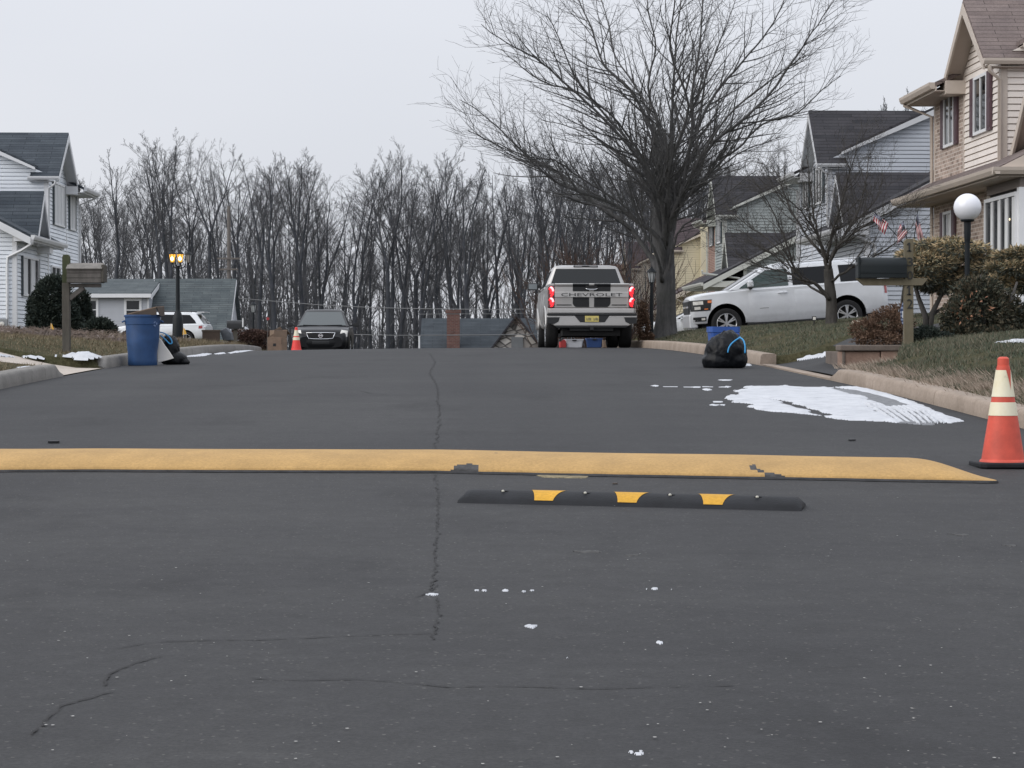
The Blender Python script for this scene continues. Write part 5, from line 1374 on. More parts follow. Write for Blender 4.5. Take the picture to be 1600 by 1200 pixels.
class Body:
    def __init__(s, stations, crown=.03, tuck=.09, belt=.075, extra=3):
        """stations: (y, w, zb, zt[, crown]) rear to front"""
        S_ = []
        st = stations
        for i in range(len(st)-1):
            for k in range(extra):
                t = k/extra; q = []
                for j in range(1, 4):
                    p0, p1, p2, p3 = st[max(i-1,0)][j], st[i][j], st[i+1][j], st[min(i+2,len(st)-1)][j]
                    h = st[i+1][0]-st[i][0]
                    m1 = (p2-p0)/max(1e-6, st[i+1][0]-st[max(i-1,0)][0])*h; m2 = (p3-p1)/max(1e-6, st[min(i+2,len(st)-1)][0]-st[i][0])*h
                    if (p1-p0)*(p2-p1) <= 0: m1 = 0
                    if (p2-p1)*(p3-p2) <= 0: m2 = 0
                    q.append((2*t**3-3*t*t+1)*p1+(t**3-2*t*t+t)*m1+(3*t*t-2*t**3)*p2+(t**3-t*t)*m2)
                S_.append((lerp(st[i][0], st[i+1][0], t), *q))
        S_.append(st[-1][:4]); s.S = S_; s.par = (crown, tuck, belt)
    def sec(s, y):
        S_ = s.S
        if y <= S_[0][0]: q = S_[0][1:]
        elif y >= S_[-1][0]: q = S_[-1][1:]
        else:
            for i in range(len(S_)-1):
                if y <= S_[i+1][0]: break
            t = (y-S_[i][0])/(S_[i+1][0]-S_[i][0]); q = [lerp(a, b, t) for a, b in zip(S_[i][1:], S_[i+1][1:])]
        return section(q[0], q[1], q[2], *s.par)
    def side_x(s, y, z):
        h = s.sec(y)
        for a, b in zip(h[1:-1], h[2:]):
            if a[1] <= z <= b[1] and b[1] > a[1]: return lerp(a[0], b[0], (z-a[1])/(b[1]-a[1]))
        return h[5][0]
    def top_z(s, x, y):
        h = s.sec(y)[8:]; x = abs(x)
        for a, b in zip(h[:-1], h[1:]):
            if b[0] <= x <= a[0]: return lerp(a[1], b[1], (a[0]-x)/max(1e-6, a[0]-b[0]))
        return h[0][1]
    def build(s, name, M, root, arches=(), cut_w=.32):
        m = MB(); rows = []
        for q in s.S:
            h = section(q[1], q[2], q[3], *s.par)
            rows.append([(x, q[0], z) for x, z in h]+[(-x, q[0], z) for x, z in h[-2:0:-1]])
        n = len(rows[0]); m.grid(rows, close=True)
        m.f.append(tuple(range(n))); m.mi.append(0); k = (len(rows)-1)*n; m.f.append(tuple(k+j for j in range(n-1,-1,-1))); m.mi.append(0)
        o = m.build(name, [M, M_WELL], root); fix_normals(o.data)
        if arches:
            for (y, z, r) in arches:
                c = MB(); x = 1.3
                c.tube([(-x,y,z),(-x+x-.56,y,z)], [r, r], 28); c.tube([(.56,y,z),(x,y,z)], [r, r], 28)
                # open downwards
                c.box(-x,-.5601, y-r*.985, y+r*.985, z-1.0, z-.02); c.box(.5601,x, y-r*.985, y+r*.985, z-1.0, z-.02)
                co_ = c.build('cutter', M_WELL); fix_normals(co_.data)
                md = o.modifiers.new('b', 'BOOLEAN'); md.operation = 'DIFFERENCE'; md.object = co_; md.solver = 'EXACT'; md.use_self = True
                bpy.context.view_layer.update()
                dg = bpy.context.evaluated_depsgraph_get()
                nm = bpy.data.meshes.new_from_object(o.evaluated_get(dg)); o.modifiers.clear()
                old = o.data; o.data = nm; bpy.data.meshes.remove(old); bpy.data.objects.remove(co_)
            me = o.data; me.name = name
            if len(me.materials) < 2: me.materials.append(M_WELL)
            for p in me.polygons:
                c = p.center; p.material_index = 0
                for (y, z, r) in arches:
                    if abs(c.y-y) < r+.02 and c.z < z+r+.02:
                        d = math.hypot(c.y-y, max(0, c.z-z)); nrm = p.normal
                        if abs(c.x) < 1.3 and ((d > r-.03 and abs(nrm.x) < .35 and abs(c.x) > .5 and abs(d-r) < .03) or abs(abs(c.x)-.56) < .012): p.material_index = 1
        me = o.data; me.shade_smooth(); me.set_sharp_from_angle(angle=math.radians(32))
        return o
    def panel(s, name, M, root, sd, y0, y1, z0, z1, off=.008, slant0=0, slant1=0, cut=None, ny=10, nz_=8):
        """door skin that follows the body side"""
        rows = []
        for j in range(nz_+1):
            t = j/nz_; z = lerp(z0, z1, t); row = []
            for i in range(ny+1):
                y = lerp(y0+slant0*t, y1+slant1*t, i/ny); zz = z
                if cut:  # wheel arch bites the lower corner
                    cy, cz, cr = cut; d = math.hypot(y-cy, zz-cz)
                    if d < cr and zz < cz+cr:
                        y = cy+math.copysign(math.sqrt(max(0, cr*cr-(zz-cz)**2)), y-cy) if abs(zz-cz) < cr else y
                e = off
                if i in (0, ny) or j in (0, nz_): e = -.014
                row.append((sd*(s.side_x(y, zz)+e), y, zz))
            rows.append(row)
        m = MB(); m.grid(rows); o = m.build(name, M, root); fix_normals(o.data)
        if sd*sum(p.normal.x*p.area for p in o.data.polygons) < 0: o.data.flip_normals()
        o.data.shade_smooth(); o.data.set_sharp_from_angle(angle=math.radians(50)); return o
def wheel(root, x, y, z, r, w, spokes=5, double=True, sd=1):
    T = Matrix.Translation((x, y, z)) @ Matrix.Rotation(PI/2*sd, 4, 'Y')
    m = MB(); hw = w/2
    m.lathe([(r*.66,-hw*.9),(r*.80,-hw),(r*.93,-hw*.96),(r*.985,-hw*.75),(r,-hw*.4),(r,hw*.4),(r*.985,hw*.75),(r*.93,hw*.96),(r*.80,hw),(r*.66,hw*.9)], 36, 0, T)
    t = m.build('wheel', M_TYRE, root, smooth=40)
    q = MB(); rr = r*.67
    q.lathe([(rr,hw*.88),(rr*.97,hw*.93),(rr*.92,hw*.86),(rr*.90,hw*.2),(rr*.90,-hw*.8)], 36, 0, T)
    q.lathe([(.001,hw*.74),(rr*.16,hw*.74),(rr*.20,hw*.66),(rr*.22,hw*.45)], 20, 0, T)
    for k in range(spokes):
        for dlt in ((-.13,.13) if double else (0,)):
            a = 2*PI*k/spokes+dlt; b_ = 2*PI*k/spokes+dlt*.6
            q.bar(T @ Vector((rr*.15*math.cos(b_), rr*.15*math.sin(b_), hw*.66)), T @ Vector((rr*.93*math.cos(a), rr*.93*math.sin(a), hw*.80)), rr*(.13 if double else .22), .035)
    q.build('rim', M_ALLOY, t, smooth=40)
    d = MB(); d.lathe([(.001,hw*.25),(rr*.9,hw*.25)], 28, 0, T); d.build('brake_disc', M_WELL, t)
    return t
class Cabin:
    """glasshouse: side plane x=lerp(wb,wr,t); y spans lerp at height t; z=lerp(zb,zr,t)"""
    def __init__(s, zb, zr, wb, wr, yb0, yb1, yr0, yr1, crown=.05):
        s.__dict__.update(locals())
    def z(s, t): return lerp(s.zb, s.zr, t)
    def x(s, t): return lerp(s.wb, s.wr, t)
    def build(s, name, M, root):
        m = MB(); rows = []; lev = [0,.25,.5,.75,.9,1.0,1.05,1.075]
        for t in lev:
            tt = min(t, 1); x = s.x(tt); y0 = lerp(s.yb0, s.yr0, tt); y1 = lerp(s.yb1, s.yr1, tt); z = s.z(tt)
            sh = 0
            if t > 1: sh = {1.05:.05, 1.075:.16}[t]; z += {1.05:s.crown*.55, 1.075:s.crown*.9}[t]
            x -= sh; y0 += sh*1.4; y1 -= sh*1.6
            c = min(.10, x*.3); row = []
            bow = .06
            row = [(x, y0+c*.6, z),(x, lerp(y0,y1,.33), z),(x, lerp(y0,y1,.66), z),(x, y1-c*.8, z),(x-c*.35, y1-c*.25, z),(x-c, y1, z),(x*.5, y1+bow*.8, z),(0, y1+bow, z),(-x*.5, y1+bow*.8, z),(-x+c, y1, z),(-x+c*.35, y1-c*.25, z),(-x, y1-c*.8, z),(-x, lerp(y0,y1,.66), z),(-x, lerp(y0,y1,.33), z),(-x, y0+c*.6, z),(-x+c*.35, y0+c*.15, z),(-x+c, y0, z),(-x*.5, y0-.02, z),(0, y0-.03, z),(x*.5, y0-.02, z),(x-c, y0, z),(x-c*.35, y0+c*.15, z)]
            rows.append(row)
        n = len(rows[0]); m.grid(rows, close=True)
        k = (len(rows)-1)*n; m.f.append(tuple(k+j for j in range(n))); m.mi.append(0)
        o = m.build(name, M, root); fix_normals(o.data); o.data.shade_smooth(); o.data.set_sharp_from_angle(angle=math.radians(38)); return o
    def side_glass(s, name, root, sd, quad, M=None, off=.007):
        """quad: list of (y, t) corners"""
        m = MB(); pts = [(sd*(s.x(t)+off), y, s.z(t)) for y, t in quad]
        m.extrude(pts, (-sd*.012,0,0)); o = m.build(name, M or M_VGLASS, root); fix_normals(o.data); return o
    def end_glass(s, name, root, front, t0, t1, mx0, mx1, M=None, off=.012, n=8):
        rows = []
        for j in range(5):
            t = lerp(t0, t1, j/4); y = lerp(s.yb1, s.yr1, t) if front else lerp(s.yb0, s.yr0, t); hx = lerp(s.x(t0)-mx0, s.x(t1)-mx1, j/4); row = []
            for i in range(n+1):
                f = 2*i/n-1; x = f*hx; X = s.x(t); g_ = abs(x)/X
                b = (.06*(1-g_**2)**.8 if front else -.03*(1-g_))
                row.append((x, y+b+(off if front else -off), s.z(t)))
            rows.append(row)
        m = MB(); m.grid(rows); o = m.build(name, M or M_WSCR, root, smooth=180); fix_normals(o.data)
        sgn = sum(p.normal.y for p in o.data.polygons)
        if (sgn < 0) == front: o.data.flip_normals()
        return o
def mirror(root, x, y, z, M, sd, w=.24, h=.17, arm=.1):
    m = MB(); m.lathe([(.001,-.07),(.075,-.055),(.1,-.01),(.1,.03),(.001,.035)], 16, 0, Matrix.Translation((x+sd*(arm+w/2), y, z)) @ Matrix.Rotation(-PI/2, 4, 'X') @ Matrix.Diagonal((w/.2, h/.2, 1, 1)))
    m.bar((x-.03*sd, y+.03, z-.03), (x+sd*(arm+.03), y+.01, z-.02), .05, .045)
    return m.build('wing_mirror', M, root, smooth=50)
def seamstrip(body, root, sd, pts, w=.007, M=None, nm='seam'): pass
# ================= pickup seen from behind
YP = 52.0
pu = thing('pickup_truck', 'silver pickup truck with black tailgate stripes and lit tail lights on the crest', 'pickup truck', (0,0,0), TH)
xL = at(854.5, 500, YP).x; xR = at(994, 500, YP).x
px_, py_ = (xL+xR)/2, YP
pu.location = (px_, py_, (road_z(*xy2uv(px_, py_+1.3))+road_z(*xy2uv(px_, py_+5)))/2-.0)
pu.rotation_euler = (math.atan2(prof(57)-prof(53.3), 3.75)*.5, 0, TH)
bd = Body([(.06,.985,.62,1.415),(.25,1.0,.60,1.425),(1.3,1.015,.58,1.425),(2.0,1.01,.50,1.42),(3.2,1.01,.45,1.40),(4.4,1.015,.47,1.38),(5.1,1.02,.56,1.36),(5.6,1.0,.55,1.30),(5.84,.94,.58,1.22)], .015, .07, .05)
bd.build('body', P_SILV, pu, [(1.30,.44,.50),(5.0,.44,.50)])
cb = Cabin(1.40, 1.90, .97, .765, 1.92, 4.62, 2.06, 3.75, .07); cb.build('cab', P_SILV, pu)
cb.end_glass('rear_window', pu, False, .06, .94, .105, .07, M_VGLASS)
# inside of the cab glimpsed through the rear glass
for sd in (-1, 1):
    cb.side_glass('side_window', pu, sd, [(2.25,.1),(3.1,.1),(3.05,.86),(2.3,.86)]); cb.side_glass('side_window', pu, sd, [(3.2,.1),(4.35,.1),(3.75,.86),(3.15,.86)])
    bd.panel('door', P_SILV, pu, sd, 2.1, 3.1, .62, 1.36); bd.panel('door', P_SILV, pu, sd, 3.14, 4.25, .62, 1.36)
    m = MB(); yy = 3.83; m.box(*sorted((sd*1.0, sd*1.22)), yy-.02, yy+.03, 1.45, 1.50)
    m.lathe([(.001,-.06),(.07,-.05),(.1,0),(.1,.03),(.001,.03)], 4, 0, Matrix.Translation((sd*1.20, yy, 1.52)) @ Matrix.Rotation(-PI/2, 4, 'X') @ Matrix.Rotation(PI/4, 4, 'Z') @ Matrix.Diagonal((1,1,1,1)))
    m = MB(); m.box(*sorted((sd*.98, sd*1.10)), yy, yy+.05, 1.46, 1.52, 0); m.build('mirror_arm', M_TRIM, pu)
    m = MB(); m.box(*sorted((sd*1.055, sd*1.30)), yy-.03, yy+.09, 1.405, 1.585); m.build('wing_mirror', M_TRIM, pu, bevel=.035, seg=3)
    m = MB(); m.box(*sorted((sd*1.075, sd*1.28)), yy-.036, yy-.031, 1.43, 1.56); m.build('mirror_glass', mat('mirror_glass', (.20,.22,.23), .08, metal=.5, var=.1), pu)
    wheel(pu, sd*.86, 1.30, .40, .405, .29, 6, False, sd); wheel(pu, sd*.86, 5.0, .40, .405, .29, 6, False, sd)
    # flared fenders
    for xx_, yy_ in ((1.005, 5.0), (1.0, 1.3)):
        f_ = MB(); f_.tube([(sd*xx_, yy_+.52*math.cos(a), .44+.52*math.sin(a)) for a in [PI*k/14 for k in range(15)]], .03, 6); f_.build('wheel_arch_trim', P_SILV, pu, smooth=180)
# tailgate: a pressed profile swept across
TG = [(.905,0),(.92,-.022),(1.10,-.030),(1.145,-.036),(1.155,-.052),(1.26,-.052),(1.275,-.034),(1.385,-.036),(1.41,-.055),(1.445,-.075),(1.465,-.06),(1.47,.04)]
def tgsurf(z):
    for a, b in zip(TG[:-1], TG[1:]):
        if a[0] <= z <= b[0]: return lerp(a[1], b[1], (z-a[0])/(b[0]-a[0]))
    return 0
XT = .845
m = MB(); m.grid([[(x, y, z) for z, y in TG] for x in (-XT,-XT+.01,0,XT-.01,XT)])
tg = m.build('tailgate', P_SILV, pu, smooth=25); fix_normals(tg.data)
if sum(p.normal.y for p in tg.data.polygons) > 0: tg.data.flip_normals()
M_STRIPE = mat('stripe_black', (.014,.015,.017), .35, var=.15, vs=4)
def tgstrip(nm, xs0, xs1, z0, z1, M, off=.004, taper=None):
    zs = sorted(set([z0, z1]+[z for z, y in TG if z0 < z < z1]+[lerp(z0,z1,k/8) for k in range(9)])); rows = []
    for z in zs:
        a, b = xs0, xs1
        if taper and z < taper[0]:
            k = ((taper[0]-z)/(taper[0]-z0))**2*taper[1]
            if abs(a) > abs(b): a += math.copysign(k, -a)
            else: b += math.copysign(k, -b)
        rows.append([(lerp(a, b, i/4), tgsurf(z)-off, z) for i in range(5)])
    m = MB(); m.grid(rows); o = m.build(nm, M, tg); fix_normals(o.data)
    if sum(p.normal.y for p in o.data.polygons) > 0: o.data.flip_normals()
for sd in (-1, 1):
    tgstrip('stripe', sd*.432, sd*.056, 1.285, 1.462, M_STRIPE); tgstrip('stripe', sd*.432, sd*.056, .925, 1.148, M_STRIPE, taper=(1.02,.07))
    m = MB(); m.box(*sorted((sd*.46, sd*.80)), -.034, -.025, .965, .985); m.build('badge_line', M_TRIM, tg)
vs_, fs_ = text_mb('CHEVROLET', .072, .006, 1.40)
m = MB(); m.add([(x, -.0545-z, 1.172+y) for x, y, z in vs_], fs_); o = m.build('lettering', M_STRIPE, tg); fix_normals(o.data)
m = MB(); m.box(-.135,.135,-.062,-.03,1.315,1.425); m.build('handle_recess', mat('recess_black', (.008,.008,.009), .6, var=0), tg, bevel=.02)
m = MB(); m.tube([(-.135,-.066,1.355),(-.11,-.074,1.335),(-.06,-.078,1.328),(.06,-.078,1.328),(.11,-.074,1.335),(.135,-.066,1.355)], .011, 8); m.build('handle', M_CHROME, tg, smooth=180)
m = MB(); m.box(-.062,.062,-.085,-.05,1.435,1.458); m.build('camera_cover', P_SILV, tg, bevel=.006)
# bed rail caps, lamps
for sd in (-1, 1):
    m = MB(); m.box(*sorted((sd*.845, sd*.965)), .0, 1.95, 1.41, 1.462); m.build('bed_rail', P_SILV, pu, bevel=.012)
    m = MB(); m.box(*sorted((sd*.85, sd*1.0)), -.035, .10, .90, 1.405); lamp = m.build('tail_light', mat('tail_dark', (.10,.01,.012), .15, var=.05, coat=1), pu, bevel=.03, seg=3)
    for (z0, z1) in ((1.165,1.385),(.93,1.135)):
        pts = []
        for k in range(15):
            a = PI*.15+2*PI*.72*k/14; pts.append((sd*.925+.045*math.cos(a)*sd, -.040, lerp(z0,z1,.5)+(z1-z0)*.42*math.sin(a)))
        m = MB(); m.tube(pts, .022, 8); m.build('light_ring', M_RED, lamp, smooth=180)
        m = MB(); m.tube([pts[k] for k in range(2,9)], .0235, 8); m.build('light_core', M_REDHOT, lamp, smooth=180)
        m = MB(); m.box(*sorted((sd*.89, sd*.955)), -.0385, -.03, lerp(z0,z1,.25), lerp(z0,z1,.75)); m.build('lens', M_RED, lamp, bevel=.01)
    m = MB(); m.box(*sorted((sd*.972, sd*1.012)), .0, .16, .78, .90); m.build('quarter_end', P_SILV, pu, bevel=.02)
m = MB(); m.box(-.98,.98,-.03,.10,.785,.898); m.build('tail_panel', P_SILV, pu, bevel=.018)
def zoomxz(X, Y): return ((X-811)/483.6, (544.5-(390+Y/7.06))/68.5)
def plate(nm, pts, y, th, M, bev=.0, par=pu):
    m = MB(); m.extrude([(a, y, b) for a, b in (zoomxz(*p) for p in pts)], (0,th,0)); o = m.build(nm, M, par, bevel=bev, seg=3); fix_normals(o.data); return o
bp = plate('bumper', [(312,738),(1310,738),(1310,800),(1215,852),(405,852),(312,800)], -.13, .2, P_SILV, .02)
plate('bumper_step', [(318,716),(1304,716),(1304,736),(318,736)], -.15, .2, M_TRIM, .008, bp)
plate('bumper_centre', [(618,737),(1006,737),(952,812),(682,812)], -.138, .05, M_TRIM, .006, bp)
plate('bumper_corner', [(314,756),(458,756),(440,806),(395,830),(316,826)], -.139, .05, M_TRIM, .006, bp)
plate('bumper_corner', [(1308,756),(1166,756),(1182,806),(1228,830),(1306,826)], -.139, .05, M_TRIM, .006, bp)
plate('bumper_lip', [(405,853),(1215,853),(1190,870),(430,870)], -.12, .2, M_TRIM, .006, bp)
pl = plate('licence_plate', [(734,741),(887,741),(887,806),(734,806)], -.146, .008, mat('plate_yellow', (.62,.52,.17), .4, var=.15, vs=5), 0, bp)
M_INK = mat('plate_ink', (.06,.07,.09), .5, var=0)
a0, z0_ = zoomxz(811, 797)
for k, ch in enumerate('047 2Z1'):
    if ch == ' ': continue
# dark embossed plate characters are unreadable in the photograph: build them as small worn bars
for k in range(7):
    if k == 3: continue
    m = MB(); xx = a0-.122+.0405*k
    for (dx, dz, w, h) in ((0,0,.010,.06),(.018,.0,.010,.06),(.004,.052,.022,.010)) if k % 2 else ((0,0,.010,.06),(.004,.0,.022,.010),(.004,.027,.02,.010)): m.box(xx+dx, xx+dx+w, -.149, -.147, z0_+dz+.012, z0_+dz+h+.012-(0 if h > .02 else h*0))
    m.build('plate_character', M_INK, pl)
m = MB(); m.box(-.29,.29,2.02,2.08,1.915,1.95); hb_ = m.build('high_brake_light', M_TRIM, pu, bevel=.01)
for sd in (-1,1):
    m = MB(); m.box(*sorted((sd*.09, sd*.26)), 2.012, 2.021, 1.923, 1.941); m.build('cargo_lens', mat('cargo_lens', (.30,.30,.31), .3), hb_)
# underbody
m = MB(); m.box(-.72,.72,.12,5.4,.42,.66); m.box(-.66,.66,.06,1.0,.27,.55); m.box(-.60,.60,1.6,5.2,.26,.5); m.build('underbody', M_WELL, pu)
m = MB(); m.tube([(-.75,1.3,.40),(.75,1.3,.40)], .07, 10); m.build('axle', M_WELL, pu, smooth=60)
m = MB(); m.lathe([(.001,-.16),(.12,-.12),(.17,0),(.12,.12),(.001,.16)], 14, 0, Matrix.Translation((0,1.3,.40)) @ Matrix.Rotation(PI/2,4,'X')); m.build('differential', M_WELL, pu, smooth=180)
m = MB(); m.lathe([(.2,-.1),(.36,-.11),(.40,0),(.36,.11),(.2,.1)], 24, 0, Matrix.Translation((0,.62,.40))); m.build('spare_tyre', M_TYRE, pu, smooth=60)
m = MB(); m.box(-.04,.04,-.16,.3,.40,.48); m.box(-.5,.5,.0,.12,.38,.5); m.build('tow_hitch', M_TRIM, pu, bevel=.005)
m = MB(); m.tube([(-.80,-.125,.905),(-.80,-.128,.905)], .01, 6)
# ================= long white sport utility on the driveway (faces the street)
su_w, su_l = 1.02, 5.60
suv = thing('parked_suv', 'long white SUV parked nose down on the driveway behind the ornamental tree', 'suv', (0,0,0))
b2 = Body([(.24,.90,.52,1.22),(.32,.97,.46,1.28),(.62,1.005,.40,1.31),(1.5,1.02,.36,1.31),(3.0,1.02,.34,1.30),(3.9,1.02,.36,1.295),(4.3,1.02,.38,1.285),(4.7,1.01,.40,1.265),(5.2,.995,.42,1.235),(5.42,.965,.42,1.20),(5.54,.925,.44,1.165),(5.60,.86,.48,1.10)], .03, .06, .06)
b2.build('body', P_WHITE, suv, [(1.38,.42,.52),(4.66,.42,.52)])
c2_ = Cabin(1.28, 1.83, .965, .76, .28, 4.60, .48, 3.58, .07); c2_.build('cabin', P_WHITE, suv)
c2_.end_glass('windscreen', suv, True, .05, .93, .05, .05, M_VGLASS); c2_.end_glass('rear_window', suv, False, .1, .85, .12, .1, M_VGLASS)
M_SIDEG = glassmat('tinted_glass', (.008,.009,.011,1), .03); M_SIDEG.node_tree.nodes['Principled BSDF'].inputs['Specular IOR Level'].default_value = .22; M_FRONTG = glassmat('front_glass', (.05,.075,.072,1), .03)
for sd in (-1, 1):
    c2_.side_glass('side_window', suv, sd, [(.50,.05),(1.50,.05),(1.52,.88),(.66,.88)], M_SIDEG)
    c2_.side_glass('side_window', suv, sd, [(1.66,.05),(2.80,.05),(2.80,.89),(1.68,.89)], M_SIDEG)
    c2_.side_glass('side_window', suv, sd, [(2.92,.05),(4.26,.05),(4.20,.15),(3.50,.88),(2.92,.89)], M_FRONTG)
    d = b2.panel('door', P_WHITE, suv, sd, 2.88, 4.11, .40, 1.27, cut=(4.66,.42,.565)); h_ = MB(); h_.tube([(sd*(b2.side_x(3,1.12)+.01), 2.97, 1.12),(sd*(b2.side_x(3,1.12)+.045), 3.03, 1.125),(sd*(b2.side_x(3.1,1.12)+.045), 3.17, 1.125),(sd*(b2.side_x(3.1,1.12)+.01), 3.22, 1.12)], .016, 8); h_.build('handle', P_WHITE, d, smooth=180)
    d = b2.panel('door', P_WHITE, suv, sd, 1.66, 2.85, .40, 1.27, cut=(1.38,.42,.565)); h_ = MB(); h_.tube([(sd*(b2.side_x(1.9,1.12)+.01), 1.86, 1.12),(sd*(b2.side_x(1.9,1.12)+.045), 1.92, 1.125),(sd*(b2.side_x(2,1.12)+.045), 2.06, 1.125),(sd*(b2.side_x(2,1.12)+.01), 2.11, 1.12)], .016, 8); h_.build('handle', P_WHITE, d, smooth=180)
    m = MB(); m.box(*sorted((sd*.935, sd*1.03)), 1.95, 4.1, .31, .37); m.build('running_board', M_TRIM, suv, bevel=.012)
    m = MB(); m.tube([(sd*.73,.5,1.87),(sd*.73,.65,1.925),(sd*.73,3.1,1.93),(sd*.73,3.3,1.88)], .022, 8); m.build('roof_rail', P_WHITE, suv, smooth=180)
    mm = MB(); mm.box(*sorted((sd*1.06, sd*1.29)), 3.90, 4.06, 1.32, 1.51); mo = mm.build('wing_mirror', P_WHITE, suv, bevel=.05, seg=4)
    mm = MB(); mm.box(*sorted((sd*.97, sd*1.12)), 3.92, 4.0, 1.27, 1.34); mm.box(*sorted((sd*1.08, sd*1.27)), 3.91, 4.06, 1.295, 1.33); mm.build('mirror_base', M_TRIM, mo, bevel=.01)
    wheel(suv, sd*.88, 1.38, .40, .412, .28, 6, True, sd); wheel(suv, sd*.88, 4.66, .40, .412, .28, 6, True, sd)
    # headlamp wrapping the corner
    rows = []
    for j in range(5):
        z = lerp(.78, 1.075, j/4); rows.append([])
        for i in range(9):
            y = lerp(5.02+.06*(4-j)/4, 5.55, i/8); rows[-1].append((sd*(b2.side_x(y, z)+.008), y, z))
        rows[-1] += [(sd*x, 5.612, z) for x in (.84,.72,.60)]
    m = MB(); m.grid(rows); hl = m.build('headlight', M_TRIM, suv, smooth=60); fix_normals(hl.data)
    rows = [[(sd*(b2.side_x(y, z)+.013), y, z) for y in (5.03,5.07,5.11,5.14)] for z in (.985,1.015,1.05)]
    m = MB(); m.grid(rows); m.build('indicator', M_AMBER, hl, smooth=60)
    rows = [[(sd*(b2.side_x(y, z)+.013), y, z) for y in (5.14,5.19,5.24)] for z in (.81,.825,.84)]
    m = MB(); m.grid(rows); m.build('indicator', M_AMBER, hl, smooth=60)
    rows = [[(sd*(b2.side_x(y, z)+.013), y, z) for y in (5.26,5.36,5.46,5.53)] for z in (.95,1.0,1.045)]
    m = MB(); m.grid(rows); m.build('lens', M_LENS, hl, smooth=60)
    rows = [[(sd*(b2.side_x(y, z)+.013), y, z) for y in (5.34,5.42,5.5)] for z in (.82,.86,.90)]
    m = MB(); m.grid(rows); m.build('lens', M_LENS, hl, smooth=60)
    rows = [[(sd*(b2.side_x(y, z)+.008), y, z) for y in (5.20,5.35,5.48,5.55)] for z in (.50,.56,.62)]
    m = MB(); m.grid(rows); fl_ = m.build('fog_recess', M_TRIM, suv, smooth=60)
    m = MB(); m.grid([[(sd*(b2.side_x(y, z)+.014), y, z) for y in (5.23,5.28,5.33)] for z in (.53,.56,.59)]); m.build('fog_light', M_LENS, fl_)
    m = MB(); m.grid([[(sd*(b2.side_x(y, z)+.012), y, z) for y in (.25,.29,.33)] for z in (.92,1.05,1.20)]); m.build('tail_light', M_REDOFF, suv, smooth=180)
    m = MB(); m.box(*sorted((sd*(b2.side_x(3.7,.75)+.004), sd*(b2.side_x(3.7,.75)+.009))), 3.50, 3.74, .735, .752); m.build('door_badge', M_GREYMETAL, suv)
m = MB(); m.box(-.64,.64,5.54,5.63,.72,1.07); gr = m.build('grille', M_TRIM, suv, bevel=.02)
m = MB(); m.box(-.62,.62,5.62,5.64,.885,.93); m.build('grille_bar', P_WHITE, gr)
m = MB(); m.extrude([(-.07,5.645,.89),(.07,5.645,.89),(.085,5.645,.925),(-.085,5.645,.925)], (0,.006,0)); m.build('emblem', mat('emblem_gold', (.55,.42,.12), .3, metal=.6), gr)
m = MB(); m.box(-.86,.86,5.42,5.65,.32,.71); m.build('front_bumper', P_WHITE, suv, bevel=.05, seg=4)
m = MB(); m.box(-.8,.8,.5,5.3,.28,.42); m.build('underbody', M_WELL, suv)
# place: wheels at px 1135 and 1323
YV = 61.5
f_ = at(1135, 505.5, YV); r_ = at(1323.5, 492, YV)
gndf, gndr = f_.z-.40, r_.z-.40
# SUV heading = -u (towards the street)
hx, hy = uv2xy(-1, 0)
ux = math.atan2(-hx, hy)   # rotation about z that turns +y to heading
pit = math.atan2(f_.z-r_.z, 3.28)
mid = (f_+r_)/2
cen = Vector((0, (1.38+4.66)/2, .40))
R_ = Matrix.Rotation(ux, 4, 'Z') @ Matrix.Rotation(pit, 4, 'X')
off = R_ @ cen
# the visible wheels are the near ones: shift half the track away
away = Vector((*uv2xy(0, 1), 0))
suv.location = mid-off+away*.9
suv.rotation_euler = R_.to_euler()
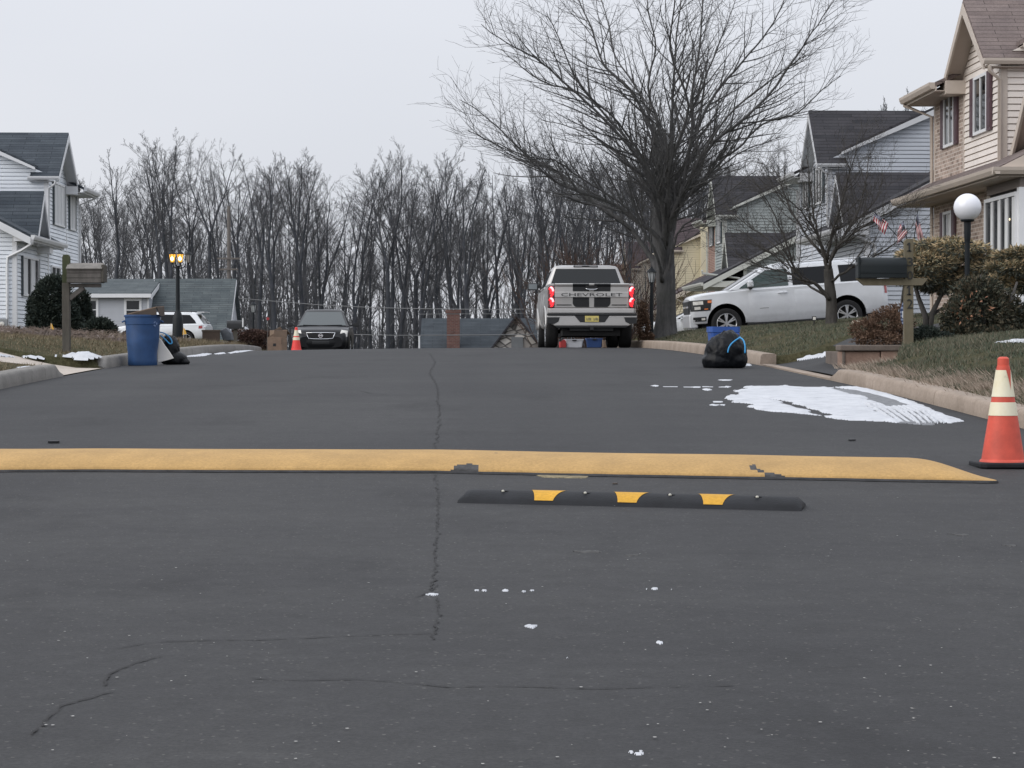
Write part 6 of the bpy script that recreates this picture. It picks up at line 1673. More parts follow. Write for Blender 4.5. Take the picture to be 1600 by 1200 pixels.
# ================= generic saloon / crossover
def saloon(name, label, M, zr=1.50, full=False, length=4.57, w=.895, loc=(0,0,0), rz=0, cat='car'):
    k = length/4.57
    root = thing(name, label, cat, loc, rz)
    b = Body([(y*k, ww*w/.895, zb, zt) for y, ww, zb, zt in [(.0,.70,.42,.90),(.06,.80,.32,.98),(.35,.86,.24,1.02),(1.0,.89,.22,1.00),(2.0,.895,.21,.97),(3.1,.895,.21,.95),(3.5,.89,.22,.93),(3.95,.87,.22,.88),(4.3,.82,.22,.80),(4.48,.76,.24,.72),(4.57,.66,.30,.62)]], .035, .10, .075)
    b.build('body', M, root, [(.98*k,.33,.36),(3.64*k,.33,.36)])
    c = Cabin(.955, zr-.06, .80*w/.895, .58*w/.895, .55*k, 3.45*k, 1.25*k, 2.55*k, .055); c.build('cabin', M, root)
    c.end_glass('windscreen', root, True, .06, .93, .055, .05, M_WSCR); c.end_glass('rear_window', root, False, .1, .9, .08, .07, M_VGLASS)
    for sd in (-1, 1):
        c.side_glass('side_window', root, sd, [(1.25*k,.1),(2.05*k,.1),(2.05*k,.88),(1.5*k,.88)]); c.side_glass('side_window', root, sd, [(2.13*k,.1),(3.15*k,.1),(2.5*k,.88),(2.13*k,.88)])
        b.panel('door', M, root, sd, 1.2*k, 2.06*k, .30, .93, cut=(.98*k,.33,.41)); b.panel('door', M, root, sd, 2.09*k, 3.12*k, .30, .92)
        wheel(root, sd*(w-.12), .98*k, .31, .315, .2, 5, False, sd); wheel(root, sd*(w-.12), 3.64*k, .31, .315, .2, 5, False, sd)
        mirror(root, sd*(w-.06), 2.98*k, 1.0, M if not full else M_TRIM, sd, .21, .14, .08)
        rows = [[(sd*(b.side_x(y, z)+.010), y, z) for y in (.03,.1,.18)] for z in (.74,.82,.90)]
        m = MB(); m.grid(rows); m.build('tail_light', M_REDOFF, root, smooth=180)
        if not full:
            rows = [[(sd*(b.side_x(y, z)+.010), y, z) for y in (4.1*k,4.2*k,4.3*k,4.40*k)] for z in (.62,.67,.72)]
            m = MB(); m.grid(rows); m.build('headlight', M_LENS, root, smooth=180)
    return root, b, c
# black saloon facing the viewer
YN = 69.5
xc = at(501, 500, YN).x
sal, bs_, cs_ = saloon('parked_car', 'black saloon parked facing the viewer beside the small traffic cone', P_BLACK, 1.51, True, 4.57, .895)
sal.rotation_euler = (0, 0, TH+PI)
cs = uv2xy(0, 4.57)
sal.location = (xc+cs[0], YN+cs[1], at(500, 481, YN).z-1.51)
# front: plain blunt nose built over the body front
def nose(root):
    m = MB(); rows = []
    for z, y, w in ((.16,4.50,.78),(.20,4.56,.82),(.36,4.60,.845),(.46,4.61,.85),(.54,4.595,.85),(.62,4.585,.85),(.74,4.55,.845),(.82,4.47,.835),(.86,4.36,.83),(.885,4.2,.83)):
        row = []
        for i in range(21):
            f = 2*i/20-1; x = f*w; row.append((x, y-.22*abs(f)**3.2-.03*f*f, z))
        rows.append(row)
    m.grid(rows); o = m.build('front_bumper', P_BLACK, root, smooth=180); fix_normals(o.data)
    if sum(p.normal.y for p in o.data.polygons) < 0: o.data.flip_normals()
    def sf(x, z):
        pr = [(.16,4.50),(.20,4.56),(.36,4.60),(.46,4.61),(.54,4.595),(.62,4.585),(.74,4.55),(.82,4.47),(.86,4.36)]
        for a, b in zip(pr[:-1], pr[1:]):
            if a[0] <= z <= b[0]: y = lerp(a[1], b[1], (z-a[0])/(b[0]-a[0])); break
        f = x/.845; return y-.22*abs(f)**3.2-.03*f*f
    def patchf(nm, quad, M, off, par, n=8):
        rows = []
        for j in range(5):
            rows.append([]); 
            for i in range(n+1):
                p = Vector(quad[0]).lerp(Vector(quad[1]), i/n).lerp(Vector(quad[3]).lerp(Vector(quad[2]), i/n), j/4); rows[-1].append((p.x, sf(p.x, p.y)+off, p.y))
        m = MB(); m.grid(rows); o = m.build(nm, M, par, smooth=180); fix_normals(o.data)
        if sum(p.normal.y for p in o.data.polygons) < 0: o.data.flip_normals()
        return o
    g = patchf('grille', [(-.37,.575),(.37,.575),(.43,.745),(-.43,.745)], M_WELL, .008, root)
    fr = MB(); pts = [(-.435,.75),(-.37,.57),(0,.56),(.37,.57),(.435,.75)]
    P = [(x, sf(x, z)+.02, z) for x, z in [(-.435,.75),(-.40,.65),(-.37,.575),(-.2,.562),(0,.558),(.2,.562),(.37,.575),(.40,.65),(.435,.75),(.2,.752),(0,.753),(-.2,.752),(-.435,.75)]]
    fr.tube(P, .013, 6); fr.build('grille_frame', M_CHROME, g, smooth=180)
    e = MB(); e.lathe([(.048,-.006),(.066,-.006),(.066,.006),(.048,.006),(.048,-.006)], 24, 0, Matrix.Translation((0, sf(0,.66)+.03, .66)) @ Matrix.Rotation(PI/2,4,'X'))
    e.box(-.075,.075, sf(0,.66)+.028, sf(0,.66)+.040, .645,.675); e.build('emblem', M_CHROME, g, smooth=40)
    for sd in (-1, 1):
        h = patchf('headlight', [(sd*.565,.625),(sd*.80,.625),(sd*.815,.86-.045),(sd*.62,.86-.02)], M_LENS, .014, root)
        patchf('lens', [(sd*.58,.64),(sd*.78,.64),(sd*.79,.71),(sd*.60,.71)], mat('lamp_silver', (.42,.42,.42), .2, metal=.2, var=.25, vs=20), .018, h)
        patchf('fog_light', [(sd*.64,.30),(sd*.72,.30),(sd*.72,.37),(sd*.64,.37)], M_LENS, .008, root, 3)
    patchf('lower_intake', [(-.55,.20),(.55,.20),(.60,.29),(-.60,.29)], M_WELL, .006, root)
    patchf('licence_bracket', [(-.26,.40),(.26,.40),(.26,.50),(-.26,.50)], M_TRIM, .008, root)
nose(sal)
for sd in (-1, 1):   # seat backs glimpsed through the screen
    m = MB(); m.box(sd*.38-.2, sd*.38+.2, 2.2, 2.3, .7, 1.2); m.box(sd*.38-.12, sd*.38+.12, 2.2, 2.28, 1.2, 1.36); m.build('seat', M_TRIM, sal, bevel=.04)
m = MB(); m.tube([(-.6,3.42,1.0),(-.2,3.47,.99),(0,3.48,.985)], .012, 5); m.tube([(0.0,3.5,.985),(.3,3.46,.99),(.6,3.42,1.0)], .012, 5); m.build('wiper', M_TRIM, sal)
# white crossover on the left, side on, facing left
cx_l = at(252, 500, 113)
cro, bc, cc = None, None, None
root = thing('parked_suv', 'white SUV parked side on behind the blue bin and lamp post', 'suv', (0,0,0))
b = Body([(.0,.82,.50,.98),(.08,.88,.38,1.06),(.5,.92,.32,1.10),(1.2,.935,.30,1.09),(2.4,.935,.30,1.06),(3.4,.935,.30,1.04),(3.9,.925,.32,1.02),(4.4,.89,.34,.95),(4.75,.83,.36,.86),(4.87,.74,.42,.76)], .03, .09, .06)
b.build('body', P_WHITE, root, [(.92,.38,.44),(3.80,.38,.44)])
c = Cabin(1.06, 1.64, .87, .66, .05, 3.75, .50, 2.75, .06); c.build('cabin', P_WHITE, root)
c.end_glass('windscreen', root, True, .05, .93, .05, .05); c.end_glass('rear_window', root, False, .1, .85, .1, .1, M_VGLASS)
for sd in (-1, 1):
    c.side_glass('side_window', root, sd, [(.42,.12),(1.30,.08),(1.34,.86),(.78,.84),(.50,.35)], M_SIDEG)
    c.side_glass('side_window', root, sd, [(1.36,.08),(2.22,.08),(2.22,.87),(1.38,.86)], M_SIDEG); c.side_glass('side_window', root, sd, [(2.32,.08),(3.35,.08),(2.72,.86),(2.32,.87)])
    b.panel('door', P_WHITE, root, sd, 1.30, 2.25, .36, 1.03, cut=(.92,.38,.49)); b.panel('door', P_WHITE, root, sd, 2.28, 3.28, .36, 1.02)
    m = MB(); m.grid([[(sd*(b.side_x(y, z)+.012), y, z) for y in (.03,.15,.3)] for z in (.88,.95,1.02)]); m.build('tail_light', M_REDOFF, root, smooth=180)
    wheel(root, sd*.80, .92, .36, .365, .22, 5, False, sd); wheel(root, sd*.80, 3.80, .36, .365, .22, 5, False, sd)
    mirror(root, sd*.88, 3.15, 1.12, P_WHITE, sd)
    m = MB(); m.tube([(sd*.64,.7,1.68),(sd*.64,.8,1.725),(sd*.64,2.4,1.725),(sd*.64,2.5,1.68)], .018, 6); m.build('roof_rail', M_TRIM, root, smooth=180)
m = MB(); m.box(-.6,.6,.10,.45,1.66,1.70); m.build('rear_spoiler', P_WHITE, root, bevel=.012)
YJ = 112.0
R_ = ux+math.radians(7)     # heading to the left, tail slightly toward the viewer
rear = at(327, 540, YJ)
root.rotation_euler = (0,0,PI/2+math.radians(-6))
root.location = (at(326.5, 540, YJ).x, YJ, at(300, 541.5, YJ).z)
# white saloons that show only a little
w1, _, _ = saloon('parked_car', 'white car half hidden behind the big tree trunk and the long SUV', P_WHITE, 1.46, False, 4.6, .9)
w1.location = (at(1005+4.6*35.5, 535, 100).x, 100.5, .27)
w1.rotation_euler = (0,0,PI/2+TH)
w2, _, _ = saloon('parked_car', 'white car bonnet showing between the white SUV and the black mailbox', P_WHITE, 1.40, False, 4.5, .88)
w2.location = (at(389, 530, 121).x-4.5, 121, at(345, 534, 120).z-.0); w2.rotation_euler = (0,0,PI/2+PI)
# ------------------------------------------------------------------ street things
M_ORG = mat('cone_orange', (.60,.085,.052), .55, var=.22, vs=7)
M_ORG2 = mat('cone_orange_bright', (.85,.06,.05), .5, var=.06, vs=5)
def conemat():
    m, nt, b = newmat('cone_reflective'); v = tex(nt)
    f = nz(nt, v, 11, 6, .7); f2 = nz(nt, v, 3, 4, .6)
    k = N(nt, 'ShaderNodeMath', operation='MULTIPLY'); L(nt, f, k.inputs[0]); L(nt, f2, k.inputs[1])
    L(nt, ramp(nt, k.outputs[0], [(.16,(.80,.76,.60)),(.30,(.76,.70,.50)),(.36,(.50,.46,.36)),(.46,(.30,.26,.2))]), b.inputs['Base Color'])
    b.inputs['Roughness'].default_value = .45; return m
M_REFL = conemat()
def cone(label, loc, rz, M, h=.71, worn=False):
    root = thing('traffic_cone', label, 'traffic cone', loc, rz)
    b = MB(); s = .185
    b.extrude([(x, y, .004) for x, y in [(-s+.03,-s),(s-.03,-s),(s,-s+.03),(s,s-.03),(s-.03,s),(-s+.03,s),(-s,s-.03),(-s,-s+.03)]], (0,0,.035)); b.build('base', M_RUBBER, root, bevel=.01)
    R = lambda z: lerp(.140, .031, (z-.035)/(h-.035))
    p = [(.150,.036),(.146,.05),(.140,.055)]+[(R(z), z) for z in [.055+(h-.115)*k/12 for k in range(13)]]+[(R(h-.06)-.003,h-.058),(R(h-.06)-.004,h-.012),(.026,h-.002),(.018,h),(.016,h-.03)]
    m = MB(); m.lathe(p, 40); m.build('cone_body', M, root, smooth=35)
    for (a, b_) in ((.455,.625),(.335,.42)):
        m = MB(); a_, bb_ = a*h/.71, b_*h/.71
        m.lathe([(R(lerp(a_,bb_,k/8))+.0025, lerp(a_,bb_,k/8)) for k in range(9)], 40); m.build('reflective_collar', M_REFL, root, smooth=180)
    if worn:  # torn wedge of the upper collar
        m = MB(); rows = []
        for j in range(9):
            z = lerp(.50, .630, j/8)*h/.71; hw = lerp(.006,.42,(j/8)**1.6)
            rows.append([((R(z)+.005)*math.cos(-1.05+hw*(2*i/8-1)), (R(z)+.005)*math.sin(-1.05+hw*(2*i/8-1)), z) for i in range(9)])
        m.grid(rows); m.build('torn_patch', M, root, smooth=180)
    return root
c = hit(1576, 733); cone('large scuffed orange traffic cone at the right end of the yellow speed hump', c+Vector((0,.17,0)), .05, M_ORG, .715, True)
Y_ = 61.5; cone('small bright orange traffic cone in front of the parked black saloon', at(463, 549.5, Y_), .3, M_ORG2, .66)
# ---- bins
M_BIN = mat('bin_blue', (.020,.062,.165), .5, var=.2, vs=5, bump=.08, bs=30)
M_BIN2 = mat('bin_blue_bright', (.03,.095,.35), .45, var=.15, vs=5)
M_CARD = mat('cardboard', (.23,.165,.12), .85, var=.15, vs=6)
M_CARDD = mat('cardboard_dark', (.075,.058,.047), .85, var=.15, vs=6)
M_BAG = mat('bag_black', (.006,.007,.009), .36, var=0, bump=.8, bs=16, spec=.2, stretch=(1,1,.35))
M_BAGC = mat('drawstring_blue', (.035,.30,.62), .4, var=.1)
def bin_mesh(rt, rb, h, n=40, ribs=False, dent=0):
    m = MB(); pr = [(rb*.96,0),(rb,.015)]+[(lerp(rb,rt,k/10), .015+(h*.80-.015)*k/10) for k in range(1,11)]+[(rt*1.03,h*.81),(rt*1.04,h*.95),(rt*1.07,h*.955),(rt*1.085,h*.975),(rt*1.07,h),(rt*1.0,h),(rt*.97,h*.97),(rb*.92,.05),(.001,.05)]
    m.lathe(pr, n); return m
Yb = 34.2
bl = drop(223, Yb); sb = F/Yb
hb_ = (566-487)/sb
b0 = thing('trash_can', 'large blue plastic trash can by the left kerb with cardboard on top', 'trash can', bl, .2)
m = bin_mesh(26.5/sb, 22.8/sb, hb_)
for i, p in enumerate(m.v):
    k = noise.noise(Vector((p.x*4+7, p.y*4, p.z*3)))*.018
    r = math.hypot(p.x, p.y)
    if r > .1: m.v[i] = Vector((p.x*(1+k/r), p.y*(1+k/r), p.z))
m.build('can_body', M_BIN, b0, smooth=40)
m = MB()   # recycling style mark: three bent arrows worn pale
for k in range(3):
    a0 = -1.15; cx_ = .0
    cz = hb_*.80; R = .030
    A = [PI/2+2*PI*k/3+t for t in (.25,.9,1.5)]
    for a in A[:2]:
        x, z = R*math.cos(a), R*math.sin(a); m.box(x-.010, x+.010, -.004, .004, z-.010, z+.010)
o = m.build('stamped_mark', mat('mark_pale', (.16,.23,.40), .6, var=.3), b0)
ang = -PI/2+.95-.2; rr_ = 26.5/sb*1.03
o.location = (rr_*math.cos(ang), rr_*math.sin(ang), hb_*.82); o.rotation_euler = (0,0,ang+PI/2)
for sd in (-1,1):
    m = MB(); m.tube([(sd*26.5/sb*1.05,-.07,hb_*.88),(sd*26.5/sb*1.17,-.06,hb_*.86),(sd*26.5/sb*1.17,.06,hb_*.86),(sd*26.5/sb*1.05,.07,hb_*.88)], .014, 8); m.build('handle', M_BIN, b0, smooth=180)
q = at(223, 487, Yb)
cd = thing('cardboard_sheet', 'flattened brown cardboard lying tilted on the blue trash can', 'cardboard', (q.x, Yb, q.z-.045), -.1)
m = MB(); m.add([(-.18,-.2,.0),(.265,-.22,.105),(.275,.2,.12),(-.16,.24,.02),(-.18,-.2,.012),(.265,-.22,.117),(.275,.2,.132),(-.16,.24,.032)], [(0,3,2,1),(4,5,6,7),(0,1,5,4),(1,2,6,5),(2,3,7,6),(3,0,4,7)]); m.build('top_flap', M_CARD, cd)
m = MB(); m.add([(.262,-.215,.108),(.285,-.10,-.02),(.288,.15,-.015),(.272,.19,.12),(.272,-.215,.108),(.295,-.10,-.02),(.298,.15,-.015),(.282,.19,.12)], [(0,1,2,3),(7,6,5,4),(0,4,5,1),(1,5,6,2),(2,6,7,3),(3,7,4,0)]); m.build('folded_flap', M_CARDD, cd)
m = MB(); m.add([(-.18,-.205,.0),(.262,-.225,.105),(.27,-.215,-.005),(-.15,-.205,-.015)], [(0,1,2,3)]); m.extrude([(-.18,-.203,.0),(.262,-.223,.105),(.27,-.213,-.005),(-.15,-.203,-.015)], (0,.006,0)); m.build('front_flap', M_CARDD, cd)
# white panel and black bag
wp = thing('packing_foam', 'curved off white foam sheet leaning between the blue trash can and black bag', 'foam sheet', drop(258, 34.35), 0)
s_ = sb
rows = []
for i in range(9):
    f = i/8; rows.append([((-.05+.26*f+.02*math.sin(f*3))+.0, -.06-.08*math.sin(PI*f)+t*.02, max(.004, (.43*(1-f)**1.25)*1.0)) for t in (0,.3,1)])
m = MB()
P0 = [at(x, y, 34.3)-wp.location for x, y in ((247,527),(252,531),(258,540),(265,549),(272,560),(262,563),(250,566),(247,566))]
m.extrude([p+Vector((0,-.05+.1*(p.z),0)) for p in P0], (0,.035,0)); m.build('sheet', mat('sheet_white', (.62,.60,.57), .6, var=.06), wp, bevel=.008)
def bag(name, label, loc, blobs, seed, cords, rz=0):
    root = thing(name, label, 'trash bag', loc, rz)
    bm = bmesh.new(); bmesh.ops.create_icosphere(bm, subdivisions=5, radius=1)
    for v in bm.verts:
        d = v.co.normalized(); R = 0
        # radial union of ellipsoids from the centre
        for c_, r_ in blobs:
            C = Vector(c_); A = Vector((d.x/r_[0], d.y/r_[1], d.z/r_[2])); B = Vector((C.x/r_[0], C.y/r_[1], C.z/r_[2]))
            qa = A.dot(A); qb = -2*A.dot(B); qc = B.dot(B)-1; D = qb*qb-4*qa*qc
            if D > 0: R = max(R, (-qb+math.sqrt(D))/(2*qa))
        k = 1+.05*noise.noise(d*3+Vector((seed,0,0)))+.05*abs(noise.noise(Vector((d.x*7, d.y*7, d.z*2+seed))))+.025*noise.noise(d*14)+.055*abs(math.sin(math.atan2(d.y, d.x)*5+2.5*noise.noise(d*2+Vector((seed,5,0)))))*max(0, d.z+.25)
        p = d*R*k
        v.co = p
    z0 = min(v.co.z for v in bm.verts)
    for v in bm.verts:
        if v.co.z < z0*.72: v.co.z = z0*.72-(z0*.72-v.co.z)*.06
    me = bpy.data.meshes.new('sack'); bm.to_mesh(me); bm.free(); me.shade_smooth(); me.materials.append(M_BAG)
    o = bpy.data.objects.new('sack', me); COL.objects.link(o); o.parent = root
    zz = min(v.co.z for v in me.vertices); o.location = (0,0,-zz)
    for P, r in cords:
        m = MB(); m.tube(smoothpath([Vector(p) for p in P], 4), r, 6); m.build('drawstring', M_BAGC, root, smooth=180)
    return root
sB = F/34.4
def relp(px, py, Y, b, dy=0): return tuple(at(px, py, Y)-b+Vector((0,dy,0)))
bg0 = drop(270, 34.6)
bag('trash_bag', 'black trash bag with blue drawstring slumped against the left kerb', bg0, [((-.03,0,.05),(.13,.16,.22)),((.02,0,-.08),(.20,.17,.13)),((.12,0,-.12),(.14,.13,.07)),((-.08,0,.12),(.09,.12,.16))], 3,
    [([relp(250,519,34.42,bg0),relp(257,521,34.40,bg0),relp(265,527,34.38,bg0),relp(269,535,34.37,bg0),relp(265,537,34.36,bg0),relp(259,531,34.37,bg0),relp(251,524,34.40,bg0)], .010)])
Yr = 31.6; r0 = drop(1134, 31.9); sR = F/31.6
bag('trash_bag', 'bulging black trash bag with blue drawstrings in front of the blue recycling tub', r0, [((0,0,0),(.29,.22,.26)),((-.08,0,-.12),(.25,.22,.16)),((.04,0,.06),(.19,.18,.24)),((.12,0,-.10),(.18,.2,.18))], 9,
    [([relp(1137,551,31.62,r0),relp(1139,543,31.63,r0),relp(1144,536,31.66,r0),relp(1152,530,31.7,r0),relp(1157,527,31.74,r0)], .011), ([relp(1155,527,31.74,r0),relp(1161,531,31.68,r0),relp(1164,540,31.63,r0),relp(1164,552,31.60,r0)], .011)])
rb = drop(1130, 32.6); s2 = F/32.6
t_ = thing('recycling_tub', 'bright blue recycling tub standing behind the black bag by the right kerb', 'bin', rb, .1)
hh = rb.z; hT = at(1130, 510.5, 32.6).z-rb.z
m = MB(); wt, wb_ = 22.5/s2, 18/s2
rows = []
for z, w in ((0,wb_),(hT*.85,lerp(wb_,wt,.9)),(hT*.86,wt*1.04),(hT,wt*1.05),(hT,wt*.95),(.04,wb_*.9)):
    d = w*.8; rows.append([(x, y, z) for x, y in ((-w+.03,-d),(w-.03,-d),(w,-d+.03),(w,d-.03),(w-.03,d),(-w+.03,d),(-w,d-.03),(-w,-d+.03))])
m.grid(rows, close=True); m.f.append(tuple(range(5*8,6*8))); m.mi.append(0); m.build('tub_body', M_BIN2, t_, smooth=30)
m = MB(); m.box(-wt*.28, wt*.98, -wt*.86, -wt*.80, hT*.62, hT*.84); m.build('label_panel', M_BIN2, t_, bevel=.01)
# things put out in front of the pickup, glimpsed under it
def tub(nm, label, x0, x1, y0, Y, M, lidM=None):
    a, b = at(x0, y0, Y), at(x1, y0, Y); w = (b.x-a.x)/2; zb = gz((a.x+b.x)/2, Y); h = a.z-zb
    t_ = thing(nm, label, 'storage tub', ((a.x+b.x)/2, Y, zb), .05)
    m = MB(); rows = []
    for z, k in ((0,.82),(h*.84,.95),(h*.85,1.0),(h*.95,1.0)):
        ww = w*k; d = ww*.75; rows.append([(x, y, z) for x, y in ((-ww+.02,-d),(ww-.02,-d),(ww,-d+.02),(ww,d-.02),(ww-.02,d),(-ww+.02,d),(-ww,d-.02),(-ww,-d+.02))])
    m.grid(rows, close=True); m.build('tub_body', M, t_, smooth=30)
    m = MB(); m.box(-w*1.03, w*1.03, -w*.8, w*.8, h*.95, h); m.build('lid', lidM or M, t_, bevel=.01)
    m = MB(); m.box(-w*.22, w*.22, -w*.84, -w*.78, h*.82, h*.96); m.build('clasp', M_TRIM, t_); return t_
tub('storage_tub', 'white plastic storage tub with lid seen under the pickup', 882, 911, 530, 61.0, mat('tub_white', (.58,.60,.64), .5, var=.08))
tub('storage_tub', 'blue plastic storage tub seen under the pickup', 915, 941, 528.5, 61.0, mat('tub_blue', (.03,.07,.20), .5, var=.1))
pb = thing('paper_bag', 'small brown paper bag beside the blue tub under the pickup', 'bag', drop(946, 60.6), .2)
m = MB(); m.extrude([(-.07,-.05,0),(.07,-.05,0),(.06,-.05,.22),(.03,-.05,.25),(-.02,-.05,.215),(-.075,-.05,.24)], (0,.1,0)); m.build('bag', M_CARD, pb)
rd = thing('red_box', 'small red carton beside the white tub under the pickup', 'box', drop(879, 60.8), .3)
m = MB(); m.box(-.08,.08,-.06,.06,0,.19); m.build('carton', mat('carton_red', (.45,.05,.05), .6, var=.1), rd, bevel=.004)
m = MB(); m.extrude([(-.08,-.062,.19),(.08,-.062,.19),(.03,-.062,.26)], (0,.01,0)); m.build('open_flap', MATS['carton_red'], rd)
# ---- wooden mailbox on the left
M_WOODG = barkmat('weathered_wood', (.085,.078,.074), (.165,.15,.142), .4, 9)
M_WOODP = barkmat('post_wood', (.075,.068,.060), (.135,.122,.108), .4, 9)
M_MOSS = barkmat('mossy_wood', (.050,.058,.034), (.085,.092,.055), .4, 9)
Ym = 34.6; mb0 = drop(104, Ym); sM = F/Ym
mr = thing('wooden_mailbox', 'weathered grey wooden mailbox on a post beside the left driveway', 'mailbox', mb0, 0)
X = lambda px: (px-104)/sM
Z = lambda py: at(104, py, Ym).z-mb0.z
m = MB(); w = 5.8/sM; m.box(-w,w,-w,w,-.2,Z(442)); m.build('post', M_WOODP, mr, bevel=.006)
m = MB(); m.extrude([(-w*.95,-w*.95,Z(442)),(w*.95,-w*.95,Z(442)),(w*.95,-w*.95,Z(402)),(w*.6,-w*.95,Z(398)),(-w*.6,-w*.95,Z(398)),(-w*.95,-w*.95,Z(402))], (0,w*1.9,0)); m.build('post_top', M_MOSS, mr, bevel=.004)
m = MB(); m.box(X(107),X(158),-.05,.05,Z(449),Z(443)); m.build('arm', M_WOODG, mr, bevel=.005)
m = MB(); m.bar((X(109),0,Z(467)),(X(131),0,Z(449)), .07, .09, up=(0,1,0)); m.build('brace', M_WOODG, mr, bevel=.004)
d_ = .15
for k, (za, zb, o) in enumerate(((442,435,0),(434.6,427.5,.004),(427,420,.002))):
    m = MB(); m.box(X(107.5),X(161),-d_-o,d_,Z(za),Z(zb)); m.build('side_board', M_WOODG, mr, bevel=.004)
m = MB(); m.extrude([(X(107),-d_-.035,Z(419.5)),(X(107),0,Z(411)),(X(107),d_+.035,Z(419.5)),(X(107),d_+.035,Z(421)),(X(107),-d_-.035,Z(421))], (X(163)-X(107),0,0)); m.build('roof_board', barkmat('pale_weathered', (.16,.15,.142), (.27,.25,.235), .4, 9), mr)
m = MB(); m.box(X(161.5),X(165),-d_-.01,d_,Z(441),Z(414)); m.build('door', M_WOODP, mr, bevel=.004)
# ---- numbered mailbox on the right
M_POST = barkmat('painted_post', (.135,.115,.080), (.20,.172,.125), .3, 7)
Yn = 29.9; n0 = drop(1420, Yn); sN = F/Yn
nb = thing('mailbox', 'dark green metal mailbox on a wooden post with house numbers', 'mailbox', n0, 0)
X = lambda px: (px-1420)/sN
Z = lambda py: at(1420, py, Yn).z-n0.z
m = MB(); m.extrude([(X(1413),0,-.2),(X(1427.5),0,-.2),(X(1427),0,Z(377)),(X(1425),0,Z(373)),(X(1417),0,Z(373)),(X(1413),0,Z(377))], (0,.10,0)); m.build('post', M_POST, nb, bevel=.005)
m = MB(); m.extrude([(X(1337),.0,Z(435)),(X(1450),0,Z(435)),(X(1441),0,Z(446)),(X(1350),0,Z(446))], (0,.10,0)); o = m.build('arm', M_POST, nb, bevel=.004); o.location = (0,-.012,0)
M_MBOX = mat('mailbox_dark', (.011,.015,.017), .5, var=.15, vs=4, spec=.25)
rows = []
for x in (1341,1342,1378,1414,1415):
    e = .96 if x in (1341,1415) else 1
    pr = []
    h = Z(402)-Z(434); w = .125
    for k in range(20):
        a = PI*k/19; pr.append((X(x), .03-w*e*math.cos(a), Z(434)+h*.55+h*.45*e*math.sin(a)))
    pr = [(X(x), .03-w*e, Z(434))]+pr+[(X(x), .03+w*e, Z(434))]; rows.append(pr)
m = MB(); m.grid(rows, close=True); n = len(rows[0]); m.f.append(tuple(range(n))); m.mi.append(0); m.f.append(tuple(4*n+k for k in range(n))); m.mi.append(0)
bx = m.build('box', M_MBOX, nb, smooth=40); fix_normals(bx.data)
m = MB(); m.box(X(1339),X(1343),.03-.128,.03+.128,Z(435),Z(402)+.004); m.build('box_door', M_MBOX, nb, bevel=.01)
m = MB(); m.box(X(1336),X(1340),-.02,.05,Z(414),Z(410)); m.build('latch', M_GREYMETAL, nb, bevel=.003)
m = MB(); m.box(X(1343),X(1414),.03-.131,.03-.126,Z(427),Z(425)); m.build('pressed_rib', M_MBOX, nb)
for ch, (y0, y1) in zip('13012', ((379,393),(402,416),(423,437),(446.5,461),(467,482))):
    if ch == '1':
        q_ = 1/sN; m = MB(); h_ = (y1-y0)*q_
        m.box(-.9*q_,1.5*q_,-.008,-.002,Z(y1),Z(y0)); m.box(-3.2*q_,3.4*q_,-.008,-.002,Z(y1)-.001,Z(y1)+1.9*q_); m.extrude([(-1.2*q_,-.008,Z(y0)),(-3.4*q_,-.008,Z(y0)-2.6*q_),(-3.4*q_,-.008,Z(y0)-4.4*q_),(-1.2*q_,-.008,Z(y0)-2.6*q_)], (0,.006,0))
        m.build('house_number', mat('number_black', (.02,.02,.02), .5, var=0), nb); continue
    vs_, fs_ = text_mb(ch, (y1-y0)/sN*.98, .006, 9.0/sN if ch != '1' else 4.6/sN)
    m = MB(); off_ = -.0 if ch != '0' else -.012
    m.add([(x+.012, -.006-z+off_, Z(y1)+y) for x, y, z in vs_], fs_); o = m.build('house_number', mat('number_black', (.02,.02,.02), .5, var=0), nb); fix_normals(o.data)
# stone planter wall
M_STONE = concrete('sandstone', (.20,.125,.092), (.33,.225,.175)); M_STONED = concrete('sandstone_dark', (.10,.08,.068), (.19,.155,.13))
Yw = 30.1
p0 = at(1313, 572, Yw); wl = thing('stone_planter', 'low sandstone block wall with a capstone at the foot of the mailbox', 'planter wall', (p0.x, Yw, gz(p0.x+.4, Yw)-.0), .02)
sW = F/Yw; XX = lambda px: (px-1313)/sW; ZZ = lambda py: at(1313, py, Yw).z-wl.location.z
for (x0, x1, y0, y1, M, dp) in ((1315,1376,572,549,M_STONE,.02),(1377,1417,570,548,M_STONE,.0),(1319,1420,584,572.5,M_STONED,.03),(1312,1420,548.5,539,M_STONED,-.03),(1418.5,1470,572,552,M_STONED,.14)):
    m = MB(); m.box(XX(x0),XX(x1),dp,.35,ZZ(y0),ZZ(y1)); o = m.build('stone_block' if y1 != 539 else 'capstone', M, wl, bevel=.018, seg=3)
m = MB(); m.box(XX(1316),XX(1321),.0,1.4,ZZ(572),ZZ(549)); m.build('side_block', M_STONED, wl, bevel=.015)
m = MB(); m.box(XX(1318),XX(1420),.3,1.5,ZZ(575),ZZ(541)); m.build('soil', M_LAWN, wl)
g0 = hit(1338, 505)
gd = thing('garden_stone', 'small pale stone lying on the lawn edge above the brown shrub', 'stone', g0, .3)
bm = bmesh.new(); bmesh.ops.create_icosphere(bm, subdivisions=3, radius=.09)
for v in bm.verts: v.co *= 1+.25*noise.noise(v.co*9); v.co.z *= .6; v.co.x *= 1.3
me = bpy.data.meshes.new('stone'); bm.to_mesh(me); bm.free(); me.shade_smooth(); me.materials.append(mat('stone_cream', (.52,.46,.38), .8, var=.2, vs=12)); o = bpy.data.objects.new('stone_body', me); COL.objects.link(o); o.parent = gd
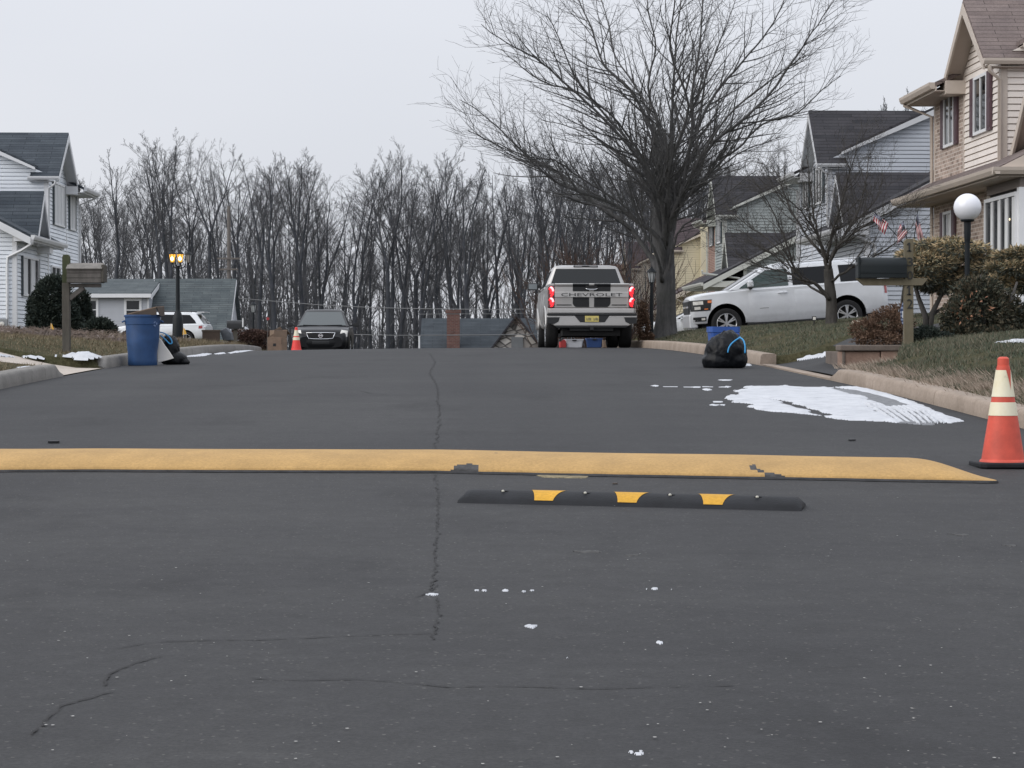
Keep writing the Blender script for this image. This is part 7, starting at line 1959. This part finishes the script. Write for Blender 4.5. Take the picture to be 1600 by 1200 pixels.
# ---- globe lamp
Yg = 33.4; l0 = drop(1511, Yg); sG = F/Yg
gl = thing('globe_lamp', 'black post lamp with a large white globe before the beige house', 'lamp post', l0, 0)
zc_ = at(1511, 324, Yg).z-l0.z; R = 21.6/sG; zb_ = at(1511, 343.5, Yg).z-l0.z
m = MB(); m.lathe([(max(.001, R*math.sin(a)), zc_+R*math.cos(a)) for a in [PI*.86*k/22 for k in range(23)]], 36); m.build('globe', mat('globe_white', (.80,.81,.86), .18, var=.02, coat=.5), gl, smooth=180)
M_POLE = mat('pole_black', (.010,.013,.016), .5, var=.15, spec=.25)
z = lambda py: at(1511, py, Yg).z-l0.z
q = 1/sG
m = MB(); m.lathe([(10.5*q,z(343)),(11*q,z(344)),(10*q,z(346)),(5.5*q,z(347)),(5.3*q,z(362)),(5*q,z(374)),(4.2*q,z(377)),(4*q,z(380)),(3.9*q,-.1)], 20); m.build('post', M_POLE, gl, smooth=40)
m = MB(); m.tube([(-8*q,0,z(379.5)),(9*q,0,z(378.5))], 1.1*q, 8); m.build('ladder_bar', M_POLE, gl)
# ---- three small flags
FR = lin(150,48,62); 
def flagmat():
    m, nt, b = newmat('flag_cloth'); v = tex(nt, 'UV')
    a = N(nt, 'ShaderNodeAttribute', attribute_name='flaguv'); sp = N(nt, 'ShaderNodeSeparateXYZ'); L(nt, a.outputs['Vector'], sp.inputs[0])
    f = N(nt, 'ShaderNodeMath', operation='MULTIPLY'); L(nt, sp.outputs[1], f.inputs[0]); f.inputs[1].default_value = 6.5
    fr = N(nt, 'ShaderNodeMath', operation='FRACT'); L(nt, f.outputs[0], fr.inputs[0])
    gt = N(nt, 'ShaderNodeMath', operation='LESS_THAN'); L(nt, fr.outputs[0], gt.inputs[0]); gt.inputs[1].default_value = .5
    st_ = mixc(nt, gt.outputs[0], (.62,.58,.56,1), (.36,.045,.07,1))
    cx1 = N(nt, 'ShaderNodeMath', operation='LESS_THAN'); L(nt, sp.outputs[0], cx1.inputs[0]); cx1.inputs[1].default_value = .40
    cx2 = N(nt, 'ShaderNodeMath', operation='GREATER_THAN'); L(nt, sp.outputs[1], cx2.inputs[0]); cx2.inputs[1].default_value = .46
    an = N(nt, 'ShaderNodeMath', operation='MULTIPLY'); L(nt, cx1.outputs[0], an.inputs[0]); L(nt, cx2.outputs[0], an.inputs[1])
    vo = N(nt, 'ShaderNodeTexVoronoi'); vo.inputs['Scale'].default_value = 16; vo.inputs['Randomness'].default_value = .2; L(nt, a.outputs['Vector'], vo.inputs['Vector'])
    star = ramp(nt, vo.outputs['Distance'], [(.25,(.6,.6,.6)),(.32,(.035,.045,.10))])
    L(nt, mixc(nt, an.outputs[0], st_, star), b.inputs['Base Color']); b.inputs['Roughness'].default_value = .9; return m
M_FLAG = flagmat()
def flag(label, Y, pole, along, corner, seed):
    """pole: px polyline; cloth hangs between the pole (hoist) and the px quad (top-hoist, bottom-hoist, bottom-fly, top-fly)"""
    p0 = at(*pole[0], Y); g = gz(p0.x, Y); root = thing('small_flag', label, 'flag', (p0.x, Y, g), 0, 'small stars and stripes flags')
    b = root.location
    m = MB(); m.tube([at(*p, Y)-b for p in pole], .009, 6); m.build('flag_pole', M_POLE, root, smooth=180)
    rows = []; uvs = []
    A, B, C_, D = [at(*p, Y)-b for p in corner]
    for j in range(13):
        t = j/12; row = []
        for i in range(13):
            f = i/12; p = A.lerp(B, t).lerp(D.lerp(C_, t), f)
            p.y += .035*math.sin(f*9+t*5+seed)*f+.02*math.sin(t*11+seed)
            p.x += .012*math.sin(t*9+f*4+seed*2)*f
            row.append(p); uvs.append((f, 1-t, 0))
        rows.append(row)
    m = MB(); m.grid(rows); me = m.mesh('cloth', M_FLAG, 180)
    at_ = me.attributes.new('flaguv', 'FLOAT_VECTOR', 'POINT'); at_.data.foreach_set('vector', np.array(uvs).ravel())
    o = bpy.data.objects.new('cloth', me); COL.objects.link(o); o.parent = root; return root
flag('small striped flag furthest left, hanging from a slanted pole amid the tree twigs', 39.0, [(1440,420),(1405,372),(1372,337),(1362,327)], 0, [(1367,332),(1388,349),(1381,367),(1366,346)], 1.0)
flag('small striped flag in the middle, drooping left of the numbered post', 38.6, [(1424,420),(1418,380),(1411,345)], 0, [(1411,345),(1418,366),(1402,382),(1403,358)], 2.2)
flag('small striped flag on the right with its starred corner at the top', 38.3, [(1424,410),(1429,368),(1434,330)], 0, [(1433,332),(1430,352),(1436,378),(1443,372)], 3.1)
# blue striped pennant by the post
pn = drop(1412, 30.6); pt = thing('garden_pennant', 'narrow blue and white striped pennant on a white stake beside the numbered post', 'pennant', pn, 0)
m = MB(); m.tube([Vector((0,0,-.05)), at(1412.5,468,30.6)-pn], .010, 6); m.build('stake', M_WHITE, pt)
mt, nt, b_ = newmat('pennant_cloth'); v = tex(nt, 'Object', (1,1,1)); wv_ = N(nt, 'ShaderNodeTexWave', wave_type='BANDS', bands_direction='Z'); wv_.inputs['Scale'].default_value = 6; wv_.inputs['Distortion'].default_value = 3; L(nt, v, wv_.inputs['Vector'])
L(nt, ramp(nt, wv_.outputs['Fac'], [(.35,(.04,.06,.14)),(.6,(.30,.36,.50))]), b_.inputs['Base Color'])
m = MB(); P0 = [at(x, y, 30.55)-pn for x, y in ((1411,472),(1416,480),(1415,500),(1411,508),(1408,500),(1407,484))]; m.extrude(P0, (0,.02,0)); m.build('cloth', mt, pt)
m = MB(); P0 = [at(x, y, 30.53)-pn for x, y in ((1410,486),(1413,486),(1413,496),(1410,497))]; m.extrude(P0, (0,.012,0)); m.build('emblem', M_WHITE, pt)
# path light on the lawn
pl0 = drop(1272, 45.0); pt = thing('path_light', 'small black path light on the lawn left of the ornamental tree trunk', 'path light', pl0, 0)
s_ = F/45
m = MB(); m.lathe([(.012,-.05),(.012,at(1272,500,45).z-pl0.z)], 8); m.build('stake', M_POLE, pt)
z1 = at(1272, 501, 45).z-pl0.z; z2 = at(1272, 494, 45).z-pl0.z
m = MB(); m.box(-.042,.042,-.03,.03,z1,z2); m.build('lamp_head', M_POLE, pt, bevel=.012); m = MB(); m.box(-.028,.028,-.034,-.029,z1+.015,z2-.015); m.build('lens', M_LENS, pt)
# ---- triple lantern on the left (two lit)
def lantern(root, x, y, z, s, lit, M=None):
    fr = M or M_POLE
    g = MB(); g.lathe([(.055*s,z),(.10*s,z+.24*s)], 6, 0, Matrix.Translation((x,y,0)), cap=True)
    h = g.build('lantern_glass', emit('lantern_lit', (1.0,.50,.07,1), 1.25, (.8,.4,.1,1)) if lit else mat('lantern_clear', (.42,.44,.45), .15, var=.2, vs=9), root)
    m = MB()
    for k in range(6):
        a = 2*PI*k/6; m.bar((x+.055*s*math.cos(a), y+.055*s*math.sin(a), z), (x+.102*s*math.cos(a), y+.102*s*math.sin(a), z+.24*s), .012*s, .012*s)
    m.lathe([(.065*s,z-.015*s),(.065*s,z),(.02*s,z-.03*s),(.02*s,z-.06*s)], 6, 0, Matrix.Translation((x,y,0)))
    m.lathe([(.125*s,z+.24*s),(.115*s,z+.26*s),(.06*s,z+.32*s),(.03*s,z+.34*s),(.028*s,z+.37*s),(.001,z+.385*s)], 12, 0, Matrix.Translation((x,y,0)))
    m.build('lantern_frame', fr, h, smooth=40)
    if lit:
        b = MB(); b.lathe([(.001,z+.045*s),(.035*s,z+.07*s),(.045*s,z+.11*s),(.03*s,z+.15*s),(.001,z+.17*s)], 12, 0, Matrix.Translation((x,y-.062*s,0))); b.build('bulb', emit('bulb_hot', (1,.82,.45,1), 9.0, (1,.9,.6,1)), h, smooth=180)
    return h
Yl = 60.0; p0 = drop(278, Yl); sL = F/Yl
lp = thing('street_lamp', 'dark lamp post with two glowing amber lanterns and one unlit on the left lawn', 'street lamp', p0, 0)
Z = lambda py: at(278, py, Yl).z-p0.z
m = MB(); m.lathe([(.16,-.1),(.15,.12),(.135,Z(497)),(.12,Z(495)),(.10,Z(490)),(.062,Z(486)),(.058,Z(484)),(.048,Z(415))], 16); m.build('post', M_POLE, lp, smooth=40)
zl_ = Z(410)
m = MB()
for dx, dy in ((-.12,-.1),(.09,-.12),(.20,.15)): m.tube([(0,0,Z(420)),(dx*.7,dy*.7,Z(418)),(dx,dy,zl_-.03)], .014, 6)
m.build('arms', M_POLE, lp, smooth=180)
lantern(lp, -.125, -.1, zl_, .86, True); lantern(lp, .085, -.12, zl_, .86, True); lantern(lp, .265, .15, zl_, .86, False)
# second pale post behind and single lantern posts
def lantern_post(label, px, ybot_Y, ytop, s, lit=False, base_extra=0):
    p0 = drop(px, ybot_Y); r = thing('lantern_post', label, 'lamp post', p0, 0); zt = at(px, ytop, ybot_Y).z-p0.z
    m = MB(); m.lathe([(.055,-.6),(.05,.2),(.035,zt-.36*s)], 12); m.build('post', M_POLE, r, smooth=60); lantern(r, 0, 0, zt-.385*s+.0, s, lit); return r
lantern_post('lantern post with clear glass standing between hedge and black saloon', 396, 96.0, 470, 1.25)
lantern_post('black lantern post standing against the big tree trunk', 1018, 55.0, 416, 1.0)
# ---- yellow marker flags
for px, py0, Y, lab in ((80, 505, 60.0, 'small yellow marker flag in front of the dark evergreen shrub'), (287, 512, 58.5, 'small yellow marker flag just right of the lamp post base')):
    q = drop(px, Y); r = thing('marker_flag', lab, 'marker flag', q, 0); zt = at(px, py0, Y).z-q.z
    m = MB(); m.tube([(0,0,-.05),(0,0,zt)], .005, 5); m.build('wire', M_WHITE, r); m = MB(); s_ = F/Y
    m.extrude([(-.01,0,zt),(.03,0,zt-.03),(.075,0,zt-10/s_),(-.03,0,zt-11/s_)], (0,.004,0)); m.build('flag', mat('flag_yellow', (.75,.42,.06), .6, var=.1), r)
# electric meter on the white house
em = thing('electric_meter', 'grey electric meter box on the white house wall at the left edge', 'meter', (at(5, 520, 67.55).x, 67.60, at(5, 519, 67.6).z), TH)
m = MB(); m.box(-.2,.14,-.10,.0,.02,.40); m.build('box', M_GREYMETAL, em, bevel=.015); m = MB(); m.lathe([(.001,.16),(.07,.15),(.085,.10)], 18, 0, Matrix.Translation((-.03,0,.23)) @ Matrix.Rotation(PI/2,4,'X')); m.build('dial', M_LENS, em, smooth=40)
# ---- far left kerbside clutter
r = thing('mailbox', 'plain black mailbox on a short post beyond the grey bag', 'mailbox', drop(368, 63.0), 0)
b = r.location; z0 = at(368, 514, 63).z-b.z; z1 = at(368, 500.5, 63).z-b.z
m = MB(); rows = []
for x in (-.23,-.22,.23,.24): rows.append([(x, -.11, z0)]+[(x, -.11*math.cos(a), lerp(z0,z1,.55)+(z1-z0)*.45*math.sin(a)) for a in [PI*k/10 for k in range(11)]]+[(x, .11, z0)])
m.grid(rows, close=True); n = len(rows[0]); m.f += [tuple(range(n)), tuple(3*n+k for k in range(n))]; m.mi += [0,0]; o = m.build('box', M_BLACK, r, smooth=40); fix_normals(o.data)
m = MB(); m.box(-.05,.05,-.05,.05,-.1,z0); m.build('post', M_WOODP, r)
m = MB(); m.box(.2,.235,-.13,-.11,z0+.05,z1+.06); m.build('signal_flag', M_WHITE, r)
r = thing('crate', 'dark brown box standing in the dry grass behind the white SUV', 'box', drop(330, 60.5), .1); b = r.location; z1 = at(330, 516, 60.5).z-b.z
m = MB(); w = 13.5/(F/60.5); m.box(-w,w,-.2,.2,-.1,z1); m.build('box_body', mat('brown_crate', (.06,.042,.032), .8, var=.2), r, bevel=.01)
m = MB(); m.box(-w-.015,w+.015,-.215,.215,z1-.035,z1+.01); m.build('rim', M_CARDD, r)
r0_ = drop(352, 60.8)
r = thing('grey_tarp', 'grey crumpled tarpaulin propped beside the dark brown box', 'tarpaulin', r0_, 0)
P0 = [at(x, y, 60.7)-r0_ for x, y in ((343,516),(353,512),(360,520),(362,532),(349,533))]; m = MB(); m.extrude(P0, (.03,.3,0)); m.build('sheet', mat('tarp_grey', (.085,.095,.11), .6, var=.3, vs=8, bump=.6, bs=8), r, bevel=.02)
def carton(label, x0, x1, y0, Y, rz, hole=False, open_=False):
    q = drop((x0+x1)/2, Y); r = thing('cardboard_box', label, 'cardboard box', q, rz); s_ = F/Y; w = (x1-x0)/2/s_; h = at(x0, y0, Y).z-q.z
    m = MB(); m.box(-w,w,-w*.8,w*.8,-.05,h); m.build('carton', M_CARD, r, bevel=.004)
    if hole: m = MB(); m.box(-.04,.04,-w*.8-.004,-w*.8+.01,h*.42,h*.60); m.build('hand_hole', M_BLACK, r)
    m = MB(); m.extrude([(-w,-w*.8,h),(-w*.1,-w*.9,h+.10),(w*.3,-w*.8,h+.02)], (0,.01,0)); m.extrude([(w,-w*.8,h),(w+.10,-w*.8,h-.12),(w+.10,w*.8,h-.12),(w,w*.8,h)], (0,0,.012)); m.build('open_flap', M_CARD, r); return r
carton('brown cardboard box with a dark hand hole left of the black saloon', 418, 440, 527, 62.0, .1, True)
carton('tall cardboard box with open flaps behind the one with the hand hole', 424, 446, 516, 64.0, .5, True, True)
r = thing('reflector_stake', 'thin stake with a red round reflector beside the cardboard boxes', 'stake', drop(417, 63.0), 0); b = r.location; zt = at(418, 498, 63).z-b.z
m = MB(); m.tube([(0,0,-.1),(.03,0,zt)], .012, 6); m.build('stake', M_WOODG, r); m = MB(); m.lathe([(.001,-.015),(.045,-.015),(.045,.01),(.001,.01)], 14, 0, Matrix.Translation((.03,-.02,zt)) @ Matrix.Rotation(PI/2,4,'X')); m.build('reflector', M_REDOFF, r)
# ---- utility pole and wires
Yu = 126.0; up0 = drop(358, Yu); sU = F/Yu
u_ = thing('utility_pole', 'grey wooden utility pole with crossarms beside the grey shingled roof', 'utility pole', up0, 0)
Z = lambda py: at(358, py, Yu).z-up0.z
m = MB(); m.tube([(0,0,-.3),(0,0,Z(322))], [.13,.09], 12); m.build('pole', mat('pole_weathered', (.15,.135,.125), .9, var=.2, vs=6, stretch=(1,1,.1)), u_, smooth=60)
for py, w in ((404,.62),(421,.52)):
    m = MB(); m.box(-w,w,-.16,-.08,Z(py)-.05,Z(py)+.05); m.build('crossarm', MATS['pole_weathered'], u_)
m = MB(); m.lathe([(.12,Z(418)),(.12,Z(398))], 12, 0, Matrix.Translation((.3,-.2,0)), cap=True); 
def wire(label, pts, r=.016):
    P = [at(*p) for p in pts]; o = MB().tube(P, r, 5).build('overhead_cable', mat('cable_grey', (.16,.165,.17), .6, var=0), None, smooth=180); tag(o, label, 'cable', 'service cables strung across the end of the street'); return o
wire('upper thin grey cable strung from the utility pole towards the pickup', [(360,465,126),(420,470,124),(500,476.5,121),(580,480.5,118),(660,482.5,114),(760,483.5,110),(850,483,107)], .02)
wire('second thin grey cable just below the upper one near the brick chimney', [(655,491,112),(700,490.5,110.5),(760,490.5,109),(850,489,107)], .012)
wire('lowest thin grey cable crossing between the black saloon and pickup', [(545,522.5,100),(620,524,99),(700,523.7,98),(780,523.2,97),(850,522,96)], .016)
r = thing('white_fence_post', 'short white fence post left of the dark roof behind the crest', 'post', (at(655,543,98.5).x, 98.5, -1.7), 0); m = MB(); zt = at(655,526,98.5).z+1.7
m.box(-.035,.035,-.035,.035,-.3,zt); m.build('post', M_WHITE, r); m = MB(); m.box(-.05,.05,-.05,.05,zt,zt+.03); m.build('post_cap', M_WHITE, r)
# debris on the road
for px, py, s_, lab in ((84,692.5,.045,'flat dark scrap lying on the asphalt at the left'),(1331,689,.03,'small dark twig on the asphalt below the snow patch'),(961,757,.018,'small rusty stone between the hump and rubber bump')):
    q = hit(px, py); r = thing('road_debris', lab, 'debris', q, .3); m = MB()
    m.extrude([(-s_,-s_*.5,.003),(s_*.8,-s_*.6,.003),(s_,s_*.4,.003),(-s_*.3,s_*.8,.003),(-s_*.9,s_*.3,.003)], (0,0,s_*.35)); m.build('scrap', M_CARDD if px == 961 else M_BLACK, r, bevel=.003)
